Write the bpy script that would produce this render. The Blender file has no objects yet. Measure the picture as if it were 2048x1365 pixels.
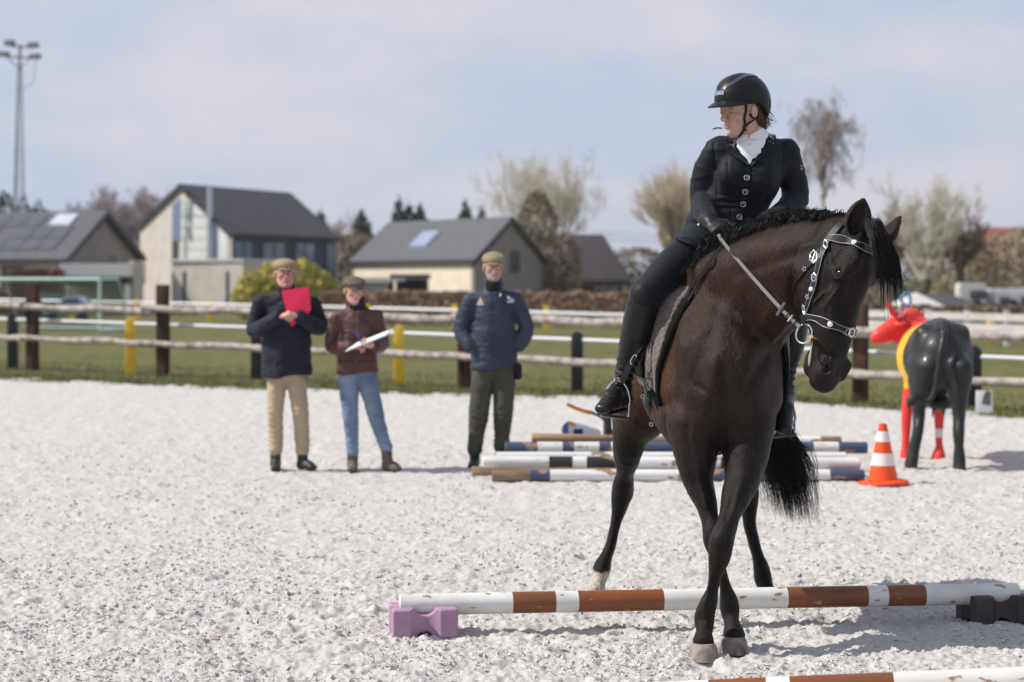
import bpy, math, random
import numpy as np
from mathutils import Vector, Matrix
random.seed(7)
RNG = np.random.default_rng(11)
sc = bpy.context.scene
COL = sc.collection

# ------------------------------------------------------------------ camera, sky, sun, exposure
F = 3984.0            # focal length in photograph pixels (70 mm on a 36 mm frame, 2048 px wide)
EYE = 1.62            # camera height
HOR = 555.0           # row of the horizon
cam_d = bpy.data.cameras.new('camera')
cam = bpy.data.objects.new('camera', cam_d); COL.objects.link(cam)
cam.location = (0, 0, EYE); cam.rotation_euler = (math.radians(90), 0, 0)
cam_d.lens = F * 36.0 / 2048; cam_d.sensor_width = 36
cam_d.shift_y = -(682.5 - HOR) / 2048
cam_d.clip_start = 0.3; cam_d.clip_end = 6000
cam_d.dof.use_dof = True; cam_d.dof.focus_distance = 8.75; cam_d.dof.aperture_fstop = 2.45
cam_d.dof.aperture_blades = 9
sc.camera = cam

SUN_EL = math.radians(44)   # the sun stands to the left
sd = Vector((math.cos(SUN_EL) * -0.9996, math.cos(SUN_EL) * -0.028, math.sin(SUN_EL)))
world = bpy.data.worlds.new('World'); sc.world = world; world.use_nodes = True
wn, wl = world.node_tree.nodes, world.node_tree.links
wn.clear()
w_out = wn.new('ShaderNodeOutputWorld'); w_bg = wn.new('ShaderNodeBackground')
w_sky = wn.new('ShaderNodeTexSky'); w_sky.sky_type = 'NISHITA'; w_sky.sun_disc = False
w_sky.sun_elevation = SUN_EL; w_sky.sun_rotation = math.atan2(sd.x, sd.y)
w_sky.air_density = 1.0; w_sky.dust_density = 1.6; w_sky.ozone_density = 2.0
w_tc = wn.new('ShaderNodeTexCoord')
w_map = wn.new('ShaderNodeMapping'); w_map.inputs['Scale'].default_value = (1.0, 1.0, 2.6)
w_map.inputs['Location'].default_value = (0.35, 0.0, 0.18)
w_n1 = wn.new('ShaderNodeTexNoise'); w_n1.inputs['Scale'].default_value = 7.5
w_n1.inputs['Detail'].default_value = 7; w_n1.inputs['Roughness'].default_value = 0.52
w_r1 = wn.new('ShaderNodeValToRGB')
w_r1.color_ramp.elements[0].position = 0.40; w_r1.color_ramp.elements[0].color = (0.55, 0.615, 0.785, 1)
w_r1.color_ramp.elements[1].position = 0.66; w_r1.color_ramp.elements[1].color = (0.72, 0.69, 0.76, 1)
w_sc = wn.new('ShaderNodeVectorMath'); w_sc.operation = 'SCALE'; w_sc.inputs['Scale'].default_value = 10.2
w_mix = wn.new('ShaderNodeMix'); w_mix.data_type = 'RGBA'; w_mix.inputs['Factor'].default_value = 0.86
wl.new(w_tc.outputs['Generated'], w_map.inputs['Vector'])
wl.new(w_map.outputs['Vector'], w_n1.inputs['Vector'])
wl.new(w_n1.outputs['Fac'], w_r1.inputs['Fac'])
wl.new(w_r1.outputs['Color'], w_sc.inputs[0])
wl.new(w_sky.outputs['Color'], w_mix.inputs['A'])
wl.new(w_sc.outputs['Vector'], w_mix.inputs['B'])
w_sep = wn.new('ShaderNodeSeparateXYZ'); wl.new(w_tc.outputs['Generated'], w_sep.inputs[0])     # the veil of thin cloud is denser towards the horizon
w_el = wn.new('ShaderNodeMapRange'); w_el.inputs['From Min'].default_value = .18; w_el.inputs['From Max'].default_value = 1.0
w_el.inputs['To Min'].default_value = .88; w_el.inputs['To Max'].default_value = .50
wl.new(w_sep.outputs['Z'], w_el.inputs['Value']); wl.new(w_el.outputs['Result'], w_mix.inputs['Factor'])
wl.new(w_mix.outputs['Result'], w_bg.inputs['Color'])
w_bg.inputs['Strength'].default_value = 0.10
wl.new(w_bg.outputs['Background'], w_out.inputs['Surface'])
sun_d = bpy.data.lights.new('sun', 'SUN'); sun = bpy.data.objects.new('sun', sun_d); COL.objects.link(sun)
sun_d.energy = 4.9; sun_d.angle = math.radians(0.53); sun_d.color = (1.0, 0.955, 0.89)
sun.rotation_euler = sd.to_track_quat('Z', 'Y').to_euler()
sun.location = (-20, 0, 30)
sc.view_settings.view_transform = 'Standard'; sc.view_settings.look = 'None'
sc.view_settings.exposure = 0.0; sc.view_settings.gamma = 1.0
sc.view_settings.use_curve_mapping = False
sc.render.engine = 'CYCLES'
sc.cycles.use_denoising = True
sc.cycles.max_bounces = 6; sc.cycles.transparent_max_bounces = 8

# ------------------------------------------------------------------ helpers
def P(px, py, D):
    "point seen at photograph pixel (px, py) standing D metres away"
    return np.array([(px - 1024) / F * D, D, EYE - (py - HOR) / F * D])
def GY(py, z=0.0):
    "distance of the point of height z seen on row py"
    return F * (EYE - z) / (py - HOR)
def PX(n, D): return n / F * D

def new_mesh(name, verts, faces, smooth=True):
    me = bpy.data.meshes.new(name)
    verts = np.asarray(verts, dtype=np.float32).reshape(-1, 3)
    if isinstance(faces, np.ndarray):
        n, k = faces.shape
        me.vertices.add(len(verts)); me.vertices.foreach_set('co', verts.ravel())
        me.loops.add(n * k); me.loops.foreach_set('vertex_index', faces.astype(np.int32).ravel())
        me.polygons.add(n)
        me.polygons.foreach_set('loop_start', np.arange(0, n * k, k, dtype=np.int32))
        me.update(calc_edges=True)
    else:
        me.from_pydata([tuple(map(float, v)) for v in verts], [], faces)
    me.polygons.foreach_set('use_smooth', [bool(smooth)] * len(me.polygons))
    me.update()
    return me

def put(name, me, mat=None, parent=None, label=None, cat=None, group=None, kind=None):
    o = bpy.data.objects.new(name, me); COL.objects.link(o)
    if mat is not None and not me.materials: me.materials.append(mat)
    if parent is not None:
        o.parent = parent
        g = parent; off = Vector((0, 0, 0))
        while g is not None:
            off += g.location; g = g.parent
        o.location = -off
    tag(o, label, cat, group, kind)
    return o
def tag(o, label=None, cat=None, group=None, kind=None):
    if label: o['label'] = label
    if cat: o['category'] = cat
    if group: o['group'] = group
    if kind: o['kind'] = kind
    return o
def thing(name, loc, label, cat, group=None):
    o = bpy.data.objects.new(name, None); COL.objects.link(o); o.location = tuple(map(float, loc))
    o.empty_display_size = 0.2
    return tag(o, label, cat, group)
def setcol(me, rgb):
    "point colour attribute 'Col' (N x 3)"
    a = me.color_attributes.new('Col', 'FLOAT_COLOR', 'POINT')
    c = np.ones((len(me.vertices), 4), np.float32); c[:, :3] = rgb
    a.data.foreach_set('color', c.ravel())

class MB:
    "collects simple shapes into one mesh"
    def __init__(s): s.v = []; s.f = []
    def add(s, v, f):
        b = len(s.v); s.v += [tuple(map(float, p)) for p in v]; s.f += [tuple(b + i for i in q) for q in f]; return s
    def hexa(s, c):   # 8 corners: bottom 4 ccw, top 4 ccw
        return s.add(c, [(3, 2, 1, 0), (4, 5, 6, 7), (0, 1, 5, 4), (1, 2, 6, 5), (2, 3, 7, 6), (3, 0, 4, 7)])
    def box(s, lo, hi):
        x0, y0, z0 = lo; x1, y1, z1 = hi
        return s.hexa([(x0, y0, z0), (x1, y0, z0), (x1, y1, z0), (x0, y1, z0), (x0, y0, z1), (x1, y0, z1), (x1, y1, z1), (x0, y1, z1)])
    def obox(s, p0, p1, w, h, up=(0, 0, 1)):
        "box beam from p0 to p1, w wide, h high (centred)"
        p0 = np.array(p0, float); p1 = np.array(p1, float); a = p1 - p0; a /= np.linalg.norm(a)
        up = np.array(up, float); l = np.cross(a, up)
        if np.linalg.norm(l) < 1e-6: l = np.array([1., 0, 0])
        l /= np.linalg.norm(l); u = np.cross(l, a)
        c = []
        for p in (p0, p1):
            for (i, j) in ((-1, -1), (1, -1), (1, 1), (-1, 1)): c.append(p + l * i * w / 2 + u * j * h / 2)
        return s.add(c, [(0, 1, 2, 3), (7, 6, 5, 4), (0, 4, 5, 1), (1, 5, 6, 2), (2, 6, 7, 3), (3, 7, 4, 0)])
    def tube(s, pts, r, n=8, cap=True, closed=False):
        pts = np.asarray(pts, float); m = len(pts)
        r = np.broadcast_to(np.asarray(r, float), (m,))
        if closed: tg = np.roll(pts, -1, 0) - np.roll(pts, 1, 0)
        else: tg = np.gradient(pts, axis=0)
        tg /= np.linalg.norm(tg, axis=1)[:, None] + 1e-12
        up = np.array([0, 0, 1.0]) if abs(tg[0][2]) < .9 else np.array([1.0, 0, 0])
        u = np.cross(tg[0], up); u /= np.linalg.norm(u)
        v = []
        for i in range(m):
            u = u - tg[i] * (u @ tg[i]); u /= np.linalg.norm(u) + 1e-12
            w = np.cross(tg[i], u)
            for k in range(n):
                a = 2 * math.pi * k / n
                v.append(pts[i] + r[i] * (math.cos(a) * u + math.sin(a) * w))
        f = []
        for i in range(m if closed else m - 1):
            j = (i + 1) % m
            for k in range(n):
                k2 = (k + 1) % n
                f.append((i * n + k, i * n + k2, j * n + k2, j * n + k))
        if cap and not closed:
            f.append(tuple(range(n))[::-1]); f.append(tuple((m - 1) * n + k for k in range(n)))
        return s.add(v, f)
    def lathe(s, prof, c=(0, 0, 0), n=24):
        v = []; c = np.array(c, float)
        for (r, z) in prof:
            for k in range(n):
                a = 2 * math.pi * k / n; v.append(c + (r * math.cos(a), r * math.sin(a), z))
        f = []
        for i in range(len(prof) - 1):
            for k in range(n):
                k2 = (k + 1) % n; f.append((i * n + k, i * n + k2, (i + 1) * n + k2, (i + 1) * n + k))
        f.append(tuple(range(n))[::-1]); f.append(tuple((len(prof) - 1) * n + k for k in range(n)))
        return s.add(v, f)
    def strap(s, pts, nrm, w, t=.004):
        "flat ribbon with thickness: pts, outward normals, width"
        pts = np.asarray(pts, float); nrm = np.asarray(nrm, float); m = len(pts)
        w = np.broadcast_to(np.asarray(w, float), (m,))
        tg = np.gradient(pts, axis=0); tg /= np.linalg.norm(tg, axis=1)[:, None] + 1e-12
        v = []
        for i in range(m):
            n_ = nrm[i] - tg[i] * (nrm[i] @ tg[i]); n_ /= np.linalg.norm(n_) + 1e-12
            l = np.cross(tg[i], n_)
            for (a, b) in ((-1, 0), (1, 0), (1, 1), (-1, 1)):
                sh = .82 if b else 1
                v.append(pts[i] + l * a * w[i] / 2 * sh + n_ * b * t)
        f = []
        for i in range(m - 1):
            for k in range(4):
                k2 = (k + 1) % 4; f.append((i * 4 + k, i * 4 + k2, (i + 1) * 4 + k2, (i + 1) * 4 + k))
        f += [(3, 2, 1, 0), tuple((m - 1) * 4 + k for k in range(4))]
        return s.add(v, f)
    def mesh(s, name, smooth=False): return new_mesh(name, s.v, s.f, smooth)
    def build(s, name, mat, parent=None, smooth=False, bevel=0, **kw):
        me = s.mesh(name, smooth)
        import bmesh
        bm = bmesh.new(); bm.from_mesh(me); bmesh.ops.recalc_face_normals(bm, faces=bm.faces)
        if bevel: bmesh.ops.bevel(bm, geom=list(bm.edges), offset=bevel, segments=2, profile=.6, affect='EDGES', clamp_overlap=True)
        bm.to_mesh(me); bm.free()
        if smooth or bevel:
            for p in me.polygons: p.use_smooth = True
            try: me.set_sharp_from_angle(angle=math.radians(38))
            except Exception: pass
        return put(name, me, mat, parent, **kw)

# ---- value noise in numpy
def _hash(ix, iy, iz, seed):
    h = (ix.astype(np.int64) * 374761393 + iy.astype(np.int64) * 668265263 + iz.astype(np.int64) * 2147483647 + seed * 144665) & 0xffffffff
    h = ((h ^ (h >> 13)) * 1274126177) & 0xffffffff
    h = (h ^ (h >> 16)) & 0xffffff
    return h.astype(np.float32) / 0xffffff
def vnoise(x, y, z=None, seed=0):
    if z is None: z = np.zeros_like(x)
    x0 = np.floor(x); y0 = np.floor(y); z0 = np.floor(z)
    fx, fy, fz = x - x0, y - y0, z - z0
    fx = fx * fx * (3 - 2 * fx); fy = fy * fy * (3 - 2 * fy); fz = fz * fz * (3 - 2 * fz)
    flat = not np.any(z)
    def c(a, b, d): return _hash(x0 + a, y0 + b, z0 + d, seed)
    def pl(d):
        return (c(0, 0, d) * (1 - fx) + c(1, 0, d) * fx) * (1 - fy) + (c(0, 1, d) * (1 - fx) + c(1, 1, d) * fx) * fy
    a = pl(0)
    return (a if flat else a * (1 - fz) + pl(1) * fz) * 2 - 1
def fbm(x, y, z=None, o=4, seed=0, g=.5):
    s = 0; a = 1; t = 0
    for i in range(o):
        k = 2 ** i * 1.03
        s = s + a * vnoise(x * k + 17.3 * i, y * k + 5.1 * i, None if z is None else z * k, seed + i); t += a; a *= g
    return s / t

# ---- signed distance modelling: elliptical tapered segments, smooth unions, surface nets
def nz(v):
    v = np.asarray(v, float); return v / (np.linalg.norm(v) + 1e-12)
def smin(a, b, k):
    if k <= 0: return np.minimum(a, b)
    h = np.clip(.5 + .5 * (b - a) / k, 0, 1)
    return b + (a - b) * h - k * h * (1 - h)
def smooth_n(n, k=2):
    for _ in range(k):
        if len(n) > 2: n = np.vstack([n[:1], (n[:-2] + 2 * n[1:-1] + n[2:]) / 4, n[-1:]])
    return n / (np.linalg.norm(n, axis=1)[:, None] + 1e-9)
class SDF:
    def __init__(s): s.p = []
    def seg(s, p0, p1, r0, r1=None, lat=(1, 0, 0), k=.03, op='+', cap=1.0):
        p0 = np.asarray(p0, float); p1 = np.asarray(p1, float)
        r1 = r0 if r1 is None else r1
        r0 = (r0, r0) if np.isscalar(r0) else r0; r1 = (r1, r1) if np.isscalar(r1) else r1
        a = p1 - p0; L = np.linalg.norm(a)
        e = a / L if L > 1e-6 else nz(np.cross(lat, (0.123, .1, 1)))
        lat = np.asarray(lat, float)
        u = lat - (lat @ e) * e
        if np.linalg.norm(u) < 1e-4: u = np.cross(e, (0.3, .9, .2))
        u = nz(u); v = np.cross(e, u)
        s.p.append(dict(p0=p0, e=e, u=u, v=v, L=max(L, 1e-6), r0=np.array(r0, float), r1=np.array(r1, float), k=k, op=op, cap=cap,
                        lo=np.minimum(p0 - max(r0), p1 - max(r1)), hi=np.maximum(p0 + max(r0), p1 + max(r1))))
        return s
    def chain(s, pts, rs, lat=(1, 0, 0), k=.02, k0=None, res=3, op='+'):
        m = len(pts); q0 = len(s.p)
        R = np.array([(r, r) if np.isscalar(r) else r for r in rs], float)
        if res and m > 2:
            n = (m - 1) * res + 1
            pts = catmull(pts, n); R = np.maximum(catmull(R, n), R.min(0) * .8)
        for i in range(len(pts) - 1):
            s.seg(pts[i], pts[i + 1], tuple(R[i]), tuple(R[i + 1]), lat, 0)
        sub = s.p[q0:]; del s.p[q0:]
        s.p.append(dict(sub=sub, k=k if k0 is None else k0, op=op, lo=np.min([q['lo'] for q in sub], 0), hi=np.max([q['hi'] for q in sub], 0)))
        return s
    def ell(s, c, r, ax=None, k=.02, op='+'):
        "ellipsoid with radii r along axes ax (rows)"
        ax = np.eye(3) if ax is None else np.array([nz(a) for a in ax]); r = np.array(r, float)
        m = np.abs(ax.T) @ r
        s.p.append(dict(c=np.asarray(c, float), ax=ax, r=r, k=k, op=op, lo=np.asarray(c) - m, hi=np.asarray(c) + m)); return s
    def fn(s, f, lo, hi, k=.02, op='+'):
        s.p.append(dict(f=f, k=k, op=op, lo=np.asarray(lo, float), hi=np.asarray(hi, float))); return s
    def _d(s, q, X, Y, Z):
        if 'sub' in q:
            g = None
            for r in q['sub']:
                d = s._d(r, X, Y, Z); g = d if g is None else np.minimum(g, d)
            return g
        if 'f' in q: return q['f'](*np.broadcast_arrays(X, Y, Z))
        if 'c' in q:
            dx, dy, dz = X - q['c'][0], Y - q['c'][1], Z - q['c'][2]
            a = [q['ax'][i][0] * dx + q['ax'][i][1] * dy + q['ax'][i][2] * dz for i in range(3)]
            kk = np.sqrt(sum((a[i] / q['r'][i]) ** 2 for i in range(3))) + 1e-5
            n = np.sqrt(dx * dx + dy * dy + dz * dz) + 1e-5
            return n * (1 - 1 / kk)
        dx, dy, dz = X - q['p0'][0], Y - q['p0'][1], Z - q['p0'][2]
        e, u, v = q['e'], q['u'], q['v']
        t = dx * e[0] + dy * e[1] + dz * e[2]
        tc = np.clip(t, 0, q['L']); w = t - tc; f = tc / q['L']
        ru = q['r0'][0] + (q['r1'][0] - q['r0'][0]) * f; rv = q['r0'][1] + (q['r1'][1] - q['r0'][1]) * f
        a = dx * u[0] + dy * u[1] + dz * u[2]; b = dx * v[0] + dy * v[1] + dz * v[2]
        rw = np.minimum(ru, rv) * q['cap']
        kk = np.sqrt((a / ru) ** 2 + (b / rv) ** 2 + (w / rw) ** 2) + 1e-5
        n = np.sqrt(a * a + b * b + w * w) + 1e-5
        return n * (1 - 1 / kk)
    def _acc(s, g, d, q):
        if q['op'] == '+': return smin(g, d, q['k'])
        if q['op'] == '-': return -smin(-g, d, q['k'])
        if q['op'] == '&': return -smin(-g, -d, q['k'])
    def at(s, pts):
        pts = np.asarray(pts, float).reshape(-1, 3); X, Y, Z = pts.T
        g = np.full(len(pts), 9.0)
        for q in s.p: g = s._acc(g, s._d(q, X, Y, Z), q)
        return g
    def grad(s, pts, h=.003):
        pts = np.asarray(pts, float).reshape(-1, 3); G = np.zeros_like(pts)
        for i in range(3):
            d = np.zeros(3); d[i] = h
            G[:, i] = s.at(pts + d) - s.at(pts - d)
        return G / (np.linalg.norm(G, axis=1)[:, None] + 1e-9)
    def snap(s, pts, off=0.0, it=8):
        pts = np.array(pts, float).reshape(-1, 3)
        T = s.bvh()
        if T is not None:
            a, b = [], []
            for p in pts:
                co, no, i, d = T.find_nearest(Vector(p)); a.append(np.array(co) + np.array(no) * off); b.append(np.array(no))
            return np.array(a), smooth_n(np.array(b))
        for _ in range(it):
            pts = pts - s.grad(pts) * ((s.at(pts) - off) * .9)[:, None]
        return pts, s.grad(pts)
    def bounds(s, m=.03):
        a = [q for q in s.p if q['op'] == '+']
        return np.min([q['lo'] for q in a], 0) - m, np.max([q['hi'] for q in a], 0) + m
    def grid(s, xs, ys, zs, post=None):
        G = np.full((len(xs), len(ys), len(zs)), .2, np.float32)
        xs, ys, zs = (np.asarray(a, np.float64) for a in (xs, ys, zs))
        for q in s.p:
            m = q['k'] + .03
            if q['op'] == '&': sl = (slice(None),) * 3
            else: sl = tuple(slice(max(0, np.searchsorted(a, q['lo'][i] - m)), np.searchsorted(a, q['hi'][i] + m)) for i, a in enumerate((xs, ys, zs)))
            if any(x.stop is not None and x.stop <= x.start for x in sl): continue
            X = xs[sl[0]][:, None, None].astype(np.float32); Y = ys[sl[1]][None, :, None].astype(np.float32); Z = zs[sl[2]][None, None, :].astype(np.float32)
            d = s._d(q, X, Y, Z)
            G[sl] = s._acc(G[sl], d.astype(np.float32), q)
        if post is not None:
            G = post(G, xs, ys, zs)
        return G
    def mesh(s, name, h=.01, axes=None, post=None, smooth_it=2, m=.03, disp=None):
        if axes is None:
            lo, hi = s.bounds(m); axes = [np.arange(lo[i], hi[i] + h, h) for i in range(3)]
        G = s.grid(*axes, post=post)
        v, f = surface_nets(G, *axes)
        v = relax(v, f, smooth_it)
        if disp is not None:
            n = vnormals(v, f); v = v + n * disp(v, n)[:, None]
        s._vf = (v, f); s._bvh = None
        return new_mesh(name, v, f, True)
    def bvh(s):
        if getattr(s, '_vf', None) is None: return None
        if s._bvh is None:
            from mathutils.bvhtree import BVHTree
            s._bvh = BVHTree.FromPolygons(s._vf[0].tolist(), s._vf[1].tolist())
        return s._bvh
def ax_fine(lo, hi, h, zones=()):
    "grid line positions with finer spacing in zones [(a, b, hf)]"
    out = [lo]
    while out[-1] < hi:
        x = out[-1]; st = h
        for (a, b, hf) in zones:
            if a <= x <= b: st = min(st, hf)
            elif x < a: st = min(st, max(hf, hf + (a - x) * .15))
            else: st = min(st, max(hf, hf + (x - b) * .15))
        out.append(x + st)
    return np.array(out)
def surface_nets(G, xs, ys, zs):
    I = G < 0
    nx, ny, nz_ = G.shape
    c = np.zeros((nx - 1, ny - 1, nz_ - 1), np.uint8)
    for a in (0, 1):
        for b in (0, 1):
            for d in (0, 1): c += I[a:nx - 1 + a, b:ny - 1 + b, d:nz_ - 1 + d]
    act = np.argwhere((c > 0) & (c < 8))
    idm = np.full(c.shape, -1, np.int32); idm[tuple(act.T)] = np.arange(len(act))
    i, j, k = act.T
    val = {}
    for a in (0, 1):
        for b in (0, 1):
            for d in (0, 1): val[a, b, d] = G[i + a, j + b, k + d].astype(np.float64)
    S = np.zeros((len(act), 3)); N = np.zeros(len(act))
    for ax in range(3):
        for a in (0, 1):
            for b in (0, 1):
                c0 = [a, b]; c0.insert(ax, 0); c1 = [a, b]; c1.insert(ax, 1)
                v0, v1 = val[tuple(c0)], val[tuple(c1)]
                m = (v0 < 0) != (v1 < 0)
                t = np.where(m, v0 / np.where(m, v0 - v1, 1), 0)
                p = np.zeros((len(act), 3)); p[:] = c0; p[:, ax] = t
                S[m] += p[m]; N[m] += 1
    S /= N[:, None]
    out = np.empty_like(S)
    for ax, (g, ii) in enumerate(((xs, i), (ys, j), (zs, k))):
        g = np.asarray(g); out[:, ax] = g[ii] + (g[ii + 1] - g[ii]) * S[:, ax]
    F_ = []
    for ax in range(3):
        sl0 = [slice(1, -1)] * 3; sl1 = [slice(1, -1)] * 3
        sl0[ax] = slice(0, -1); sl1[ax] = slice(1, None)
        A = I[tuple(sl0)]; B = I[tuple(sl1)]
        e = np.argwhere(A != B)
        if not len(e): continue
        flip = A[tuple(e.T)]
        off = [1, 1, 1]; off[ax] = 0; e = e + off
        o1, o2 = [x for x in range(3) if x != ax]
        def idx(d1, d2):
            q = e.copy(); q[:, o1] += d1; q[:, o2] += d2; return idm[tuple(q.T)]
        q = np.stack([idx(-1, -1), idx(0, -1), idx(0, 0), idx(-1, 0)], 1)
        if ax == 1: flip = ~flip
        q[~flip] = q[~flip][:, ::-1]
        F_.append(q)
    return out, np.concatenate(F_)
def relax(v, f, it=2, lam=.5):
    for _ in range(it):
        s = np.zeros_like(v); n = np.zeros(len(v))
        for a in range(4):
            b = (a + 1) % 4
            np.add.at(s, f[:, a], v[f[:, b]]); np.add.at(s, f[:, b], v[f[:, a]])
            np.add.at(n, f[:, a], 1); np.add.at(n, f[:, b], 1)
        v = v + (s / np.maximum(n, 1)[:, None] - v) * lam
    return v
def vnormals(v, f):
    fn = np.cross(v[f[:, 2]] - v[f[:, 0]], v[f[:, 3]] - v[f[:, 1]])
    n = np.zeros_like(v)
    for a in range(4): np.add.at(n, f[:, a], fn)
    return n / (np.linalg.norm(n, axis=1)[:, None] + 1e-12)
def mverts(me):
    v = np.empty(len(me.vertices) * 3, np.float32); me.vertices.foreach_get('co', v); return v.reshape(-1, 3).astype(float)

def catmull(pts, n):
    pts = np.asarray(pts, float); m = len(pts)
    q = np.vstack([2 * pts[0] - pts[1], pts, 2 * pts[-1] - pts[-2]])
    t = np.linspace(0, m - 1, n); i = np.minimum(t.astype(int), m - 2); f = (t - i)[:, None]
    a, b, c, d = q[i], q[i + 1], q[i + 2], q[i + 3]
    return .5 * (2 * b + (c - a) * f + (2 * a - 5 * b + 4 * c - d) * f ** 2 + (3 * b - a - 3 * c + d) * f ** 3)

def strands(curves, r, n=3):
    "curves: (S, M, 3), r: (S, M) or scalar -> tube mesh arrays (quads)"
    C = np.asarray(curves, float); S, M, _ = C.shape
    r = np.broadcast_to(np.asarray(r, float), (S, M)) if np.ndim(r) != 1 else np.broadcast_to(np.asarray(r)[:, None], (S, M))
    T = np.gradient(C, axis=1); T /= np.linalg.norm(T, axis=2)[..., None] + 1e-9
    ref = np.where(np.abs(T[:, :1, 2:3]) < .8, np.array([0, 0, 1.0]), np.array([0, 1.0, 0]))
    U = np.cross(T, np.broadcast_to(ref, T.shape)); U /= np.linalg.norm(U, axis=2)[..., None] + 1e-9
    W = np.cross(T, U)
    V = np.empty((S, M, n, 3))
    for k in range(n):
        a = 2 * math.pi * k / n
        V[:, :, k] = C + r[..., None] * (math.cos(a) * U + math.sin(a) * W)
    base = (np.arange(S)[:, None] * M + np.arange(M - 1)[None, :]) * n
    Q = []
    for k in range(n):
        k2 = (k + 1) % n
        Q.append(np.stack([base + k, base + k2, base + n + k2, base + n + k], -1).reshape(-1, 4))
    return V.reshape(-1, 3), np.concatenate(Q)

# ------------------------------------------------------------------ materials
MATS = {}
def M(name, color, rough=.6, spec=.4, color2=None, nscale=8, ndetail=5, nlo=.35, nhi=.65, bump=None, attr=False,
      metal=0, sheen=0, coat=0, stretch=(1, 1, 1), trans=0, ior=1.45, speck=None, emit=None, obj=True, rough2=None, sss=0):
    if name in MATS: return MATS[name]
    m = bpy.data.materials.new(name); m.use_nodes = True
    nt = m.node_tree; N = nt.nodes; L = nt.links; N.clear()
    out = N.new('ShaderNodeOutputMaterial'); b = N.new('ShaderNodeBsdfPrincipled')
    L.new(b.outputs[0], out.inputs[0])
    b.inputs['Roughness'].default_value = rough; b.inputs['Specular IOR Level'].default_value = spec
    b.inputs['Metallic'].default_value = metal; b.inputs['IOR'].default_value = ior
    b.inputs['Sheen Weight'].default_value = sheen; b.inputs['Coat Weight'].default_value = coat
    b.inputs['Coat Roughness'].default_value = .12; b.inputs['Transmission Weight'].default_value = trans
    b.inputs['Subsurface Weight'].default_value = sss; b.inputs['Subsurface Radius'].default_value = (.012, .005, .003)
    tc = N.new('ShaderNodeTexCoord'); mp = N.new('ShaderNodeMapping'); mp.inputs['Scale'].default_value = stretch
    L.new(tc.outputs['Object'], mp.inputs['Vector']); vec = mp.outputs['Vector']
    def noise(scale, detail=4, rgh=.55):
        n = N.new('ShaderNodeTexNoise'); n.inputs['Scale'].default_value = scale; n.inputs['Detail'].default_value = detail
        n.inputs['Roughness'].default_value = rgh; L.new(vec, n.inputs['Vector']); return n
    c = (*color, 1)
    src = None
    if attr:
        at = N.new('ShaderNodeVertexColor'); at.layer_name = 'Col'; src = at.outputs['Color']
    if color2 is not None:
        n = noise(nscale, ndetail); mr = N.new('ShaderNodeMapRange'); mr.inputs['From Min'].default_value = nlo; mr.inputs['From Max'].default_value = nhi
        L.new(n.outputs['Fac'], mr.inputs['Value'])
        mx = N.new('ShaderNodeMix'); mx.data_type = 'RGBA'; L.new(mr.outputs['Result'], mx.inputs['Factor'])
        if attr:
            mx.blend_type = 'MULTIPLY'; mx.inputs['A'].default_value = (1, 1, 1, 1)
            L.new(src, mx.inputs['A']); mx.inputs['B'].default_value = (*color2, 1)
        else:
            mx.inputs['A'].default_value = c; mx.inputs['B'].default_value = (*color2, 1)
        src = mx.outputs['Result']
    if speck is not None:   # (color, scale, threshold)
        sp = N.new('ShaderNodeTexNoise'); sp.inputs['Scale'].default_value = speck[1]; sp.inputs['Detail'].default_value = 3
        L.new(vec, sp.inputs['Vector'])
        mr = N.new('ShaderNodeMapRange'); mr.inputs['From Min'].default_value = speck[2]; mr.inputs['From Max'].default_value = speck[2] + .02
        L.new(sp.outputs['Fac'], mr.inputs['Value'])
        mx = N.new('ShaderNodeMix'); mx.data_type = 'RGBA'; L.new(mr.outputs['Result'], mx.inputs['Factor'])
        if src is not None: L.new(src, mx.inputs['A'])
        else: mx.inputs['A'].default_value = c
        mx.inputs['B'].default_value = (*speck[0], 1); src = mx.outputs['Result']
    if src is not None: L.new(src, b.inputs['Base Color'])
    else: b.inputs['Base Color'].default_value = c
    if rough2 is not None:
        n = noise(rough2[1], 4); mr = N.new('ShaderNodeMapRange'); mr.inputs['To Min'].default_value = rough; mr.inputs['To Max'].default_value = rough2[0]
        mr.inputs['From Min'].default_value = .35; mr.inputs['From Max'].default_value = .65
        L.new(n.outputs['Fac'], mr.inputs['Value']); L.new(mr.outputs['Result'], b.inputs['Roughness'])
    if bump:
        prev = None
        for (sc_, st, dist) in (bump if isinstance(bump, list) else [bump]):
            n = noise(sc_, 4, .6); bp = N.new('ShaderNodeBump'); bp.inputs['Strength'].default_value = st; bp.inputs['Distance'].default_value = dist
            L.new(n.outputs['Fac'], bp.inputs['Height'])
            if prev: L.new(prev, bp.inputs['Normal'])
            prev = bp.outputs['Normal']
        L.new(prev, b.inputs['Normal'])
    if emit:
        b.inputs['Emission Color'].default_value = (*emit[0], 1); b.inputs['Emission Strength'].default_value = emit[1]
    MATS[name] = m
    m['bsdf'] = b.name
    return m
def srgb(r, g, b):
    f = lambda c: (c / 255 / 12.92) if c <= 10 else ((c / 255 + .055) / 1.055) ** 2.4
    return (f(r), f(g), f(b))
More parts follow.
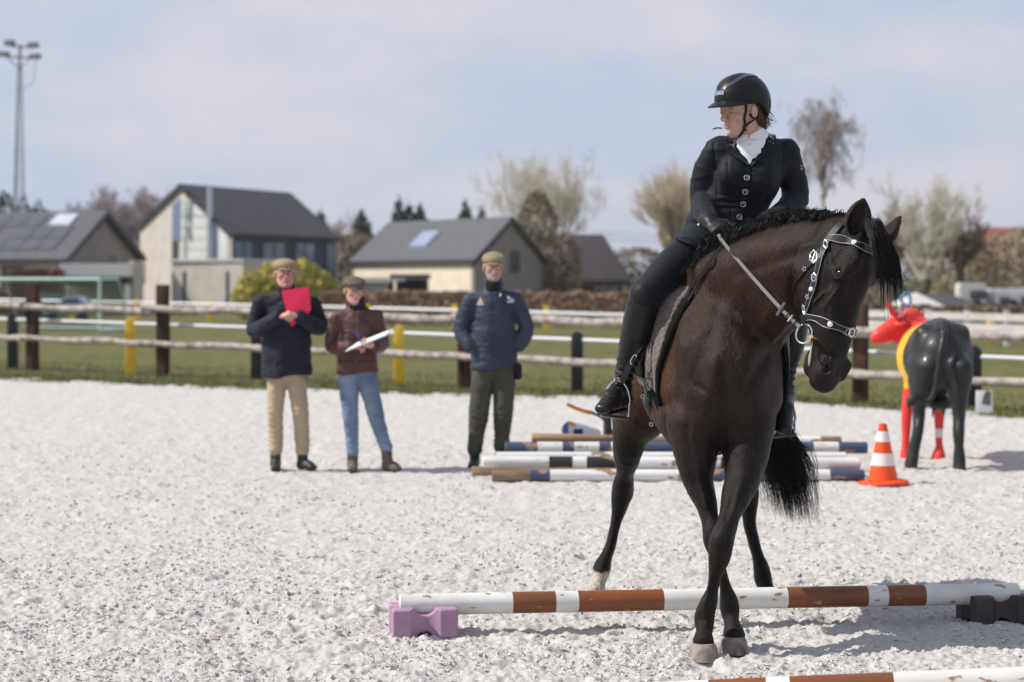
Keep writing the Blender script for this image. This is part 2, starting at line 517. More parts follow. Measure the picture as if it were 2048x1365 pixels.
# ------------------------------------------------------------------ the ground
SANDC = (.54, .52, .49)
def fence_pt(t):     # the fence line runs from right-near to left-far
    return np.array((4.54 - .808 * t, 25.8 + .59 * t, 0.0))
def arena_edge(x):   # distance of the sand's far edge at world x
    t = (4.54 - x) / .808
    return 25.8 + .59 * t - np.interp(x, [-12, -4, 0, 3.5, 5, 7, 14], [3.2, 2.6, 1.6, .3, 1.0, 1.6, 2.2])
def sand_h(x, y):
    big = fbm(x * .9, y * .9, None, 3, 1) * .016
    mid = fbm(x * 7, y * 6, None, 3, 5)
    pits = np.clip(fbm(x * 4.5, y * 4.5, None, 2, 40) - .18, 0, 1)
    cl = 1 - np.abs(fbm(x * 26, y * 24, None, 2, 9))
    fine = fbm(x * 62, y * 58, None, 2, 13)
    near = np.clip((16 - y) / 6, .15, 1)
    ch = fbm(x * 12, y * 11, None, 3, 33)
    lump = np.clip(ch - .05, 0, 1) ** .8
    return big + mid * .011 + cl ** 2 * .017 * (.6 + .6 * mid) - .008 + lump * .018 * near + fine * .0105 * near - pits * .020
_pg = np.random.default_rng(91)
PRINTS = []
for _k in range(34):      # short trails of hoof prints
    _y = 1 / _pg.uniform(1 / 22, 1 / 7.6); _x = _pg.uniform(-.28, .30) * _y; _a = _pg.uniform(-.5, .5) + (math.pi if _pg.uniform() < .5 else 0)
    for _j in range(_pg.integers(3, 8)): PRINTS.append((_x + _j * .52 * math.cos(_a) + _pg.normal(0, .05), _y + _j * .52 * math.sin(_a) + (.13 if _j % 2 else -.13), _a, _pg.uniform(.7, 1.1)))
def prints(x, y):
    z = np.zeros_like(x)
    for px, py, a, s in PRINTS:
        m = (np.abs(x - px) < .2) & (np.abs(y - py) < .2)
        if not m.any(): continue
        dx, dy = x[m] - px, y[m] - py; u = dx * math.cos(a) + dy * math.sin(a); v = -dx * math.sin(a) + dy * math.cos(a)
        r = np.sqrt((u / .072) ** 2 + (v / .060) ** 2)
        z[m] += s * (-.026 * np.exp(-r ** 4) + .012 * np.exp(-((r - 1.35) / .35) ** 2))
    return z
def build_ground():
    gm = M('grass_soil', (.122, .124, .044), rough=.95, spec=.1, color2=(.092, .104, .032), nscale=.5, ndetail=9, nlo=.35, nhi=.65)
    nt = gm.node_tree; bs = nt.nodes[gm['bsdf']]
    # second, finer variation: dry straw-coloured patches
    n = nt.nodes.new('ShaderNodeTexNoise'); n.inputs['Scale'].default_value = 3.0; n.inputs['Detail'].default_value = 10; n.inputs['Roughness'].default_value = .7
    mr = nt.nodes.new('ShaderNodeMapRange'); mr.inputs['From Min'].default_value = .46; mr.inputs['From Max'].default_value = .72
    mx = nt.nodes.new('ShaderNodeMix'); mx.data_type = 'RGBA'; mx.inputs['B'].default_value = (.19, .155, .085, 1)
    mp = [q for q in nt.nodes if q.type == 'MAPPING'][0]; mp.inputs['Scale'].default_value = (1, .4, 1)
    nt.links.new(mp.outputs[0], n.inputs['Vector']); nt.links.new(n.outputs['Fac'], mr.inputs['Value'])
    src = bs.inputs['Base Color'].links[0].from_socket
    nt.links.new(src, mx.inputs['A']); nt.links.new(mr.outputs[0], mx.inputs['Factor']); nt.links.new(mx.outputs['Result'], bs.inputs['Base Color'])
    v = []; f = []
    gx = np.concatenate([[-3500, -600, -150], np.arange(-60, 61, 4), [150, 600, 3500]]); gy = np.concatenate([[-60, -10], np.arange(0, 141, 4), [300, 900, 5000]])
    X, Y = np.meshgrid(gx, gy, indexing='ij'); Z = -.05 + .02 * fbm(X * .3, Y * .3, None, 3, 2) * (np.abs(X) < 70)
    n1, n2 = X.shape; idx = np.arange(n1 * n2).reshape(n1, n2)
    Q = np.stack([idx[:-1, :-1], idx[1:, :-1], idx[1:, 1:], idx[:-1, 1:]], -1).reshape(-1, 4)
    put('grass_field', new_mesh('grass_field', np.stack([X, Y, Z], -1).reshape(-1, 3), Q), gm, kind='structure')
    # the riding arena: one fan of displaced footing, dense where it is seen close
    sm = M('arena_footing', SANDC, rough=.95, spec=.15, color2=(.48, .46, .43), nscale=22, ndetail=8, nlo=.40, nhi=.80,
           bump=[(55, .55, .012), (190, .6, .005)], speck=((.20, .20, .21), 70, .76))
    nc, nr = 900, 900
    u = np.linspace(-.40, .40, nc); t = np.linspace(0, 1, nr)
    y0, y1 = 6.0, 36.0
    yy = 1 / (1 / y0 + (1 / y1 - 1 / y0) * t ** 1.12)
    U, Y = np.meshgrid(u, yy, indexing='ij'); X = U * (Y + 1.5) + .0
    ed = arena_edge(X) + .5 * fbm(X * 1.3, Y * .6, None, 5, 77)
    Z = sand_h(X, Y) + prints(X, Y)
    Z = Z - np.clip((Y - ed) / 1.2, 0, 1) * .12
    Z = Z - np.clip((Y - ed + 1.2) / 1.2, 0, 1) * .030 * (fbm(X * 3, Y * 2.4, None, 3, 55) > -.05)
    Z = Z + np.interp(np.abs(U), [.38, .40], [0, 0])
    idx = np.arange(nc * nr).reshape(nc, nr)
    Q = np.stack([idx[:-1, :-1], idx[1:, :-1], idx[1:, 1:], idx[:-1, 1:]], -1).reshape(-1, 4)
    put('sand_arena', new_mesh('sand_arena', np.stack([X, Y, Z], -1).reshape(-1, 3), Q), sm, kind='structure')
    # the rest of the arena around and behind the camera
    v = [(-30, -15, -.035), (30, -15, -.035), (30, 8, -.035), (8, 19, -.035), (3, 24, -.04), (-13, 30, -.04), (-30, 33, -.04)]
    MB().add(v, [tuple(range(7))]).build('arena_base', sm, kind='structure')
    # loose clods and textile flakes
    g = np.random.default_rng(5); N = 52000
    y = 1 / (1 / 7.2 + (1 / 20 - 1 / 7.2) * g.uniform(0, 1, N) ** 1.0); x = g.uniform(-.30, .34, N) * (y + .5)
    keep = fbm(x * 2.2, y * 2.2, None, 3, 61) + g.normal(0, .25, N) > -.05; x, y = x[keep], y[keep]; N = len(x)
    s = g.gamma(2.0, .0026, N) + .0020; s = np.minimum(s, .014)
    B = np.array([(1, 0, 0), (-.5, .87, 0), (-.5, -.87, 0), (.2, 0, 1.0), (-.1, .2, -.5)])
    a = g.uniform(0, 6.28, N); V = np.empty((N, 5, 3)); ca, sa = np.cos(a), np.sin(a); J = B[None] * g.uniform(.55, 1.35, (N, 5, 1))
    st = g.uniform(.8, 2.6, N)
    bx = J[..., 0] * st[:, None]; by = J[..., 1]
    V[..., 0] = (bx * ca[:, None] - by * sa[:, None]) * s[:, None] + x[:, None]
    V[..., 1] = (bx * sa[:, None] + by * ca[:, None]) * s[:, None] + y[:, None]
    V[..., 2] = J[..., 2] * s[:, None] * g.uniform(.5, 1.1, N)[:, None] + (sand_h(x, y) + prints(x, y) + s * .2)[:, None]
    T = np.array([(0, 1, 3), (1, 2, 3), (2, 0, 3), (1, 0, 4), (2, 1, 4), (0, 2, 4)])
    Q = (np.arange(N)[:, None, None] * 5 + T[None]).reshape(-1, 3)
    me = new_mesh('footing_clods', V.reshape(-1, 3), Q, False)
    base = np.array(SANDC) * g.uniform(.88, 1.12, (N, 1)); pick = g.uniform(0, 1, N)
    for lo, hi, c in ((0, .006, (.30, .36, .50)), (.006, .009, (.50, .32, .32)), (.013, .018, (.20, .20, .19)), (.018, .05, (.38, .36, .33)), (.06, .09, (.60, .62, .68))):
        base[(pick >= lo) & (pick < hi)] = c
    setcol(me, np.repeat(base, 5, 0))
    put('footing_clods', me, M('clods', (1, 1, 1), rough=.95, spec=.1, attr=True), kind='stuff')
    # grass tufts along the arena's edge and on the verge
    N = 42000
    x = g.uniform(-11, 10, N); d = np.where(g.uniform(0, 1, N) < .72, g.normal(.25, .75, N), g.uniform(0, 6, N)); y = arena_edge(x) + d
    keep = (fbm(x * 1.6, y * 1.2, None, 4, 21) * 1.6 + .7 * d + g.normal(0, .2, N) > -.10); x, y = x[keep], y[keep]; N = len(x)
    hh = g.gamma(3, .011, N) + .012; w = g.uniform(.004, .010, N); a = g.uniform(0, 3.14, N); lean = g.normal(0, .35, (N, 2)) * hh[:, None]
    V = np.zeros((N, 3, 3)); z0 = -.03
    V[:, 0] = np.stack([x - w * np.cos(a), y - w * np.sin(a), np.full(N, z0)], 1); V[:, 1] = np.stack([x + w * np.cos(a), y + w * np.sin(a), np.full(N, z0)], 1)
    V[:, 2] = np.stack([x + lean[:, 0], y + lean[:, 1], z0 + hh], 1)
    me = new_mesh('grass_tufts', V.reshape(-1, 3), np.arange(N * 3).reshape(-1, 3), False)
    mixc = g.uniform(0, 1, (N, 1)); c = np.array((.095, .125, .040)) * (1 - mixc) + np.array((.20, .19, .085)) * mixc
    setcol(me, np.repeat(c, 3, 0))
    put('grass_tufts', me, M('grass_blade', (1, 1, 1), rough=.7, spec=.2, attr=True), kind='stuff')
build_ground()
# ------------------------------------------------------------------ fences
def build_fences():
    wood = M('old_sleeper_wood', srgb(88, 62, 50), rough=.9, spec=.2, color2=srgb(46, 38, 35), nscale=3.5, ndetail=7, nlo=.38, nhi=.62, stretch=(3, 3, .35), bump=[(14, .7, .03), (60, .5, .01)])
    rail = M('weathered_rail', srgb(180, 170, 163), rough=.9, spec=.2, color2=srgb(120, 110, 103), nscale=7, nlo=.42, nhi=.68, stretch=(1, 1, 1), bump=[(30, .6, .02)])
    T = thing('paddock_fence', fence_pt(6.6), 'wooden fence of dark sleeper posts and rough round rails at the sand edge', 'fence')
    def hts(t):
        x = fence_pt(t); px = x[0] / x[1] * F + 1024
        return (np.interp(px, [0, 2048], [1.105, .872]), np.interp(px, [0, 2048], [.54, .325]), np.interp(px, [0, 2048], [1.53, 1.20]))
    for i, t in enumerate((-3.4, 0, 3.3, 6.5, 9.8, 12.9, 16.2, 19.6)):
        p = fence_pt(t); top = hts(t)[2]
        g = np.random.default_rng(i + 10); mb = MB(); a = math.radians(28 + g.uniform(-8, 8)); w = .100
        n = 7; rings = []
        for k in range(n):
            z = -.1 + (top + .1) * k / (n - 1)
            ring = []
            for c in range(4):
                b = a + c * math.pi / 2; rr = w * 1.28 * (1 + g.normal(0, .02))
                zz = z + (g.normal(0, .02) if k == n - 1 else 0)
                ring.append((p[0] + rr * math.cos(b) + g.normal(0, .003), p[1] + .16 + rr * math.sin(b), zz))
            rings += ring
        f = [(k * 4 + c, k * 4 + (c + 1) % 4, (k + 1) * 4 + (c + 1) % 4, (k + 1) * 4 + c) for k in range(n - 1) for c in range(4)] + [((n - 1) * 4, (n - 1) * 4 + 1, (n - 1) * 4 + 2, (n - 1) * 4 + 3)]
        mb.add(rings, f); mb.build('post', wood, T, bevel=.008)
    for row in (0, 1):
        for i in range(-2, 7):
            t0, t1 = i * 3.3 - .12, i * 3.3 + 3.3 + .12; g = np.random.default_rng(i * 2 + row + 50)
            pts, rs = [], []
            for k in range(15):
                t = t0 + (t1 - t0) * k / 14; p = fence_pt(t); z = hts(t)[row] + .012 * math.sin(k * .8 + i) + g.normal(0, .003) + (.022 if i % 2 else -.01) * (row == 0)
                pts.append((p[0], p[1] - .07 - .05 * (i % 2), z)); rs.append((.062 if row == 0 else .056) * (1 + .08 * math.sin(k * .9 + i * 2) + g.normal(0, .03)) * (1.08 - .16 * k / 14))
            MB().tube(pts, rs, 10).build('rail', rail, T, smooth=True)
    # pitch barrier close behind: yellow and black posts with one white tube
    yel = M('yellow_plastic', srgb(250, 210, 66), rough=.45, spec=.4, color2=srgb(236, 194, 54), nscale=5, bump=(20, .1, .01)); blk = M('black_plastic', srgb(44, 46, 52), rough=.5, spec=.4)
    wt = M('white_tube', srgb(214, 216, 222), rough=.4, spec=.4)
    T = thing('pitch_barrier', fence_pt(6) + (0, .5, 0), 'low pitch barrier of yellow and black posts with a single white tube rail', 'barrier')
    def fp2(t): p = fence_pt(t); return p + np.array((0, .48, 0))
    for i, t in enumerate((16.85, 13.77, 10.8, 7.78, 4.45, 1.4, -1.64, -4.6)):
        p = fp2(t); px = p[0] / p[1] * F + 1024; h = np.interp(px, [0, 2048], [.96, .74]); w, d = .085, .085
        m = yel if i in (1, 3) else blk; mb = MB()
        pr = []
        for a in np.linspace(0, math.pi, 9): pr.append((-math.cos(a) * w, h - w + math.sin(a) * w))
        pr = [(-w, -.2)] + pr + [(w, -.2)]; n = len(pr)
        v = [(p[0] + x, p[1] - d, z) for x, z in pr] + [(p[0] + x, p[1] + d, z) for x, z in pr]
        f = [tuple(range(n))[::-1], tuple(range(n, 2 * n))] + [(k, (k + 1) % n, n + (k + 1) % n, n + k) for k in range(n)]
        mb.add(v, f).build('post', m, T, bevel=.008)
    ts = [16.85, 13.77, 10.8, 7.78, 4.45, 1.4, -1.64, -4.6]; ts = [20] + ts
    for a, b in zip(ts[:-1], ts[1:]):
        pts = []
        for k in range(5):
            t = a + (b - a) * k / 4; p = fp2(t); px = p[0] / p[1] * F + 1024; pts.append((p[0], p[1], np.interp(px, [0, 2048], [.855, .60])))
        MB().tube(pts, .030, 10).build('tube_rail', wt, T, smooth=True)
    # barrier on the far side of the pitch
    T = thing('far_pitch_barrier', (0, 66, 0), 'far pitch barrier of thin yellow posts with a white rail, across the field', 'barrier')
    def fl(px):      # far line: D at pixel column
        x = px; 
        Dn = np.interp(x, [-300, 145, 275, 910, 1093, 1982, 2300], [84, 79, 76, 66.5, 64, 49, 46]); return Dn
    for px in (-20, 145, 275, 420, 560, 740, 910, 1093, 1290, 1500, 1730, 1982):
        D = fl(px); p = P(px, 0, D); w = .09
        MB().box((p[0] - w, D - w, -.2), (p[0] + w, D + w, np.interp(px, [0, 2000], [.80, .62]))).build('post', yel if px not in (-20, 560, 740, 1290, 1730) else blk, T, bevel=.02)
    pxs = np.arange(-60, 2200, 60)
    MB().tube([(P(x, 0, fl(x))[0], fl(x) - .1, np.interp(x, [0, 1200, 2048], [.70, .46, .36])) for x in pxs], .055, 6).build('rail', wt, T, smooth=True)
    # white board fence on the right
    wb = M('white_boards', srgb(226, 220, 218), rough=.6, color2=srgb(200, 194, 192), nscale=2)
    T = thing('white_board_fence', (12, 48, 0), 'white two board paddock fence on the right, beyond the cow statue', 'fence')
    def wp(px): D = np.interp(px, [1600, 2300], [52, 46]); return P(px, 0, D)
    for px in (1620, 1700, 1778, 1856, 1935, 2014, 2092, 2170):
        p = wp(px); MB().box((p[0] - .06, p[1] - .06, -.1), (p[0] + .06, p[1] + .06, .82)).build('post', wb, T)
    for za, zb in ((.61, .79), (.355, .535)):
        pp = [1600, 1700, 1778, 1856, 1935, 2014, 2092, 2190]
        for a, b in zip(pp[:-1], pp[1:]):
            A, B = wp(a), wp(b); A[2] = B[2] = (za + zb) / 2 - .0002 * (a - 1700); B[2] -= .016; A = A + (0, -.09, 0); B = B + (0, -.09, 0)
            MB().obox(A + (B - A) * .004, B - (B - A) * .004, .04, zb - za).build('board', wb, T)
    # small goal
    gm = M('goal_frame', srgb(178, 205, 200), rough=.5)
    T = thing('football_goal', P(110, 0, 60) * (1, 1, 0), 'pale green framed football goal standing on the pitch at the left', 'goal')
    A, B = P(200, 663, 60), P(-30, 663, 62); A[2] = B[2] = 0; h = 1.56
    A2, B2 = A + (.55, 2.2, 0), B + (.55, 2.2, 0)
    for n_, p0, p1 in (('goal_post', A, A + (0, 0, h)), ('goal_post', B, B + (0, 0, h)), ('crossbar', A + (0, 0, h), B + (0, 0, h)), ('top_bar', A + (0, 0, h), A + (.35, 1.0, h)), ('top_bar', B + (0, 0, h), B + (.35, 1.0, h)),
                       ('back_stay', A + (.35, 1.0, h), A2), ('back_stay', B + (.35, 1.0, h), B2), ('ground_bar', A, A2), ('ground_bar', A2, B2)):
        MB().tube([p0, (np.array(p0) + p1) / 2, p1], .05 if 'stay' not in n_ else .03, 8).build(n_, gm, T, smooth=True)
    nb = MB(); ne = M('goal_net', srgb(70, 110, 95), rough=.8)
    C1, C2 = A + (.35, 1.0, h), B + (.35, 1.0, h)
    for k in range(41): s = k / 40; nb.tube([C1 + (C2 - C1) * s, A2 + (B2 - A2) * s], .006, 3, cap=False)
    for k in range(16): s = k / 15; nb.tube([C1 + (A2 - C1) * s, C2 + (B2 - C2) * s], .006, 3, cap=False)
    nb.build('net', ne, T, kind='stuff')

# ------------------------------------------------------------------ houses
def roofmat(name, c, c2, sc=2): return M(name, c, rough=.75, spec=.3, color2=c2, nscale=sc, ndetail=8, bump=[(8, .4, .03)], stretch=(1, 1, 3))
def gable_house(name, label, A, B, V, eaveA, eaveB, apex, apex_t, mats, over=.35, th=.18, far=None, cat='house', group=None):
    """A, B: ground corners of the near gable, V: vector along the ridge; walls and roof are separate parts"""
    A, B, V = map(lambda q: np.array(q, float), (A, B, V)); wallG, wallS, roofm, edgem = mats
    T = thing(name, (A + B + V) / 2 * np.array((1, 1, 0)), label, cat, group)
    R = A + (B - A) * apex_t
    def up(p, z): return np.array((p[0], p[1], z))
    ec = up((A + B) / 2, 0); g = nz(B - A); vn = nz(V)
    for base, nm in ((np.zeros(3), 'gable_wall'), (V, 'gable_wall')):
        t = vn * .25 * (1 if base is not V else -1) if nm else 0
        t = vn * .25 if np.allclose(base, 0) else -vn * .25
        pr = [up(A, -.3), up(B, -.3), up(B, eaveB), up(R, apex), up(A, eaveA)]
        v = [q + base for q in pr] + [q + base + t for q in pr]
        f = [(0, 1, 2, 3, 4), (9, 8, 7, 6, 5)] + [(i, (i + 1) % 5, 5 + (i + 1) % 5, 5 + i) for i in range(5)]
        MB().add(v, f).build(nm, wallG, T)
    for q, ev, s in ((A, eaveA, 1), (B, eaveB, -1)):
        a = q + vn * .252; b = q + V - vn * .252; t = g * .25 * s
        MB().hexa([up(a, -.3), up(a + t, -.3), up(b + t, -.3), up(b, -.3), up(a, ev - .02), up(a + t, ev - .02), up(b + t, ev - .02), up(b, ev - .02)]).build('side_wall', wallS, T)
    for q, ev, s in ((A, eaveA, -1), (B, eaveB, 1)):
        sl = (apex - ev) / np.linalg.norm(R - q); o = g * s * over
        e0 = up(q + o - vn * over, ev - sl * over); e1 = up(q + o + V + vn * over, ev - sl * over)
        r0 = up(R - vn * over, apex + .02); r1 = up(R + V + vn * over, apex + .02); d = np.array((0, 0, th))
        MB().hexa([e0, e1, r1, r0, e0 + d, e1 + d, r1 + d, r0 + d]).build('roof', roofm, T)
        MB().obox(e0 + g * s * .05 + (0, 0, th * .4), e1 + g * s * .05 + (0, 0, th * .4), .14, .14).build('gutter', edgem, T)
        k = vn * .012
        MB().hexa([e0 - k - (0, 0, .10), e0 - k - vn * .05 - (0, 0, .10), r0 - k - vn * .05 - (0, 0, .10), r0 - k - (0, 0, .10), e0 - k + d * 1.05, e0 - k - vn * .05 + d * 1.05, r0 - k - vn * .05 + d * 1.05, r0 - k + d * 1.05]).build('verge', edgem, T)
    return T, dict(A=A, B=B, V=V, R=R, g=g, vn=vn)
GLASS = M('window_glass', srgb(60, 70, 84), rough=.08, spec=.8, metal=0, coat=.5)
def window(T, o, u, w, h, nrm, frame_m, bars=1, glass=None, z0=None):
    "o: lower left corner, u: unit along the wall"
    o = np.array(o, float); u = nz(u); n = nz(nrm); up = np.array((0, 0, 1.0))
    fr = MB(); t = .07
    for (a, b) in ((o, o + up * h), (o + u * w, o + u * w + up * h)): fr.obox(a + n * .03, b + n * .03, t, t, up=n)
    for (a, b) in ((o + u * t / 2, o + u * (w - t / 2)), (o + up * h + u * t / 2, o + up * h + u * (w - t / 2))): fr.obox(a + n * .032, b + n * .032, t, t, up=n)
    for k in range(1, bars + 1): c = o + u * w * k / (bars + 1); fr.obox(c + n * .03, c + up * h + n * .03, t * .8, t * .8, up=n)
    f = fr.build('window', frame_m, T)
    gl = MB().hexa([o + n * .005, o + u * w + n * .005, o + u * w + n * .02, o + n * .02, o + up * h + n * .005, o + u * w + up * h + n * .005, o + u * w + up * h + n * .02, o + up * h + n * .02])
    gl.build('pane', glass or GLASS, f)
    MB().obox(o - u * .1 - up * .06 + n * .05, o + u * (w + .1) - up * .06 + n * .05, .14, .06, up=up).build('sill', frame_m, f)
    return f
def slope_pt(inf, s, t, side, z_ev, z_ap, lift=.2):
    "point on a roof slope: s along the ridge 0..1, t from eave 0 to ridge 1"
    q = inf['A'] if side == 'A' else inf['B']; p = q + (inf['R'] - q) * t + inf['V'] * s; return np.array((p[0], p[1], z_ev + (z_ap - z_ev) * t + lift))
def build_houses():
    tile_d = roofmat('slate_roof', srgb(76, 75, 77), srgb(66, 65, 68)); tile_g = roofmat('grey_tiles', srgb(96, 97, 100), srgb(86, 87, 91))
    edge = M('dark_trim', srgb(52, 53, 58), rough=.6)
    beige = M('beige_brick', srgb(204, 196, 186), rough=.9, color2=srgb(190, 182, 172), nscale=1.5, ndetail=9, bump=(30, .4, .02))
    cream = M('cream_brick', srgb(226, 212, 192), rough=.9, color2=srgb(212, 198, 180), nscale=1.5, ndetail=9, bump=(30, .4, .02))
    shadeb = M('shaded_brick', srgb(150, 142, 134), rough=.9, color2=srgb(136, 128, 122), nscale=1.5, ndetail=9, bump=(30, .4, .02))  # greyed copy of the cream brick: the gables' shade is painted in
    panel = M('fibre_cement', srgb(200, 204, 200), rough=.7, color2=srgb(188, 192, 190), nscale=1)
    whitep = M('white_paint', srgb(230, 228, 224), rough=.5); frm = M('window_frame', srgb(60, 62, 66), rough=.5)
    blueg = M('blue_glass', srgb(96, 112, 142), rough=.1, spec=.8, coat=.4)
    # 1: bungalow far left, gable to the right
    A, B = P(125, 0, 90) * (1, 1, 0), P(272, 0, 98) * (1, 1, 0)
    T, inf = gable_house('bungalow', 'low dark roofed bungalow with solar panels and skylights at the far left', A, B, np.array((-9.5, 3.2, 0)), 2.45, 2.6, 4.55, .50, (shadeb, cream, tile_g, edge))
    ptt = M('solar_panel', srgb(90, 91, 97), rough=.4, spec=.35, color2=srgb(84, 85, 93), nscale=3)
    def roofquad(s0, s1, t0, t1, nm, mat, ev=2.45, ap=4.55, side='A', lift=.19, th=.06):
        c = [slope_pt(inf, s, t, side, ev, ap, lift) for s, t in ((s0, t0), (s1, t0), (s1, t1), (s0, t1))]
        return MB().hexa([q for q in c] + [q + (0, 0, th) for q in c]).build(nm, mat, T)
    for r in range(3):
        for c_ in range(6):
            if r == 2 and c_ in (0, 1): continue
            if r == 1 and c_ == 3: continue
            roofquad(.07 + c_ * .095, .16 + c_ * .095, .10 + r * .27, .35 + r * .27, 'solar_panel', ptt)
    roofquad(.10, .21, .66, .90, 'skylight', M('skylight_glass', srgb(190, 196, 204), rough=.3), th=.09)
    roofquad(.72, .82, .66, .90, 'skylight', MATS['skylight_glass'], th=.09)
    for s0 in (.2, .55): window(T, A + inf['V'] * s0 + (0, 0, .9), inf['vn'], 1.1, 1.2, -np.cross(inf['vn'], (0, 0, 1)) * -1 if False else (-.3, -1, 0), frm)
    window(T, A + (B - A) * .62 + (0, 0, 2.0), inf['g'], .55, .6, -inf['vn'], frm, 0)
    c = slope_pt(inf, .78, 1.0, 'A', 2.45, 4.55); MB().box(c - (.35, .35, .6), c + (.35, .35, .55)).build('chimney', cream, T); MB().box(c + (-.2, -.2, .55), c + (.2, .2, .85)).build('chimney_pot', M('terracotta', srgb(190, 130, 90)), T)
    # carport in front of it
    K = thing('carport', P(190, 0, 86) * (1, 1, 0), 'flat roofed carport with a white fascia beside the bungalow', 'carport')
    a, b = P(118, 0, 86), P(258, 0, 86); zt = EYE - (527 - HOR) / F * 86; zb = EYE - (553 - HOR) / F * 86
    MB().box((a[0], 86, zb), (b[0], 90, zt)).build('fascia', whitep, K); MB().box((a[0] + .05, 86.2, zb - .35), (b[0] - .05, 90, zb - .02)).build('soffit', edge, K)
    for px in (122, 131, 254): q = P(px, 0, 86.1); MB().box((q[0] - .09, 86.05, -.2), (q[0] + .09, 86.25, zb - .36)).build('column', whitep, K)
    q0, q1 = P(128, 0, 88), P(252, 0, 88); MB().box((q0[0], 88, -.2), (q1[0], 88.2, zb - .4)).build('back_wall', beige, K)
    q0, q1 = P(258, 0, 87), P(270, 0, 87); MB().box((q0[0], 87, -.2), (q1[0], 89, EYE - (522 - HOR) / F * 87)).build('side_pillar', beige, K)
    # 2: tall modern house
    A, B = P(280, 0, 104) * (1, 1, 0), P(462, 0, 97) * (1, 1, 0)
    T, inf = gable_house('modern_house', 'tall modern house with steep dark roof, glass strip gable and steel flue', A, B, np.array((4.3, 10.5, 0)), 4.25, 3.65, 6.15, .47, (beige, M('dark_cladding', srgb(58, 62, 76), rough=.6), tile_d, edge), over=.12)  # side walls get a dark colour that paints their shade
    g_, n_ = inf['g'], -inf['vn']
    def gw(px, D=None):    # point on the gable wall at a pixel column
        k = (px - 1024) / F; s = (k * A[1] - A[0]) / ((B - A)[0] - k * (B - A)[1]); return A + (B - A) * s
    def zat(py, p): return EYE - (py - HOR) / F * p[1]
    def gpanel(px0, px1, ys0, ys1, nm, mat, out=.05):
        p, q = gw(px0), gw(px1)
        v = [np.array((*p[:2], zat(ys0[0], p))), np.array((*q[:2], zat(ys1[0], q))), np.array((*q[:2], zat(ys1[1], q))), np.array((*p[:2], zat(ys0[1], p)))]
        return MB().add([x + n_ * .003 for x in v] + [x + n_ * out for x in v], [(3, 2, 1, 0), (4, 5, 6, 7), (0, 1, 5, 4), (1, 2, 6, 5), (2, 3, 7, 6), (3, 0, 4, 7)]).build(nm, mat, T)
    gpanel(345, 363, (481, 411), (481, 396), 'glass_strip', blueg, .05); gpanel(345, 357, (521, 482), (521, 482), 'dark_panel', frm, .05)
    for k in range(6): gpanel(364 + 0 * k, 427, (521 - k * 22, 500.5 - k * 22), (521 - k * 22, 500.5 - k * 22) if k < 4 else (521 - k * 22, max(500.5 - k * 22, 428 - 1)), 'cladding_panel', panel, .08) if k < 4 else None
    gpanel(364, 420, (432, 395), (432, 428), 'cladding_panel', panel, .08)
    gpanel(428, 434, (521, 440), (521, 446), 'glass_strip', blueg, .06); gpanel(436, 457, (521, 452), (521, 470), 'cladding_panel', panel, .07)
    q = gw(427); MB().tube([q + n_ * .35 + (0, 0, 2.3), q + n_ * .35 + (0, 0, 4.5), q + n_ * .35 + (0, 0, zat(376, q))], .14, 12).build('flue', M('steel_flue', srgb(190, 196, 204), rough=.35, metal=.8), T, smooth=True)
    side_n = np.cross(inf['vn'], (0, 0, 1)); 
    if side_n[0] < 0: side_n = -side_n
    for s0, w in ((.02, 1.9), (.27, 2.4), (.57, 2.2), (.88, 1.0)): window(T, B + inf['V'] * s0 + (0, 0, 1.7), inf['vn'], w, 1.7, side_n, frm, 1, blueg)
    # its garage block
    K = thing('garage_block', P(415, 0, 93) * (1, 1, 0), 'flat roofed beige brick garage block in front of the modern house', 'building')
    a, b = P(343, 0, 94), P(486, 0, 92); zt = zat(524, a)
    MB().hexa([(a[0], 94, -.3), (b[0], 92, -.3), (b[0] + 1.5, 95.5, -.3), (a[0] + .6, 97, -.3), (a[0], 94, zt), (b[0], 92, zt), (b[0] + 1.5, 95.5, zt), (a[0] + .6, 97, zt)]).build('wall', beige, K)
    MB().hexa([(a[0] - .05, 93.9, zt), (b[0] + .05, 91.9, zt), (b[0] + 1.6, 95.6, zt), (a[0] + .6, 97.1, zt), (a[0] - .05, 93.9, zt + .12), (b[0] + .05, 91.9, zt + .12), (b[0] + 1.6, 95.6, zt + .12), (a[0] + .6, 97.1, zt + .12)]).build('coping', panel, K)
    for px in (366, 452):
        s = (px - 343) / 143; c = np.array((a[0] + (b[0] - a[0]) * s, 94 - 2 * s, 0)); d = nz(np.array((b[0] - a[0], -2, 0)))
        MB().hexa([c + (0, -.04, .1), c + d * .16 + (0, -.04, .1), c + d * .16 + (0, .05, .1), c + (0, .05, .1), c + (0, -.04, 1.9), c + d * .16 + (0, -.04, 1.9), c + d * .16 + (0, .05, 1.9), c + (0, .05, 1.9)]).build('slit_window', GLASS, K)
    # 3: cream house in the middle
    A, B = P(948, 0, 92) * (1, 1, 0), P(1090, 0, 100) * (1, 1, 0)
    T, inf = gable_house('cream_house', 'cream brick house with plain grey roof, one skylight and a gable painted in grey shade', A, B, np.array((-6.4, 9.5, 0)), 2.35, 2.35, 4.35, .50, (shadeb, cream, tile_g, edge), over=.15)
    roofquad2 = [slope_pt(inf, s, t, 'A', 2.35, 4.35, .19) for s, t in ((.46, .28), (.60, .28), (.60, .66), (.46, .66))]
    MB().hexa(roofquad2 + [q + (0, 0, .09) for q in roofquad2]).build('skylight', M('skylight_blue', srgb(140, 154, 176), rough=.25), T)
    window(T, A + (B - A) * .50 + (0, 0, 2.0), inf['g'], .95, .85, -inf['vn'] if (-inf['vn'])[1] < 0 else inf['vn'], frm, 1)
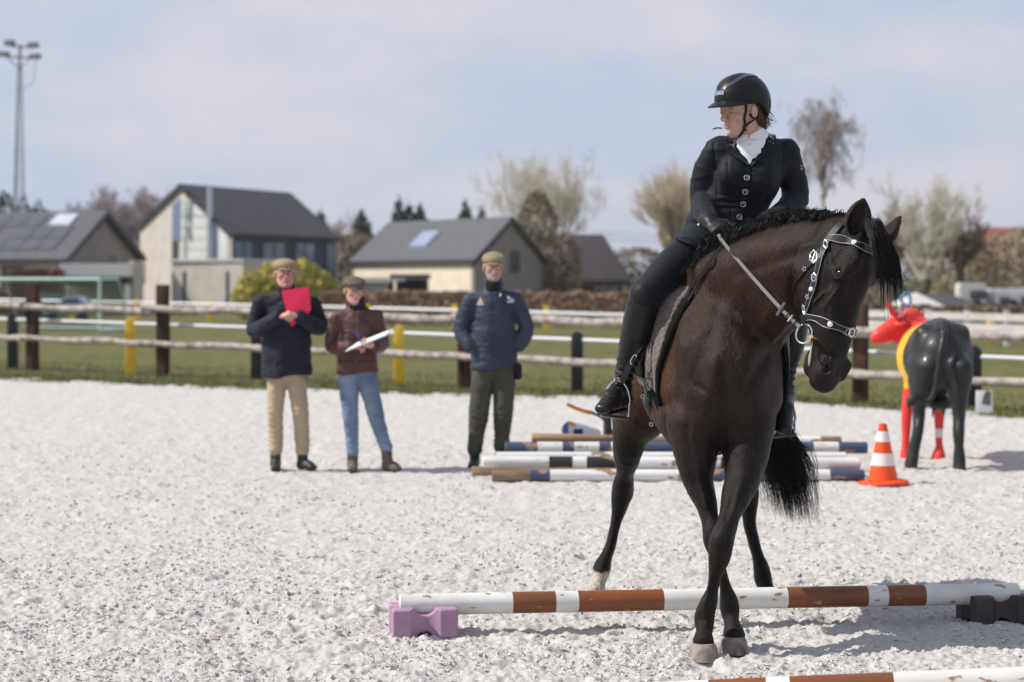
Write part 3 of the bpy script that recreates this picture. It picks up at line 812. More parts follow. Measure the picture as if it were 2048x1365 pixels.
    # shed and carport before it
    K = thing('garden_shed', P(742, 0, 80) * (1, 1, 0), 'light grey boarded garden shed with flat roof behind the woman', 'shed')
    a, b = P(708, 0, 80), P(776, 0, 80); zt = EYE - (563 - HOR) / F * 80; bm_ = M('shed_boards', srgb(188, 184, 182), rough=.7, color2=srgb(172, 170, 170), nscale=3)
    nb = 9
    MB().box((a[0] + .05, 80.03, -.2), (b[0] - .05, 82.6, zt - .05)).build('shed_core', edge, K)
    for k in range(nb):
        z0 = -.2 + (zt + .2) * k / nb; z1 = -.2 + (zt + .2) * (k + 1) / nb - .02
        MB().box((a[0], 79.97, z0), (b[0], 80.03, z1)).build('board', bm_, K)
    MB().box((a[0] - .4, 79.6, zt), (b[0] + .55, 82.8, zt + .14)).build('roof', panel, K)
    K = thing('open_shelter', P(825, 0, 84) * (1, 1, 0), 'open dark shelter leaning on the cream house', 'shelter')
    a, b = P(780, 0, 84), P(856, 0, 84); zt = EYE - (549 - HOR) / F * 84
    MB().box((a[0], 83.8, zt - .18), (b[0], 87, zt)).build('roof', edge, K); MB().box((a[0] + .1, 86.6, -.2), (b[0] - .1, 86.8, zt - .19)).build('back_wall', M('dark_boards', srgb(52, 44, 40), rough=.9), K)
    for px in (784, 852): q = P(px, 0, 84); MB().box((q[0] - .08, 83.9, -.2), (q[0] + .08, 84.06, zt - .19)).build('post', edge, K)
    # 4: thatched house
    T = thing('thatched_house', P(1175, 0, 112) * (1, 1, 0), 'house with a steep dark thatched hip roof behind the pollarded tree', 'house')
    ev = EYE - (560 - HOR) / F * 108; ap = EYE - (468 - HOR) / F * 112
    c = [P(1085, 0, 108), P(1262, 0, 108), P(1262, 0, 118), P(1085, 0, 118)]; r0, r1 = P(1120, 0, 113), P(1206, 0, 113)
    v = [np.array((p[0], p[1], ev)) for p in c] + [np.array((r0[0], 113, ap)), np.array((r1[0], 113, ap))]; v += [np.array((p[0], p[1], ev - .3)) for p in c]
    MB().add(v, [(0, 1, 5, 4), (1, 2, 5), (2, 3, 4, 5), (3, 0, 4), (0, 6, 7, 1), (1, 7, 8, 2), (2, 8, 9, 3), (3, 9, 6, 0), (9, 8, 7, 6)]).build('roof', roofmat('thatch', srgb(70, 64, 64), srgb(52, 48, 50), 5), T, bevel=.08)
    rb = M('red_brick', srgb(128, 84, 70), rough=.9, color2=srgb(108, 72, 62), nscale=4)
    a, b = P(1105, 0, 109), P(1245, 0, 109); MB().box((a[0], 109, -.2), (b[0], 117, ev - .05)).build('wall', rb, T)
    for px in (1128, 1190, 1215): q = P(px, 0, 109); window(T, (q[0], 108.97, .7), (1, 0, 0), .9, 1.0, (0, -1, 0), whitep, 1)
    # 5: red roofed house at the right edge
    A, B = P(1975, 0, 128) * (1, 1, 0), P(1955, 0, 138) * (1, 1, 0)
    T, inf = gable_house('red_roofed_house', 'house with a rusty red tiled roof at the right edge behind shrubs', A, B, np.array((9.5, 0.6, 0)), 2.6, 2.6, 4.75, .5, (rb, whitep, roofmat('red_tiles', srgb(150, 92, 74), srgb(128, 78, 66)), edge))
    # white caravans
    for k, (x0, x1, y0, y1) in enumerate(((1930, 1975, 566, 606), (1990, 2060, 578, 612))):
        T = thing('caravan', P((x0 + x1) / 2, 0, 92) * (1, 1, 0), ('white caravan partly hidden by the thin shrub near the gazebo', 'white caravan at the right edge of the picture, partly hidden by shrubs')[k], 'caravan', 'white caravans by the hedge')
        a, b = P(x0, 0, 92), P(x1, 0, 92); zt = EYE - (y0 - HOR) / F * 92
        MB().box((a[0], 92, .35), (b[0], 94.2, zt)).build('body', whitep, T, bevel=.18)
        for px in (x0 + 10, x1 - 18): q = P(px, 0, 92); MB().box((q[0], 91.97, zt - .75), (q[0] + .45, 92.01, zt - .35)).build('window', GLASS, T, bevel=.01)
        q = P((x0 + x1) / 2, 0, 92); MB().tube([(q[0], 91.98, .3), (q[0], 92.2, .3)], .3, 16).build('wheel', M('tyre', (.02, .02, .02), rough=.8), T, smooth=True)
    # gazebo
    T = thing('gazebo', P(1845, 0, 70) * (1, 1, 0), 'pale grey canvas gazebo roof behind the cow statue', 'gazebo')
    cv = M('canvas', srgb(190, 190, 184), rough=.9); zc = EYE - (612 - HOR) / F * 70; za = EYE - (585 - HOR) / F * 70
    a, b = P(1808, 0, 69), P(1890, 0, 69); m = (a + b) / 2
    MB().add([(a[0], 69, zc), (b[0], 69, zc), (b[0], 72, zc), (a[0], 72, zc), (m[0], 70.5, za), (a[0], 69, zc - .1), (b[0], 69, zc - .1), (b[0], 72, zc - .1), (a[0], 72, zc - .1)],
             [(0, 1, 4), (1, 2, 4), (2, 3, 4), (3, 0, 4), (0, 5, 6, 1), (1, 6, 7, 2), (2, 7, 8, 3), (3, 8, 5, 0), (8, 7, 6, 5)]).build('canopy', cv, T)
    for x, y in ((a[0] + .05, 69.05), (b[0] - .05, 69.05), (a[0] + .05, 71.95), (b[0] - .05, 71.95)): MB().tube([(x, y, 0), (x, y, zc - .1)], .03, 6).build('pole', wt_(), T)
    T = thing('low_barn', P(1930, 0, 80) * (1, 1, 0), 'low dark roofed barn between the gazebo and the caravans', 'barn')
    a, b = P(1872, 0, 80), P(1965, 0, 80); ze = EYE - (613 - HOR) / F * 80; zr = EYE - (588 - HOR) / F * 83
    MB().add([(a[0], 80, ze), (b[0], 80, ze), (b[0] - .6, 83, zr), (a[0] + .3, 83, zr), (b[0], 86, ze), (a[0], 86, ze)], [(0, 1, 2, 3), (2, 4, 5, 3), (1, 4, 2), (0, 3, 5), (5, 4, 1, 0)]).build('roof', tile_d, T)
    MB().box((a[0] + .2, 80.2, -.2), (b[0] - .2, 85.8, ze - .02)).build('wall', M('dark_boards', srgb(52, 44, 40)), T)
    # car glinting behind the fence at the left
    T = thing('parked_car', P(102, 0, 70) * (1, 1, 0), 'small silver blue car parked beyond the pitch, left of the carport', 'car')
    a = P(84, 0, 70); L = 1.75; body = M('car_paint', srgb(150, 165, 180), rough=.2, metal=.5, coat=1)
    pr = [(-.0, .18), (.0, .42), (.12, .48), (.5, .52), (.72, .80), (1.25, .82), (1.55, .56), (1.75, .5), (1.78, .2)]
    v = [(a[0] + x, 70, z + .12) for x, z in pr] + [(a[0] + x, 71.4, z + .12) for x, z in pr]; n = len(pr)
    MB().add(v, [tuple(range(n)), tuple(range(n, 2 * n))[::-1]] + [(k, n + k, n + (k + 1) % n, (k + 1) % n) for k in range(n)]).build('body', body, T, bevel=.05)
    for x in (.35, 1.4): MB().tube([(a[0] + x, 69.95, .2), (a[0] + x, 70.2, .2)], .19, 14).build('wheel', MATS['tyre'], T, smooth=True)
    MB().hexa([(a[0] + .66, 69.97, .70), (a[0] + 1.36, 69.97, .70), (a[0] + 1.36, 70.02, .70), (a[0] + .66, 70.02, .70), (a[0] + .80, 69.97, .88), (a[0] + 1.26, 69.97, .88), (a[0] + 1.26, 70.02, .88), (a[0] + .80, 70.02, .88)]).build('side_window', GLASS, T)
def wt_(): return M('white_tube', srgb(214, 216, 222))

def build_mast():
    T = thing('floodlight_mast', P(36, 0, 100) * (1, 1, 0), 'tall thin lattice mast carrying four floodlights at the left edge', 'mast')
    st = M('galvanised_steel', srgb(150, 152, 158), rough=.6, metal=.3, color2=srgb(120, 100, 96), nscale=.6)
    b = P(33, 0, 100)[:2]; t = P(39, 130, 100); H = t[2]; c0 = np.array((b[0], b[1], -.2)); c1 = t
    legs = []
    for k in range(3):
        a = 2 * math.pi * k / 3 + .4; o = np.array((math.cos(a), math.sin(a), 0)); p0 = c0 + o * .48; p1 = c1 + o * .10; legs.append((p0, p1))
        MB().tube([p0, (p0 + p1) / 2, p1], .030, 6).build('mast_leg', st, T, smooth=True)
    mb = MB(); n = 26
    for i in range(n):
        s0, s1 = i / n, (i + 1) / n
        for k in range(3):
            A, B = legs[k], legs[(k + 1) % 3]; mb.tube([A[0] + (A[1] - A[0]) * s0, B[0] + (B[1] - B[0]) * s1], .018, 4, cap=False)
            mb.tube([A[0] + (A[1] - A[0]) * s0, B[0] + (B[1] - B[0]) * s0], .018, 4, cap=False)
    mb.build('lattice_bracing', st, T, kind='stuff')
    top = P(40, 90, 100); MB().tube([c1, top], .07, 8).build('top_pole', st, T, smooth=True)
    def pp(x, y, D=100): return P(x, y, D)
    MB().tube([pp(18, 92), pp(66, 96)], .05, 6).build('crossarm', st, T); MB().tube([pp(8, 113), pp(72, 117)], .05, 6).build('crossarm', st, T)
    MB().tube([pp(38, 136), pp(14, 114, 99.8)], .03, 6).build('strut', st, T); MB().tube([pp(38, 136), pp(62, 117, 99.8)], .03, 6).build('strut', st, T)
    lm = M('lamp_housing', srgb(58, 62, 60), rough=.5); gl = M('lamp_glass', srgb(120, 130, 120), rough=.1, spec=.8)
    for x, y, r in ((19, 87, .1), (66, 91, .05), (8, 109, -.1), (70, 114, .05)):
        c = pp(x, y, 99.6); o = MB().hexa([c + (-.26, -.15, -.14), c + (.26, -.15, -.14 + r * .2), c + (.26, .2, -.10), c + (-.26, .2, -.10), c + (-.26, -.10, .14), c + (.26, -.10, .14 + r * .2), c + (.26, .2, .12), c + (-.26, .2, .12)]).build('floodlight', lm, T, bevel=.02)
        MB().hexa([c + (-.22, -.17, -.11), c + (.22, -.17, -.11), c + (.22, -.155, -.11), c + (-.22, -.155, -.11), c + (-.22, -.12, .11), c + (.22, -.12, .11), c + (.22, -.11, .11), c + (-.22, -.11, .11)]).build('lamp_glass', gl, o)
    cab = catmull([pp(72, 118), pp(68, 160), pp(58, 172), pp(44, 176)], 12); MB().tube(cab, .015, 4).build('cable', lm, T)

# ------------------------------------------------------------------ trees and shrubs
def grow(g, base, H, spread, levels=4, n0=5, trunk_h=.3, r0=.16, up=.35, twig=.012, droop=0.0, jit=.35, br=(3, 4), lean=0):
    segs_t, segs_c = [], []
    def seg(lst, pts, r): lst.append((np.array(pts), np.array(r)))
    top = base + np.array((lean * H * trunk_h, 0, H * trunk_h))
    seg(segs_t, [base - (0, 0, .2), (base + top) / 2 + (g.normal(0, .02 * H), 0, 0), top], [r0 * 1.2, r0, r0 * .85])
    def rec(p, d, L, r, lv):
        m = p + d * L * .5 + g.normal(0, .05, 3) * L; d2 = nz(d + g.normal(0, .16, 3) + (0, 0, up * .25 - droop * (levels - lv) * .3)); e = m + d2 * L * .5
        r2 = max(r * .62, twig * .7)
        seg(segs_c, [p, m, e], [r, (r + r2) / 2, r2])
        if lv == 0: return
        for k in range(g.integers(br[0], br[1] + 1)):
            t = g.uniform(.35, 1.0); q = p + (m - p) * min(1, t * 2) if t < .5 else m + (e - m) * (t * 2 - 1)
            nd = nz(d2 + g.normal(0, jit, 3) * 1.6 + (0, 0, up)); rec(q, nd, L * g.uniform(.55, .78), max(r2 * .72, twig), lv - 1)
    for k in range(n0):
        a = 2 * math.pi * (k + g.uniform(-.3, .3)) / n0; tl = g.uniform(.05, 1) * spread
        d = nz((math.cos(a) * tl, math.sin(a) * tl, 1)); rec(top - (0, 0, g.uniform(0, .25) * H * trunk_h), d, H * (1 - trunk_h) * g.uniform(.34, .46), r0 * .5, levels)
    return segs_t, segs_c
def tube_batch(segs, n=4):
    C = np.array([s[0] for s in segs]); R = np.array([s[1] for s in segs]); return strands(C, R, n)
def bare_tree(name, label, px, py_base, D, H, spread, bark, twigm, seed, group=None, cat='tree', width=None, **kw):
    g = np.random.default_rng(seed); b = P(px, 0, D); b[2] = 0
    T = thing(name, b, label, cat, group)
    st, scw = grow(g, b, H, spread, **kw)
    zm = np.percentile([q[0][-1][2] for q in scw], 99.5); k = H / zm
    wd = max(np.percentile([abs(q[0][-1][0] - b[0]) for q in scw], 98), .1); kx = (width / 2 / wd) if width else k
    for lst in (st, scw):
        for q in lst: q[0][:, 2] *= k; q[0][:, :2] = b[:2] + (q[0][:, :2] - b[:2]) * kx
    v, f = tube_batch(st, 7); put('trunk', new_mesh('trunk', v, f), bark, T)
    v, f = tube_batch(scw, 3); put('crown', new_mesh('crown', v, f), twigm, T)
    return T
def leafy(name, label, px, D, H, W, mat, seed, shape='cone', n=5000, leaf=.10, group=None, cat='tree', z0=.0, trunkm=None, W2=None):
    g = np.random.default_rng(seed); b = P(px, 0, D); b[2] = 0
    T = thing(name, b, label, cat, group)
    u = g.uniform(0, 1, n)
    if shape == 'cone':
        u = 1 - np.sqrt(u) * .98; rr = (1 - u) ** .8 * (1 + .25 * np.sin(u * 40) * .5); z = z0 + (H - z0) * u
    elif shape == 'column':
        rr = np.sqrt(np.clip(1 - (2 * u - .9) ** 4, .05, 1)); z = z0 + (H - z0) * u
    else:
        rr = np.sqrt(np.clip(1 - (u * 1.9 - .9) ** 2, .02, 1)); z = z0 + (H - z0) * u
    a = g.uniform(0, 6.283, n); q = g.uniform(.35, 1, n) ** .5
    lump = 1 + .28 * fbm(np.cos(a) * 2 + seed, np.sin(a) * 2, z / H * 5, 3, seed)
    x = b[0] + np.cos(a) * rr * q * W / 2 * lump; y = b[1] + np.sin(a) * rr * q * (W2 or W) / 2 * lump; z = z + g.normal(0, .02 * H, n)
    c = np.stack([x, y, np.maximum(z, .02)], 1); s = leaf * g.uniform(.5, 1.4, n)
    d1 = g.normal(0, 1, (n, 3)); d1[:, 2] += .5; d1 /= np.linalg.norm(d1, axis=1)[:, None]; d2 = np.cross(d1, g.normal(0, 1, (n, 3))); d2 /= np.linalg.norm(d2, axis=1)[:, None] + 1e-6
    V = np.stack([c - d1 * s[:, None], c + d2 * s[:, None] * .45, c + d1 * s[:, None], c - d2 * s[:, None] * .45], 1)
    me = new_mesh('foliage', V.reshape(-1, 3), np.arange(n * 4).reshape(-1, 4), False); put('foliage', me, mat, T)
    st, sg = grow(g, b, H * .9, .5 * W / H, levels=2, n0=6, trunk_h=.45, r0=max(.05, H * .018), twig=.015)
    v, f = tube_batch(st + sg, 5); put('trunk', new_mesh('trunk', v, f), trunkm or M('brown_bark', srgb(88, 76, 66), rough=.95), T)
    return T
def hof(py, D): return EYE - (py - HOR) / F * D
def build_plants():
    barkg = M('grey_bark', srgb(112, 102, 92), rough=.95, color2=srgb(86, 78, 70), nscale=4); tw_pale = M('pale_twigs', srgb(196, 190, 172), rough=.9); tw_br = M('brown_twigs', srgb(120, 104, 84), rough=.9)
    tw_pur = M('purple_twigs', srgb(142, 128, 128), rough=.9); birch = M('birch_bark', srgb(214, 208, 200), rough=.8, color2=srgb(90, 84, 80), nscale=3, nlo=.55, nhi=.6, stretch=(1, 1, 2))
    tw_gold = M('golden_twigs', srgb(190, 176, 150), rough=.9); ivy = M('ivy_leaves', srgb(118, 108, 86), rough=.8, color2=srgb(136, 120, 96), nscale=6)
    con = M('conifer_needles', srgb(44, 58, 44), rough=.8, color2=srgb(62, 78, 54), nscale=3); con2 = M('olive_conifer', srgb(92, 96, 66), rough=.8)
    fors = M('golden_foliage', srgb(196, 184, 84), rough=.7, color2=srgb(158, 152, 72), nscale=5); hedg = M('copper_hedge', srgb(164, 136, 112), rough=.85, color2=srgb(138, 118, 96), nscale=4); hedb = M('brown_hedge', srgb(136, 120, 100), rough=.85, color2=srgb(114, 104, 84), nscale=4)
    G = 'bare trees behind the houses'
    bare_tree('willow_tree', 'wide pale bare willow behind the cream house and the thatched roof', 1092, 600, 125, hof(302, 125), 1.15, barkg, tw_pale, 3, levels=5, n0=10, trunk_h=.20, r0=.30, up=.30, twig=.011, jit=.36, width=6.9)
    leafy('ivy_clad_tree', 'dense brown ivy clad tree beside the shade painted gable', 1075, 101, hof(388, 101), 2.4, ivy, 5, 'round', 3600, .10, z0=1.0)
    leafy('ivy_clad_tree', 'brown twiggy shrub below the ivy clad tree, in front of the thatched roof', 1128, 100, hof(470, 100), 2.0, M('twiggy_brown', srgb(134, 118, 96), rough=.9), 6, 'round', 1500, .12, z0=.3)
    bare_tree('pollard_willow', 'pale bare pollarded willow just left of the rider', 1345, 600, 108, hof(322, 108), .55, barkg, tw_gold, 8, levels=4, n0=22, trunk_h=.30, r0=.30, up=.50, twig=.011, jit=.30, width=4.0)
    bare_tree('birch_tree', 'tall bare birch with white trunk, right of the rider', 1645, 600, 92, hof(196, 92), .60, birch, M('birch_twigs', srgb(150, 138, 128), rough=.9), 11, levels=5, n0=10, trunk_h=.50, r0=.15, up=.02, droop=.75, twig=.009, jit=.45, br=(2, 4), width=3.5)
    bare_tree('pollard_willow', 'broad bare willow clump with dark trunks above the gazebo', 1855, 600, 96, hof(345, 96), .85, M('dark_bark', srgb(82, 74, 64), rough=.95), tw_pale, 15, levels=5, n0=9, trunk_h=.22, r0=.28, up=.45, twig=.010, jit=.34, br=(2, 4), width=5.2)
    bare_tree('pollard_willow', 'smaller bare willow with dark trunk behind the horse ear', 1790, 600, 98, hof(400, 98), .6, MATS['dark_bark'], tw_br, 16, levels=4, n0=9, trunk_h=.3, r0=.22, up=.4, twig=.02)
    bare_tree('pollard_willow', 'slim bare willow leaning at the right of the willow clump', 1905, 600, 97, hof(430, 97), .7, MATS['dark_bark'], tw_br, 17, levels=4, n0=9, trunk_h=.35, r0=.2, up=.4, twig=.02, lean=.2)
    for k, (px, py, D, seed, lab) in enumerate(((170, 385, 150, 21, 'leftmost of the purplish bare trees beyond the bungalow'), (215, 372, 152, 22, 'purplish bare tree above the bungalow roof'), (262, 378, 150, 23, 'purplish bare tree between bungalow and modern house'), (312, 376, 152, 24, 'rightmost purplish bare tree, beside the steep roof of the modern house'),
                                                (620, 410, 150, 25, 'bare tree just right of the modern house roof'), (690, 430, 150, 26, 'faint bare tree beside the small dark fir'))):
        bare_tree('bare_tree', lab, px, 600, D, hof(py, D), .7, barkg, tw_pur, seed, group=G, levels=5 if k < 4 else 4, n0=8, trunk_h=.22, r0=.22, up=.35, twig=.016, jit=.36, br=(2, 4))
    for k, (px, py, w, lab) in enumerate(((10, 380, 3.4, 'large dark conifer at the left edge'), (48, 392, 3.2, 'dark conifer behind the mast'), (76, 398, 2.4, 'small dark conifer right of the mast'), (640, 418, 2.2, 'olive conifer right of the modern house'), (724, 421, 2.2, 'pointed dark fir between the two houses'),
                                          (797, 401, 2.0, 'left fir of the trio above the cream house roof'), (818, 405, 1.8, 'middle fir of the trio above the cream house roof'), (840, 408, 2.0, 'right fir of the trio above the cream house roof'), (932, 403, 2.1, 'single dark fir above the cream house roof'), (963, 412, 1.0, 'thin olive conifer above the cream house roof'))):
        D = 135; leafy('conifer_tree', lab, px, D, hof(py, D), w * 1.7, con if k not in (3, 9) else con2, 40 + k, 'cone', 2600, .22, group='conifers on the skyline', z0=.5)
    # scrub and hedges along the skyline
    tb = M('distant_scrub', srgb(152, 142, 124), rough=.9, color2=srgb(134, 126, 112), nscale=.4)
    for k, (px, py, w, D, lab, m) in enumerate(((705, 470, 4.6, 120, 'brown bare thicket between the modern house and the cream house', hedb), (1275, 498, 5.5, 118, 'low tan scrub right of the thatched roof', tb), (1390, 500, 6, 118, 'tan scrub behind the rider', tb), (1520, 490, 7, 118, 'tan scrub behind the horse neck', tb),
                                               (1690, 470, 6, 118, 'tan scrub below the birch', tb), (1790, 492, 5, 110, 'olive scrub behind the willow trunks', tb), (1925, 480, 4.0, 102, 'golden brown leafless shrub by the white caravans', M('rusty_scrub', srgb(156, 140, 112), rough=.9)),
                                               (2010, 470, 5, 110, 'rust brown shrub before the red roof', MATS['rusty_scrub']), (2070, 450, 5, 120, 'dark scrub at the right edge', tb), (1000, 500, 4, 120, 'scrub behind the cream house', tb))):
        leafy('scrub_thicket', lab, px, D, hof(py, D), w, m, 70 + k, 'round', 2600, .15, group='scrub along the skyline', cat='shrub', z0=.0)
    # golden shrub
    for k, (px, py, w, lab) in enumerate(((505, 548, 1.6, 'left part of the golden green shrubs behind the man in the navy coat'), (548, 528, 1.9, 'middle golden green shrub behind the tweed flat cap'), (604, 524, 2.0, 'tallest golden green shrub right of the man in navy'), (645, 546, 1.4, 'rightmost golden green shrub'))):
        leafy('golden_shrub', lab, px, 78 + k * .3, hof(py, 78), w, fors, 90 + k, 'round', 1900, .11, group='golden green shrubs', cat='shrub')
    def hedge(label, px0, px1, D0, D1, py0, mat, seed, dep=1.2, n=5000, cat='hedge', py1=None):
        g = np.random.default_rng(seed); T = thing('hedge', P((px0 + px1) / 2, 0, (D0 + D1) / 2) * (1, 1, 0), label, cat)
        t = g.uniform(0, 1, n); px = px0 + (px1 - px0) * t; D = D0 + (D1 - D0) * t; H = EYE - (py0 + ((py1 or py0) - py0) * t - HOR) / F * D + .10 * fbm(t * 30, t * 0, None, 3, seed)
        e = g.uniform(0, 1, n); z = np.where(e < .35, H - g.uniform(0, .12, n), g.uniform(0, 1, n) * H); y = D + np.where(e < .35, g.uniform(0, dep, n), g.uniform(0, .15, n))
        c = np.stack([(px - 1024) / F * D, y, z], 1); s = .08 * g.uniform(.6, 1.5, n)
        d1 = g.normal(0, 1, (n, 3)); d1 /= np.linalg.norm(d1, axis=1)[:, None]; d2 = np.cross(d1, g.normal(0, 1, (n, 3))); d2 /= np.linalg.norm(d2, axis=1)[:, None]
        V = np.stack([c - d1 * s[:, None], c + d2 * s[:, None] * .6, c + d1 * s[:, None], c - d2 * s[:, None] * .6], 1)
        put('foliage', new_mesh('foliage', V.reshape(-1, 3), np.arange(n * 4).reshape(-1, 4), False), mat, T)
        mb = MB(); K = 10
        for k in range(K):
            a = px0 + (px1 - px0) * k / K; b = px0 + (px1 - px0) * (k + 1) / K; Da = D0 + (D1 - D0) * k / K; Db = D0 + (D1 - D0) * (k + 1) / K
            A, B = P(a, 0, Da), P(b, 0, Db); h = hof(py0 + ((py1 or py0) - py0) * k / K, Da) - .08
            mb.hexa([(A[0], Da + .1, -.1), (B[0], Db + .1, -.1), (B[0], Db + dep, -.1), (A[0], Da + dep, -.1), (A[0], Da + .1, h), (B[0], Db + .1, h), (B[0], Db + dep, h), (A[0], Da + dep, h)])
        mb.build('hedge_core', mat, T)
    hedge('copper brown clipped hedge along the pitch behind the people', 640, 1275, 72, 66, 584, hedg, 7, n=9000, py1=588)
    hedge('brown clipped hedge at the right below the gazebo', 1560, 2200, 62, 52, 616, hedb, 8, n=6000, py1=614)
    hedge('reddish hedge in front of the bungalow', 15, 118, 84, 84, 541, M('red_hedge', srgb(122, 88, 76), rough=.85), 9, n=2500)
    hedge('olive hedge beyond the goal', -150, 130, 88, 88, 580, hedb, 10, n=2500)
    T = thing('tarpaulin', P(98, 0, 80) * (1, 1, 0), 'dark green tarpaulin over a stack, left of the carport', 'tarpaulin')
    S = SDF(); a = P(98, 0, 80); S.seg((a[0] - .35, 80, .5), (a[0] + .35, 80, .5), (.5, .55), (.45, .5)); put('cover', S.mesh('cover', .06), M('green_tarp', srgb(38, 62, 50), rough=.5), T)
    # wires
    for k, (y0, y1) in enumerate(((464, 472), (470, 481), (477, 489))):
        T = MB().tube([P(1180, y0, 140), P(1330, y1, 140)], .018, 4).build('power_line', M('wire', (.1, .1, .1)))
        tag(T, ('topmost', 'middle', 'lowest')[k] + ' of the thin overhead wires right of the thatched house', 'wire', 'overhead wires')
if True:
    build_fences(); build_houses(); build_mast(); build_plants()
# ------------------------------------------------------------------ figures
SKIN = M('skin', (1, 1, 1), rough=.50, spec=.35, attr=True, sss=.0)
def frame(f, tilt=0.0, roll=0.0):
    f = nz((f[0], f[1], 0)); l = np.cross((0, 0, 1), f); u = np.array((0, 0, 1.0))
    f2 = f * math.cos(tilt) - u * math.sin(tilt); u2 = u * math.cos(tilt) + f * math.sin(tilt)
    l2 = l * math.cos(roll) + u2 * math.sin(roll); u3 = u2 * math.cos(roll) - l * math.sin(roll)
    return l2, f2, u3
def head_sdf(S, O, fr, s=1.0, neck=None, female=False, nr=.056):
    l, f, u = fr
    def q(a, b, c): return O + s * (a * l + b * f + c * u)
    ax = (l, f, u)
    S.ell(q(0, -.014, .042), (.077 * s, .094 * s, .080 * s), ax, k=.02)
    S.seg(q(0, .030, .035), q(0, .036, -.052), (.063 * s, .054 * s), (.049 * s, .046 * s), l, k=.02)
    S.seg(q(0, .018, -.050), q(0, .056, -.088), ((.041 if female else .052) * s, .040 * s), ((.019 if female else .028) * s, .021 * s), l, k=.02)
    for a in (-1, 1):
        jw = .60 if female else 1.0
        S.seg(q(.048 * a * (.88 if female else 1), .0, -.03), q(.030 * a * jw, .045, -.080), .020 * s * jw, .018 * s * jw, l, k=.02)
        S.ell(q(.042 * a, .054, -.014), (.024 * s, .024 * s, .020 * s), ax, k=.015)
    S.seg(q(-.036, .073 if female else .077, .029), q(.036, .073 if female else .077, .029), (.010 * s, .012 * s), k=.015)
    for a in (-1, 1):
        S.ell(q(.031 * a, .095, .011), (.017 * s, .013 * s, .011 * s), ax, k=.010, op='-')
        S.ell(q(.031 * a, .0755 if female else .0745, .010), (.0145 * s, .0135 * s, .0130 * s), ax, k=.003)
        S.seg(q(.044 * a, .081, .0165), q(.018 * a, .087, .0165), .0042 * s, .0038 * s, k=.004)   # upper lid
    S.seg(q(0, .086, .020), q(0, .107, -.016), .0085 * s, .0118 * s, k=.008)
    for a in (-1, 1): S.ell(q(.0115 * a, .099, -.021), (.0085 * s, .0100 * s, .0080 * s), ax, k=.005)
    fs = .84 if female else 1.0
    S.ell(q(0, .077, -.046), (.028 * s * fs, .017 * s * fs, .020 * s), ax, k=.012)
    S.seg(q(-.020, .088, -.0455), q(.020, .088, -.0455), .0055 * s * fs, k=.004)
    S.seg(q(-.017, .0885, -.0565), q(.017, .0875, -.0565), .0066 * s * fs, k=.004)
    S.seg(q(-.022, .0975, -.0508), q(.022, .0975, -.0508), (.005 * s, .0016 * s), lat=f, k=.002, op='-')
    S.ell(q(0, .078 if female else .077, -.084), ((.014 if female else .020) * s, .014 * s, .014 * s), ax, k=.012)
    for a in (-1, 1):
        S.ell(q(.080 * a, -.012, .004), (.0085 * s, .018 * s, .031 * s), (nz(l + f * .25 * -a * 0), f, u), k=.006)
        S.ell(q(.089 * a, -.008, .006), (.006 * s, .010 * s, .019 * s), ax, k=.004, op='-')
    if neck is not None: S.chain([q(0, -.022, -.045), (q(0, -.022, -.045) + neck) / 2 + f * .004, neck], [nr, nr * .98, nr * 1.1], lat=l, k=.02)
    return q
def face_color(v, O, fr, s, base, lip=None, beard=None, brow=(.10, .06, .04)):
    l, f, u = fr; w = (v - O) / s; a, b, c = w @ l, w @ f, w @ u
    col = np.tile(np.array(base), (len(v), 1)) * (1 + .10 * fbm(a * 60, b * 60, c * 60, 3, 8))[:, None]
    def blend(mask, rgb, k=1.0):
        m = (np.clip(mask, 0, 1) * k)[:, None]; col[:] = col * (1 - m) + np.array(rgb) * m
    r = np.array(base)
    front = (b > .03)
    blend(np.exp(-((np.abs(a) - .042) ** 2 + (c + .022) ** 2) / .0005) * front, r * (1.02, .72, .70), .55)
    blend(np.exp(-(a ** 2 / .00018 + (c + .014) ** 2 / .00035)) * (b > .09), r * (1.02, .74, .72), .5)
    if lip: blend((np.abs(a) < .023) * np.exp(-((c + .051) / .0085) ** 4) * (b > .078), lip, .85)
    if beard:
        m = np.clip((-c - .040) / .012, 0, 1) * (b > .0) + np.clip((np.abs(a) - .045) / .01, 0, 1) * (c < -.015) * (b > 0) + (c > -.046) * (c < -.034) * (np.abs(a) < .03) * (b > .07)
        m = np.clip(m, 0, 1) * (c > -.125) * (1 - (np.abs(a) < .019) * np.exp(-((c + .051) / .007) ** 4))
        blend(m * (.8 + .2 * fbm(a * 300, b * 300, c * 300, 2, 3)), beard, .8)
    blend(np.exp(-((np.abs(a) - .031) / .016) ** 4) * np.exp(-((c - .030) / .0055) ** 2) * (b > .05), brow, .75)
    blend(np.exp(-((np.abs(a) - .031) / .014) ** 4) * np.exp(-((c - .0075) / .0036) ** 2) * (b > .05), (.03, .02, .015), .92)
    if lip: blend((np.abs(a) < .022) * np.exp(-((c + .0508) / .0016) ** 2) * (b > .078), (.10, .03, .03), .8)
    return np.clip(col, 0, 1)
def eyes(q, fr, s, parent):
    m = M('eye_white', (.70, .68, .66), rough=.15, spec=.6); i = M('iris', (.03, .025, .02), rough=.1, spec=.8)
    for a in (-1, 1):
        put('eyeball', SDF().ell(q(.031 * a, .0765, .0090), (.0128 * s,) * 3, fr).mesh('eyeball', .0035, m=.01), m, parent)
        put('iris', SDF().ell(q(.031 * a, .0835, .0085), (.0062 * s,) * 3, fr).mesh('iris', .0025, m=.01), i, parent)
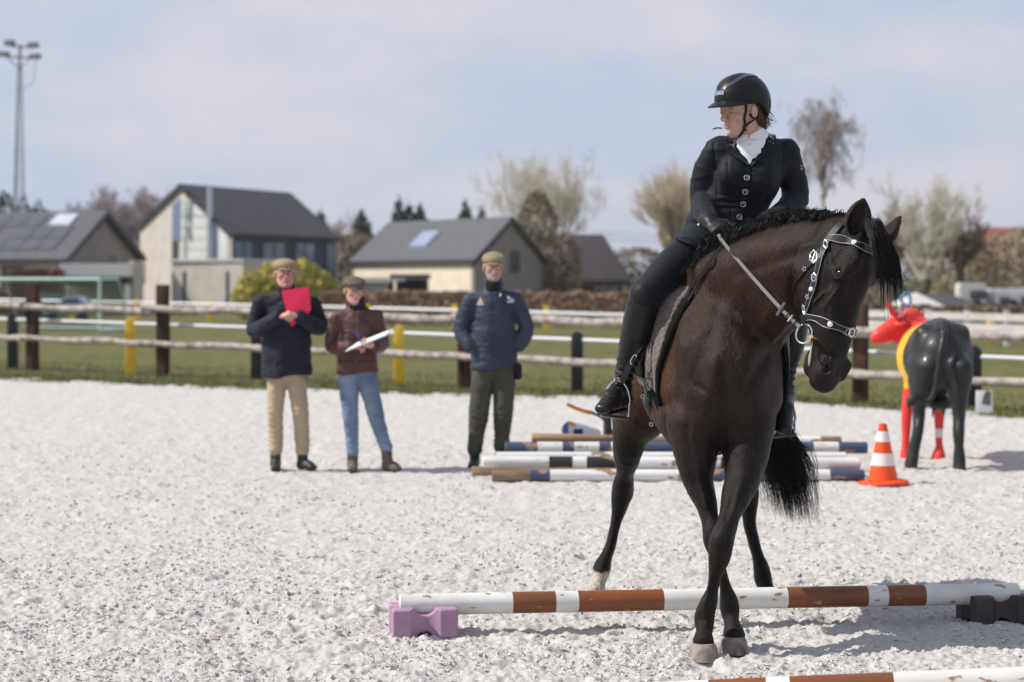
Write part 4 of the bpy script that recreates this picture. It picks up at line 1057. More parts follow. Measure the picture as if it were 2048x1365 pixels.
def hand_sdf(S, wrist, d, n, side, curl=.6, s=1.0, fist=False, thumb=.6):
    """wrist point, d = direction wrist to knuckles, n = back of the hand normal, side: +1 thumb along cross(d, n)"""
    d = nz(d); n = nz(np.asarray(n, float) - d * (np.asarray(n, float) @ d)); t = np.cross(d, n) * side
    S.seg(wrist - d * .02, wrist + d * .02, (.027 * s, .019 * s), (.030 * s, .018 * s), t, k=.015)
    S.seg(wrist + d * .02, wrist + d * .078 * s, (.032 * s, .016 * s), (.040 * s, .014 * s), t, k=.012)
    for i, (o, L) in enumerate(((.030, .072), (.010, .080), (-.010, .075), (-.029, .060))):
        p = wrist + s * (d * (.082 - .004 * abs(i - 1)) + t * o); dd = d.copy(); r = .0088 * s
        L *= s
        for j, seg_l in enumerate((.46, .32, .22)):
            c = curl * (.9 if j == 0 else 1.15)
            dd = nz(dd * math.cos(c) - n * math.sin(c) - (d * 0)) if j == 0 else nz(dd * math.cos(c) + np.cross(t, dd) * (math.sin(c) * np.sign(np.cross(t, dd) @ (-n if j == 0 else -n if (dd @ d) > 0.2 else -d) + 1e-9)))
            e = p + dd * L * seg_l
            S.seg(p, e, r, r * .93, k=.003 if j else .006); p = e; r *= .93
    p = wrist + s * (d * .022 + t * .026); e = p + s * nz(t * .75 + d * .75 - n * .35 * thumb) * .040; S.seg(p, e, .013 * s, .0105 * s, k=.010)
    e2 = e + s * nz(t * .1 + d * .8 - n * .8 * thumb) * .034; S.seg(e, e2, .0102 * s, .0088 * s, k=.003)
    return S
def fold_disp(freq=9, amp=.008, seed=1, stretch=(1, 1, .45), drape=None):
    def f(v, n):
        x, y, z = v.T * freq
        a = fbm(x * stretch[0], y * stretch[1], z * stretch[2], 3, seed)
        b = 1 - np.abs(fbm(x * .6 + 9, y * .6, z * 1.5, 2, seed + 5)) * 2
        return amp * (a * .8 + (b ** 3) * .45 - .1)
    return f
def shoe_sdf(heel, toe, s=1.0, h=.05, k=.02, ankle=None, ra=.045):
    heel = np.array(heel, float); toe = np.array(toe, float); d = nz((toe - heel) * (1, 1, 0)); l = np.cross((0, 0, 1), d)
    z = min(heel[2], toe[2])
    S = SDF()
    S.seg(heel + (0, 0, .036), heel + d * .10 + (0, 0, .040), (.034 * s, .036), (.036 * s, .040), l, k=.01)
    S.seg(heel + d * .09 + (0, 0, .036), toe - d * .035 + (0, 0, .026), (.038 * s, .038), (.042 * s, .026), l, k=.02)
    if ankle is not None: S.seg(heel + d * .02 + (0, 0, .05), ankle, ra * .95, ra, k=.03)
    S.fn(lambda X, Y, Z: (z + .004) - Z, (-1e3,) * 3, (1e3,) * 3, k=.006, op='&')
    def sole(): 
        T = SDF(); T.seg(heel + (0, 0, .010), heel + d * .10 + (0, 0, .010), (.038 * s, .013), (.038 * s, .012), l, k=.0)
        T.seg(heel + d * .10 + (0, 0, .009), toe - d * .038 + (0, 0, .009), (.038 * s, .012), (.045 * s, .011), l, k=.01); return T
    return S, sole
def hits(pxy, S, off=.001, t0=7.4, t1=10.8):
    pxy = np.asarray(pxy, float); o = np.array((0, 0, EYE))
    T = S.bvh()
    if T is not None:
        a, b = [], []
        for x, y in pxy:
            d = Vector(((x - 1024) / F, 1, -(y - HOR) / F)).normalized()
            co, no, i, q = T.ray_cast(Vector(o), d)
            if co is None:      # just past the silhouette: nearest surface point to the ray
                best = None
                for t in np.arange(8.0, 10.6, .05):
                    r = T.find_nearest(Vector(o) + d * t)
                    if best is None or r[3] < best[3]: best = r
                co, no = best[0], best[1]
            a.append(np.array(co)); b.append(np.array(no))
        b = smooth_n(np.array(b), 1); return np.array(a) + b * off, b
    d = np.stack([(pxy[:, 0] - 1024) / F, np.ones(len(pxy)), -(pxy[:, 1] - HOR) / F], 1); t = np.full(len(pxy), t0)
    best = t.copy(); bd = np.full(len(pxy), 9.0)
    for _ in range(70):
        x = S.at(o + d * t[:, None])
        m = (x < bd) & (t < t1); best[m] = t[m]; bd[m] = x[m]
        t = t + np.where(x < .0008, 0, np.maximum(x * .8, .003)) * (t < t1)
    p = o + d * best[:, None]; n = S.grad(p)
    return p + n * off, n
def hit(px, py, S=None, off=.001, **k):
    S = S or HS
    a, b = hits([(px, py)], S, off, **k); return a[0], b[0]
# ------------------------------------------------------------------ jumping poles and blocks
WOODC = srgb(150, 124, 96)
def paint(name, c, chip=.68, scale=16, c2=None):
    return M(name, c, rough=.42, spec=.45, color2=c2 or tuple(x * .90 for x in c), nscale=6, speck=(WOODC, scale, chip), bump=[(60, .25, .003), (6, .15, .01)], stretch=(.45, 1, 1))
PW = paint('white_pole_paint', srgb(228, 228, 224), .655, 24, c2=srgb(204, 202, 196)); PB = paint('brown_pole_paint', srgb(136, 80, 46), .67, 24, c2=srgb(112, 68, 42))
PBL = paint('blue_pole_paint', srgb(70, 82, 106), .54, 12); PWW = paint('worn_white_paint', srgb(222, 222, 220), .60, 10); PK = paint('black_pole_paint', srgb(48, 46, 44), .60, 12)
PN = M('natural_log', srgb(166, 138, 108), rough=.8, color2=srgb(112, 92, 74), nscale=5, stretch=(.4, 2, 2), bump=(30, .5, .01)); PC = M('turquoise_pole_paint', srgb(110, 165, 185), rough=.5)
def pole(A, B, r, bands, label, group, endm=None, sag=0.0, wob=0.0, seed=0):
    "bands: list of (fraction end, material)"
    A, B = np.array(A, float), np.array(B, float); g = np.random.default_rng(seed); v, f, mi = [], [], []; n = 22
    cuts = sorted(set([0.0] + [b[0] for b in bands] + list(np.linspace(0, 1, 14)))); ax = nz(B - A); u = nz(np.cross(ax, (0, 0, 1))); w = np.cross(u, ax)
    mats = []
    for _, m in bands:
        if m not in mats: mats.append(m)
    rows = [(0.0, .88)] + [(c, 1) for c in cuts] + [(1.0, .88)]
    for i, (c, s) in enumerate(rows):
        off = -.006 if i == 0 else (.006 if i == len(rows) - 1 else 0)
        p = A + (B - A) * c + ax * off + w * (sag * math.sin(math.pi * c)) + u * wob * math.sin(c * 7 + seed); rr = r * s * (1 + wob * 3 * math.sin(c * 11 + seed * 2))
        for k in range(n): a = 2 * math.pi * k / n; v.append(p + rr * (math.cos(a) * u + math.sin(a) * w))
    for i in range(len(rows) - 1):
        c = (rows[i][0] + rows[i + 1][0]) / 2; m = next((m for e, m in bands if c <= e + 1e-6), bands[-1][1])
        for k in range(n): f.append((i * n + k, i * n + (k + 1) % n, (i + 1) * n + (k + 1) % n, (i + 1) * n + k)); mi.append(mats.index(m))
    em = endm or M('pole_end_wood', srgb(190, 182, 170), rough=.8, color2=srgb(140, 120, 100), nscale=20)
    mats.append(em); f += [tuple(range(n))[::-1], tuple((len(rows) - 1) * n + k for k in range(n))]; mi += [len(mats) - 1] * 2
    c0 = (A + B) / 2; me = new_mesh('jumping_pole', np.array(v) - c0, f, True)
    for m in mats: me.materials.append(m)
    me.polygons.foreach_set('material_index', mi)
    try: me.set_sharp_from_angle(angle=math.radians(40))
    except Exception: pass
    o = bpy.data.objects.new('jumping_pole', me); COL.objects.link(o); o.location = tuple(c0)
    return tag(o, label, 'pole', group)
def block(c, rot, mat, label, seed=0):
    "cavaletti block: four corner posts joined by hollowed webs, a saddle on top"
    W, D_, H = .30, .24, .130
    def f(X, Y, Z):
        ca, sa = math.cos(rot), math.sin(rot); x = (X - c[0]) * ca + (Y - c[1]) * sa; y = -(X - c[0]) * sa + (Y - c[1]) * ca; z = Z - c[2] - H / 2
        qx, qy, qz = np.abs(x) - (W / 2 - .012), np.abs(y) - (D_ / 2 - .012), np.abs(z) - (H / 2 - .010)
        b = np.sqrt(np.maximum(qx, 0) ** 2 + np.maximum(qy, 0) ** 2 + np.maximum(qz, 0) ** 2) + np.minimum(np.maximum.reduce([qx, qy, qz]), 0) - .010
        for s in (-1, 1):
            e = .076 - np.sqrt((x / 1.0) ** 2 + ((y - s * (D_ / 2 + .034)) / 1.0) ** 2); b = np.maximum(b, e)
            e = .060 - np.sqrt(((x - s * (W / 2 + .034))) ** 2 + (y) ** 2); b = np.maximum(b, e)
        b = np.maximum(b, .056 - np.sqrt(x ** 2 + (z - .087) ** 2)); b = np.maximum(b, .040 - np.sqrt(x ** 2 + (z + .080) ** 2))
        b = np.maximum(b, .030 - np.sqrt(y ** 2 + (z + .080) ** 2) + 0 * x)
        return b
    S = SDF().fn(f, c - np.array((.2, .2, .02)), c + np.array((.2, .2, .16)))
    me = S.mesh('cavaletti_block', .0045, smooth_it=1); v = mverts(me) - c; me.vertices.foreach_set('co', v.astype(np.float32).ravel()); me.update()
    o = put('cavaletti_block', me, mat, None, label=label, cat='jump block'); o.location = tuple(c); return o
def build_props():
    # nearest two poles
    A, B = P(800, 1210, 9.02), P(2032, 1187, 9.38); fr = lambda px: ((px - 1024) / F * (9.02 + .36 * (px - 800) / 1232) - A[0]) / (B[0] - A[0])
    bands = [(fr(1024), PW), (fr(1110), PB), (fr(1155), PW), (fr(1325), PB), (fr(1572), PW), (fr(1732), PB), (fr(1772), PW), (fr(1847), PB), (1.0, PW)]
    pole(A, B, .049, bands, 'white and brown banded pole resting on the purple and the dark block, under the horse', 'brown and white ground poles', seed=1)
    A2, B2 = P(820, 1412, 7.42), P(2330, 1350, 7.10); D2 = lambda px: 7.42 - .32 * (px - 820) / 1510; fr2 = lambda px: ((px - 1024) / F * D2(px) - A2[0]) / (B2[0] - A2[0])
    bands = [(fr2(1090), PW), (fr2(1130), PB), (fr2(1418), PW), (fr2(1533), PB), (fr2(1580), PW), (fr2(1787), PB), (1.0, PW)]
    pole(A2, B2, .050, bands, 'nearest banded pole, cut off by the bottom edge of the picture', 'brown and white ground poles', seed=2)
    block(np.array([P(846, 0, 9.02)[0], 9.03, .003]), math.radians(8), M('purple_plastic', srgb(172, 138, 164), rough=.5, spec=.4, color2=srgb(160, 126, 150), nscale=10, bump=[(80, .15, .002)], speck=(srgb(196, 186, 184), 30, .72)), 'mauve plastic cavaletti block under the left end of the banded pole')
    block(np.array([P(1992, 0, 9.36)[0], 9.38, .003]), math.radians(12), M('dark_plastic', srgb(58, 50, 50), rough=.6, spec=.4, color2=srgb(72, 64, 62), nscale=10), 'dark brown plastic cavaletti block under the right end of the banded pole')
    block(np.array([P(2200, 0, 7.13)[0], 7.13, .018]), .1, MATS['dark_plastic'], 'dark block under the right end of the nearest pole, outside the picture edge')
    # the pile
    G = 'jumping poles in the pile'
    def pl(x0, y0, x1, y1, D, z, bands, lab, seed, r=.052, D1=None, wob=.002):
        D1 = D1 or D; a, b = P(x0, y0, D), P(x1, y1, D1); gg = np.random.default_rng(seed + 40); a[2] = z + (gg.uniform(0, .012) if z > .06 else -.004); b[2] = z + (gg.uniform(-.02, .02) if z > .06 else -.004); b[1] += gg.uniform(-.10, .10) if z < .25 else 0; r *= .93
        L = [(((e - x0) / (x1 - x0)) if e > 1.001 else 1.0, m) for e, m in bands]
        return pole(a, b, r, L, lab, G, seed=seed, wob=wob)
    pl(985, 950, 1728, 958, 15.80, .050, [(1060, PN), (1100, PBL), (1180, PWW), (1225, PWW), (1420, PWW), (1452, PBL), (1520, PC), (1600, PC), (1660, PWW), (1.0, PBL)], 'lowest front pole of the pile, worn white with blue and turquoise bands', 3)
    pl(968, 932, 1718, 940, 15.93, .143, [(1098, PW), (1145, PK), (1173, PWW), (1235, PK), (1440, PWW), (1460, PK), (1.0, PW)], 'cream white pole with black bands lying on the front of the pile', 4, .050)
    pl(1012, 900, 1735, 910, 16.35, .215, [(1075, PBL), (1125, PW), (1148, PBL), (1198, PW), (1222, PBL), (1240, PW), (1350, PBL), (1500, PW), (1628, PBL), (1678, PW), (1.0, PBL)], 'topmost blue and white banded pole of the pile', 5)
    pl(1065, 880, 1350, 882, 16.60, .27, [(1.0, PN)], 'short peeled natural log on top of the pile', 6, .045, wob=.012)
    pl(1560, 888, 1680, 890, 16.60, .24, [(1640, PWW), (1.0, PN)], 'pale peeled pole end sticking out of the pile at the right', 7, .050)
    pl(945, 932, 1700, 940, 16.14, .050, [(985, PN), (1.0, PN)], 'rusty brown pole end low in the pile at the left', 8, .045)
    pl(995, 915, 1690, 925, 16.22, .150, [(1050, PWW), (1.0, PWW)], 'white pole hidden under the top row of the pile', 9, .048)
    pl(1040, 905, 1650, 912, 16.44, .055, [(1.0, PN)], 'brown pole at the back bottom of the pile', 10, .050)
    pl(1090, 905, 1640, 912, 16.58, .16, [(1.0, PN)], 'second brown pole at the back of the pile, above the bottom one', 11, .048)
    pl(1060, 905, 1660, 912, 16.70, .055, [(1.0, PWW)], 'rearmost white pole of the pile on the sand', 12, .050)
    # dark post, tool and bag behind the pile
    T = thing('post_stand', P(1215, 0, 17.2) * (1, 1, 0), 'short dark round post with a pale board behind the pole pile, under the boot', 'stand')
    c = P(1215, 0, 17.2); MB().tube([(c[0], 17.2, 0), (c[0], 17.2, .3), (c[0], 17.2, hof_(824, 17.2))], .037, 14).build('post', M('dark_tube', srgb(50, 54, 56), rough=.5), T, smooth=True)
    c = P(1228, 0, 17.25); MB().box((c[0], 17.22, 0), (c[0] + .10, 17.3, hof_(834, 17.2))).build('board', M('pale_board', srgb(206, 208, 210), rough=.6), T, bevel=.004)
    T = thing('shovel', P(1170, 0, 17.0) * (1, 1, 0), 'tool with an orange grip and dark shaft leaning over the pole pile', 'tool')
    p = catmull([P(1134, 809, 16.9), P(1160, 820, 16.9), P(1182, 826, 16.9)], 8); MB().tube(p, [.014, .016, .016, .016, .016, .017, .018, .020], 10).build('grip', M('orange_grip', srgb(214, 128, 50), rough=.5), T, smooth=True)
    p = catmull([P(1181, 825, 16.9), P(1200, 833, 16.95), P(1216, 848, 17.05), P(1232, 880, 17.1)], 8); MB().tube(p, .013, 10).build('shaft', M('dark_tube', srgb(40, 48, 40)), T, smooth=True)
    c = P(1234, 884, 17.1); c[2] = max(c[2], .1); MB().obox(c + (0, 0, .05), c - (-.03, 0, .09), .16, .012, up=(.2, 1, 0)).build('blade', M('tool_steel', srgb(90, 92, 94), rough=.5, metal=.5), T, bevel=.003)
    T = thing('feed_bag', P(1165, 0, 17.0) * (1, 1, 0), 'crumpled white and blue plastic bag lying behind the pole pile', 'bag')
    S = SDF(); a, b = P(1140, 860, 17.0), P(1192, 866, 17.05); S.seg(a, b, (.10, .062), (.09, .035), lat=(0, 1, 0), k=.02); S.seg(a, a + (.05, 0, -.03), .06, .05, k=.03)
    me = S.mesh('bag', .008, disp=fold_disp(22, .014, 5)); v = mverts(me); px = v[:, 0] / v[:, 1] * F + 1024; py = (EYE - v[:, 2]) / v[:, 1] * F + HOR
    c = np.tile(np.array(srgb(214, 214, 214)), (len(v), 1)); c[px < 1137] = srgb(64, 90, 170); c[(px > 1147) & (px < 1166) & (py > 858)] = srgb(40, 40, 100); c[(px > 1138) & (px < 1152) & (py < 854)] = srgb(220, 140, 80)
    setcol(me, c); put('sack', me, M('bag_plastic', (1, 1, 1), rough=.35, attr=True), T)
    # cone
    c0 = P(1766, 0, 15.60); c0[2] = .0; T = thing('traffic_cone', c0, 'orange traffic cone with two white bands beside the pole pile', 'cone')
    om = M('cone_orange', srgb(236, 88, 34), rough=.5, color2=srgb(222, 76, 30), nscale=8); wm = M('cone_white', srgb(232, 218, 212), rough=.4)
    def R(z): return np.interp(z, [.03, .47], [.116, .030])
    ln = nz((.02, 0, 1))
    for nm, m, z0, z1, e in (('cone_body', om, .03, .47, 0), ('white_band', wm, .335, .415, .003), ('white_band', wm, .15, .245, .003)):
        MB().lathe([(R(z0) + e, z0), (R((z0 + z1) / 2) + e, (z0 + z1) / 2), (R(z1) + e, z1)] + ([(.022, z1 + .006), (.018, z1 - .02)] if e == 0 else []), c0, 28).build(nm, m, T, smooth=True)
    mb = MB(); n = 32; v = []
    for (s, z) in ((1, 0), (1, .016), (.93, .024), (.62, .034)):
        for k in range(n):
            a = 2 * math.pi * k / n + .35; q = (abs(math.cos(a - .35)) ** 5 + abs(math.sin(a - .35)) ** 5) ** (-1 / 5); v.append(c0 + (.168 * s * q * math.cos(a), .168 * s * q * math.sin(a), z + .002 + .012 * math.cos(a) * (z > 0)))
    f = [(i * n + k, i * n + (k + 1) % n, (i + 1) * n + (k + 1) % n, (i + 1) * n + k) for i in range(3) for k in range(n)] + [tuple(range(n))[::-1], tuple(3 * n + k for k in range(n))]
    mb.add(v, f).build('cone_base', om, T, smooth=True)
    # small picture panel at the foot of the black post on the right
    q = P(1969, 0, 23.4); T = thing('picture_panel', (q[0], 23.4, 0), 'small white panel with a dark picture at the foot of a black post', 'sign')
    w = .095; zb, zt = .03, hof_(782, 23.4)
    MB().box((q[0] - w, 23.4, zb), (q[0] + w, 23.43, zt)).build('panel', M('panel_white', srgb(222, 222, 220), rough=.5), T, bevel=.004)
    MB().add([(q[0] - .03, 23.393, zb + .10), (q[0] + .07, 23.393, zb + .08), (q[0] + .075, 23.393, zb + .24), (q[0] + .02, 23.393, zb + .26), (q[0] - .02, 23.393, zb + .18)], [(0, 1, 2, 3, 4)]).build('picture', M('picture_dark', srgb(70, 72, 80), rough=.6, color2=srgb(120, 120, 110), nscale=25), T)
def hof_(py, D): return EYE - (py - HOR) / F * D

# ------------------------------------------------------------------ the painted cow
def build_cow():
    S = SDF(); dx = nz((-.12, 1, 0)); LX = nz((1, .12, 0))
    st = [(1884, 718, 16.96, .20, .25), (1881, 716, 17.10, .262, .31), (1879, 712, 17.3, .27, .325), (1874, 716, 17.55, .30, .33), (1868, 716, 17.85, .325, .325), (1860, 712, 18.1, .29, .32), (1852, 705, 18.35, .22, .29), (1848, 700, 18.5, .15, .22)]
    S.chain([P(a, b, c) for a, b, c, _, _ in st], [(w, h) for _, _, _, w, h in st], LX, k=.03)
    S.seg(P(1886, 652, 17.0), P(1878, 655, 17.6), .035, .03, k=.10)     # backbone and tail head
    for px in (1846, 1922): S.seg(P(px, 666, 17.05), P(px + (6 if px < 1880 else -6), 720, 17.1), .07, .11, k=.07)    # hooks
    for s, rows in ((0, [(735, 1848, 30), (775, 1842, 22), (805, 1838, 14.5), (835, 1838, 12.5), (860, 1836, 11), (885, 1831, 9.5), (905, 1827, 10), (918, 1824, 12), (931, 1822, 13.5)]), (1, [(735, 1915, 28), (775, 1917, 21), (805, 1918, 14.5), (835, 1918, 12.5), (865, 1917, 11.5), (890, 1918, 9.5), (912, 1919, 11), (926, 1919, 12), (939, 1919, 13.5)])):
        D = 16.95 if s == 0 else 16.78
        S.chain([P(x, y, D + .05 * (y < 860)) for y, x, w in rows], [(PX(w, D), PX(w, D) * (1.35 if y > 780 else 1.8)) for y, x, w in rows], LX, k=.05)
    for s, rows in ((0, [(770, 1826, 17), (800, 1817, 11.5), (825, 1814, 10), (850, 1813, 9.5), (880, 1812, 8), (900, 1811, 9), (917, 1811, 11)]), (1, [(770, 1880, 17), (805, 1879, 12), (840, 1878, 9.5), (860, 1878, 9), (880, 1878, 8), (896, 1879, 8.5), (908, 1878, 12), (918, 1877, 14)])):
        D = 17.9
        S.chain([P(x, y, D) for y, x, w in rows], [(PX(w, D), PX(w, D) * 1.2) for y, x, w in rows], LX, k=.05)
    # udder
    S.ell(P(1878, 806, 17.15), (.11, .12, .07), k=.05)
    for x in (1866, 1888): S.seg(P(x, 822, 17.1), P(x - 1, 835, 17.1), .016, .012, k=.01)
    # neck and head, turned to the left
    S.chain([P(1852, 690, 18.35), P(1838, 668, 18.5), P(1826, 650, 18.55)], [(.17, .22), (.13, .17), (.11, .13)], LX, k=.05)
    hl = nz((-.1, -.9, 0))
    S.chain([P(1826, 641, 18.5), P(1804, 652, 18.45), P(1782, 662, 18.42), P(1762, 672, 18.4), P(1752, 676, 18.4)], [(.10, .115), (.10, .125), (.08, .10), (.070, .078), (.055, .060)], hl, k=.03)
    S.seg(P(1815, 668, 18.45), P(1800, 682, 18.43), (.075, .06), (.05, .045), hl, k=.05)
    S.chain([P(1806, 632, 18.42), P(1788, 628, 18.34), P(1779, 614, 18.3), P(1774, 603, 18.3)], [.034, .030, .022, .009], k=.01)       # horn
    S.chain([P(1826, 632, 18.6), P(1842, 634, 18.66), P(1848, 622, 18.7)], [.032, .026, .010], k=.01)
    S.seg(P(1812, 645, 18.36), P(1800, 650, 18.16), (.030, .018), (.034, .012), k=.02)     # ear
    S.ell(P(1797, 648, 18.345), (.02, .02, .02), k=.01)
    def pos(v): return v
    me = S.mesh('cow_body', .013, smooth_it=2, disp=lambda v, n: .008 * fbm(v[:, 0] * 5, v[:, 1] * 5, v[:, 2] * 5, 2, 2))
    v = mverts(me); x, y, z = v.T
    blackc, yell, red, white = (.020, .021, .022), srgb(240, 176, 32), srgb(212, 64, 56), srgb(206, 206, 206)
    w = .05 * np.sin(z * 9)
    rear = (y < 17.50 + w * 1.2 + (z - .8) * .10); mid = (~rear) & (y < 18.0 + w)
    leg_f = (z < .62) & (y > 17.6)
    c = np.where(rear[:, None], blackc, np.where((mid & ~leg_f)[:, None], yell, red))
    c = np.where(((z < .62) & (y > 17.6))[:, None], red, c)
    sock = (z > .10 + .08) & (z < .26) & (y > 17.6) & (x > P(1860, 0, 17.9)[0]); c = np.where(sock[:, None], white, c)
    c = np.where(((z < .05) & (y < 17.3))[:, None], (.035, .03, .022), c)
    n = fbm(x * 6, y * 6, z * 6, 4, 3); dust = np.clip((n - .05) * 3, 0, 1) * np.clip((z - 1.0) / .2, 0, 1) * rear; c = c * (1 - dust[:, None] * .5) + np.array((.14, .13, .10)) * dust[:, None] * .5
    setcol(me, c)
    T = thing('cow_statue', P(1875, 0, 17.4) * (1, 1, 0), 'life size cow statue painted black, yellow and red, seen from behind', 'statue')
    gp = M('statue_gloss', (1, 1, 1), rough=.42, spec=.28, attr=True, coat=.08, bump=[(7, .25, .03), (50, .2, .004)], rough2=(.5, 8)); put('cow_body', me, gp, T)
    S = SDF(); S.chain([P(1886, 650, 16.90), P(1888, 668, 16.76), P(1883, 700, 16.68), P(1876, 740, 16.66), P(1871, 775, 16.66), P(1862, 798, 16.66), P(1846, 804, 16.66), P(1834, 797, 16.66)], [.034, .032, .028, .024, .022, .021, .024, .034], k=.01)
    S.ell(P(1826, 801, 16.66), (.055, .05, .05), k=.03); S.seg(P(1824, 803, 16.64), P(1817, 813, 16.64), .03, .015, k=.02)
    S2 = S.mesh('tail', .008, disp=fold_disp(30, .008, 8)); setcol(S2, np.tile(np.array((.020, .021, .022)), (len(S2.vertices), 1))); put('tail', S2, gp, T)
    for c_, r, m in ((P(1812, 599, 18.35), .052, M('blue_ring_plastic', srgb(90, 160, 200), rough=.3)),):
        pts = [c_ + r * (math.cos(a) * np.array((.9, .4, 0)) + math.sin(a) * np.array((0, 0, 1.15))) for a in np.linspace(0, 6.283, 22, endpoint=False)]
        MB().tube(pts, .013, 8, closed=True).build('hanging_ring', m, T, smooth=True)
    pts = catmull([P(1800, 628, 18.3), P(1798, 614, 18.25), P(1806, 606, 18.3), P(1812, 612, 18.35), P(1808, 628, 18.4), P(1796, 634, 18.3)], 20); MB().tube(pts, .010, 6).build('rope_loop', M('pale_rope', srgb(200, 196, 200), rough=.8), T, smooth=True)
if True:
    build_props(); build_cow()
# ------------------------------------------------------------------ the three standing people
def standing(label, s, O, fdir, tilt, J, mats, coat, opts):
    """J: joints in world space; coat: (hem height, radii); clothes are separate inflated shapes over one body"""
    fr = frame(fdir, tilt, opts.get('roll', 0)); l, f, u = fr
    root = (J['ankL'] + J['ankR']) / 2 * np.array((1, 1, 0)); T = thing('person', root, label, 'person')
    neck = (J['shL'] + J['shR']) / 2 + np.array((0, .01, opts.get('nk', .075))); pel = (J['hipL'] + J['hipR']) / 2 + np.array((0, 0, .03)); ch = (J['shL'] + J['shR']) / 2 + (0, 0, -.08)
    lat = nz(J['shR'] - J['shL'])
    B = SDF(); q = head_sdf(B, O, fr, s, neck, nr=.056)
    sw = np.linalg.norm(J['shR'] - J['shL']) / 2
    B.chain([pel + (0, 0, .07), (pel + ch) / 2, ch, ch + (0, 0, .06)], [(.12, .08), (.13, .09), (sw * .82, .10), (sw * .62, .07)], lat, k=.03); B.seg(J['shL'] * .93 + J['shR'] * .07, J['shR'] * .93 + J['shL'] * .07, .045, k=.03)
    for k in 'LR': B.chain([J['sh' + k], J['el' + k], J['wr' + k]], [.045, .038, .028], k=.02); B.chain([J['hip' + k], J['kn' + k], J['ank' + k]], [.050, .036, .028], k=.02)
    for k in 'LR':
        if opts.get('hand' + k): d, n, side, curl = opts['hand' + k]; hand_sdf(B, J['wr' + k] + nz(d) * .01, np.array(d, float), n, side, curl, opts.get('hs', 1.0))
    lo, hi = B.bounds(); hx = np.concatenate([[O[0]], [J['wrL'][0]], [J['wrR'][0]]])
    zx = [(O[0] - .12, O[0] + .12, .005)] + [(J['wr' + k][0] - .10, J['wr' + k][0] + .10, .0055) for k in 'LR' if opts.get('hand' + k)]
    zz = [(O[2] - .12, O[2] + .12, .005)] + [(J['wr' + k][2] - .10, J['wr' + k][2] + .10, .0055) for k in 'LR' if opts.get('hand' + k)]
    yy = [(O[1] - .14, O[1] + .06, .0055)] + [(J['wr' + k][1] - .08, J['wr' + k][1] + .06, .0055) for k in 'LR' if opts.get('hand' + k)]
    me = B.mesh('body', axes=(ax_fine(lo[0], hi[0], .014, zx), ax_fine(lo[1], hi[1], .014, yy), ax_fine(lo[2], hi[2], .014, zz)), smooth_it=1)
    v = mverts(me); setcol(me, face_color(v, O, fr, s, opts.get('skin', (.52, .31, .24)), lip=(.42, .17, .15), beard=opts.get('beard'))); put('body', me, SKIN, T); eyes(q, fr, s, T)
    # trousers
    R = SDF(); tr = opts.get('tr', (.092, .070, .058, .052)); R.seg(J['hipL'] + (.02, 0, .04), J['hipR'] + (-.02, 0, .04), (.09, .10), k=.03)
    for k in 'LR':
        kn, an, hp = J['kn' + k], J['ank' + k], J['hip' + k]; R.chain([hp, (hp + kn) / 2 + (0, -.01, 0), kn + (0, -.015, 0), (kn + an) / 2 + (0, .015, 0), an + (0, 0, opts.get('tz', .035))], [tr[0], (tr[0] + tr[1]) / 2, tr[1], tr[2], tr[3]], k=.02)
    def td(v, n):
        d = fold_disp(9, .010, 7)(v, n) + fold_disp(22, .004, 19, (1, 1, 1.1))(v, n)
        for k in 'LR':
            kz, az = J['kn' + k][2], J['ank' + k][2]; near = np.exp(-((v[:, 0] - np.interp(v[:, 2], [az, kz, kz + .4], [J['ank' + k][0], J['kn' + k][0], J['hip' + k][0]])) / .08) ** 2)
            d += near * (.003 * np.exp(-((v[:, 2] - kz) / .06) ** 2) * np.sin(v[:, 2] * 130 + v[:, 0] * 40) + .0035 * np.exp(-((v[:, 2] - az - .09) / .07) ** 2) * np.sin(v[:, 2] * 150 + v[:, 0] * 55))
        return d
    put('trousers', R.mesh('trousers', .0085, smooth_it=1, disp=td), mats['trousers'], T)
    # shoes
    for k in 'LR':
        hl, to = J['heel' + k], J['toe' + k]; S, sole = shoe_sdf(hl, to, s=1.02, ankle=J['ank' + k] + (0, 0, .02), ra=.047); o = put('boot', S.mesh('boot', .007, disp=fold_disp(20, .002, 2)), mats['shoe'], T); put('sole', sole().mesh('sole', .006), mats.get('sole') or M('shoe_sole', (.02, .02, .02), rough=.8), o)
    # coat
    C = SDF(); hem, rs, arm = coat['hem'], coat['r'], coat['arm']
    zt = ch[2] + .05; pts = []; rr = []
    for (t, w, d) in rs: p = pel + (ch - pel) * t; pts.append(p); rr.append((w, d))
    C.chain(pts, rr, lat, k=.02); C.seg(J['shL'] * .85 + J['shR'] * .15, J['shR'] * .85 + J['shL'] * .15, (.055, .055), k=.05)
    for k in 'LR': C.seg(neck + (0, 0, -.035), J['sh' + k] + (0, 0, .0), (.060, .062), (.054, .058), lat, k=.04)
    C.seg(ch + (0, 0, .05), neck + (0, 0, .0), (.12, .09), (.072, .068), lat, k=.04)
    for k in 'LR': C.chain([J['sh' + k], J['el' + k], J['wr' + k] - nz(J['wr' + k] - J['el' + k]) * .015], arm, k=.025)
    if coat.get('collar'): C.seg(neck + (0, 0, .0), neck + (0, 0, coat['collar']), (.078, .075), (.076, .073), lat, k=.012); C.seg(neck + (0, -.02, .02) + f * .02, neck + (0, -.02, coat['collar'] + .06) + f * .03, (.055, .05), lat=lat, k=.008, op='-')
    C.fn(lambda X, Y, Z: hem + .012 * np.sin((X - pel[0]) * 14) - Z, (-9,) * 3, (9,) * 3, k=.006, op='&')
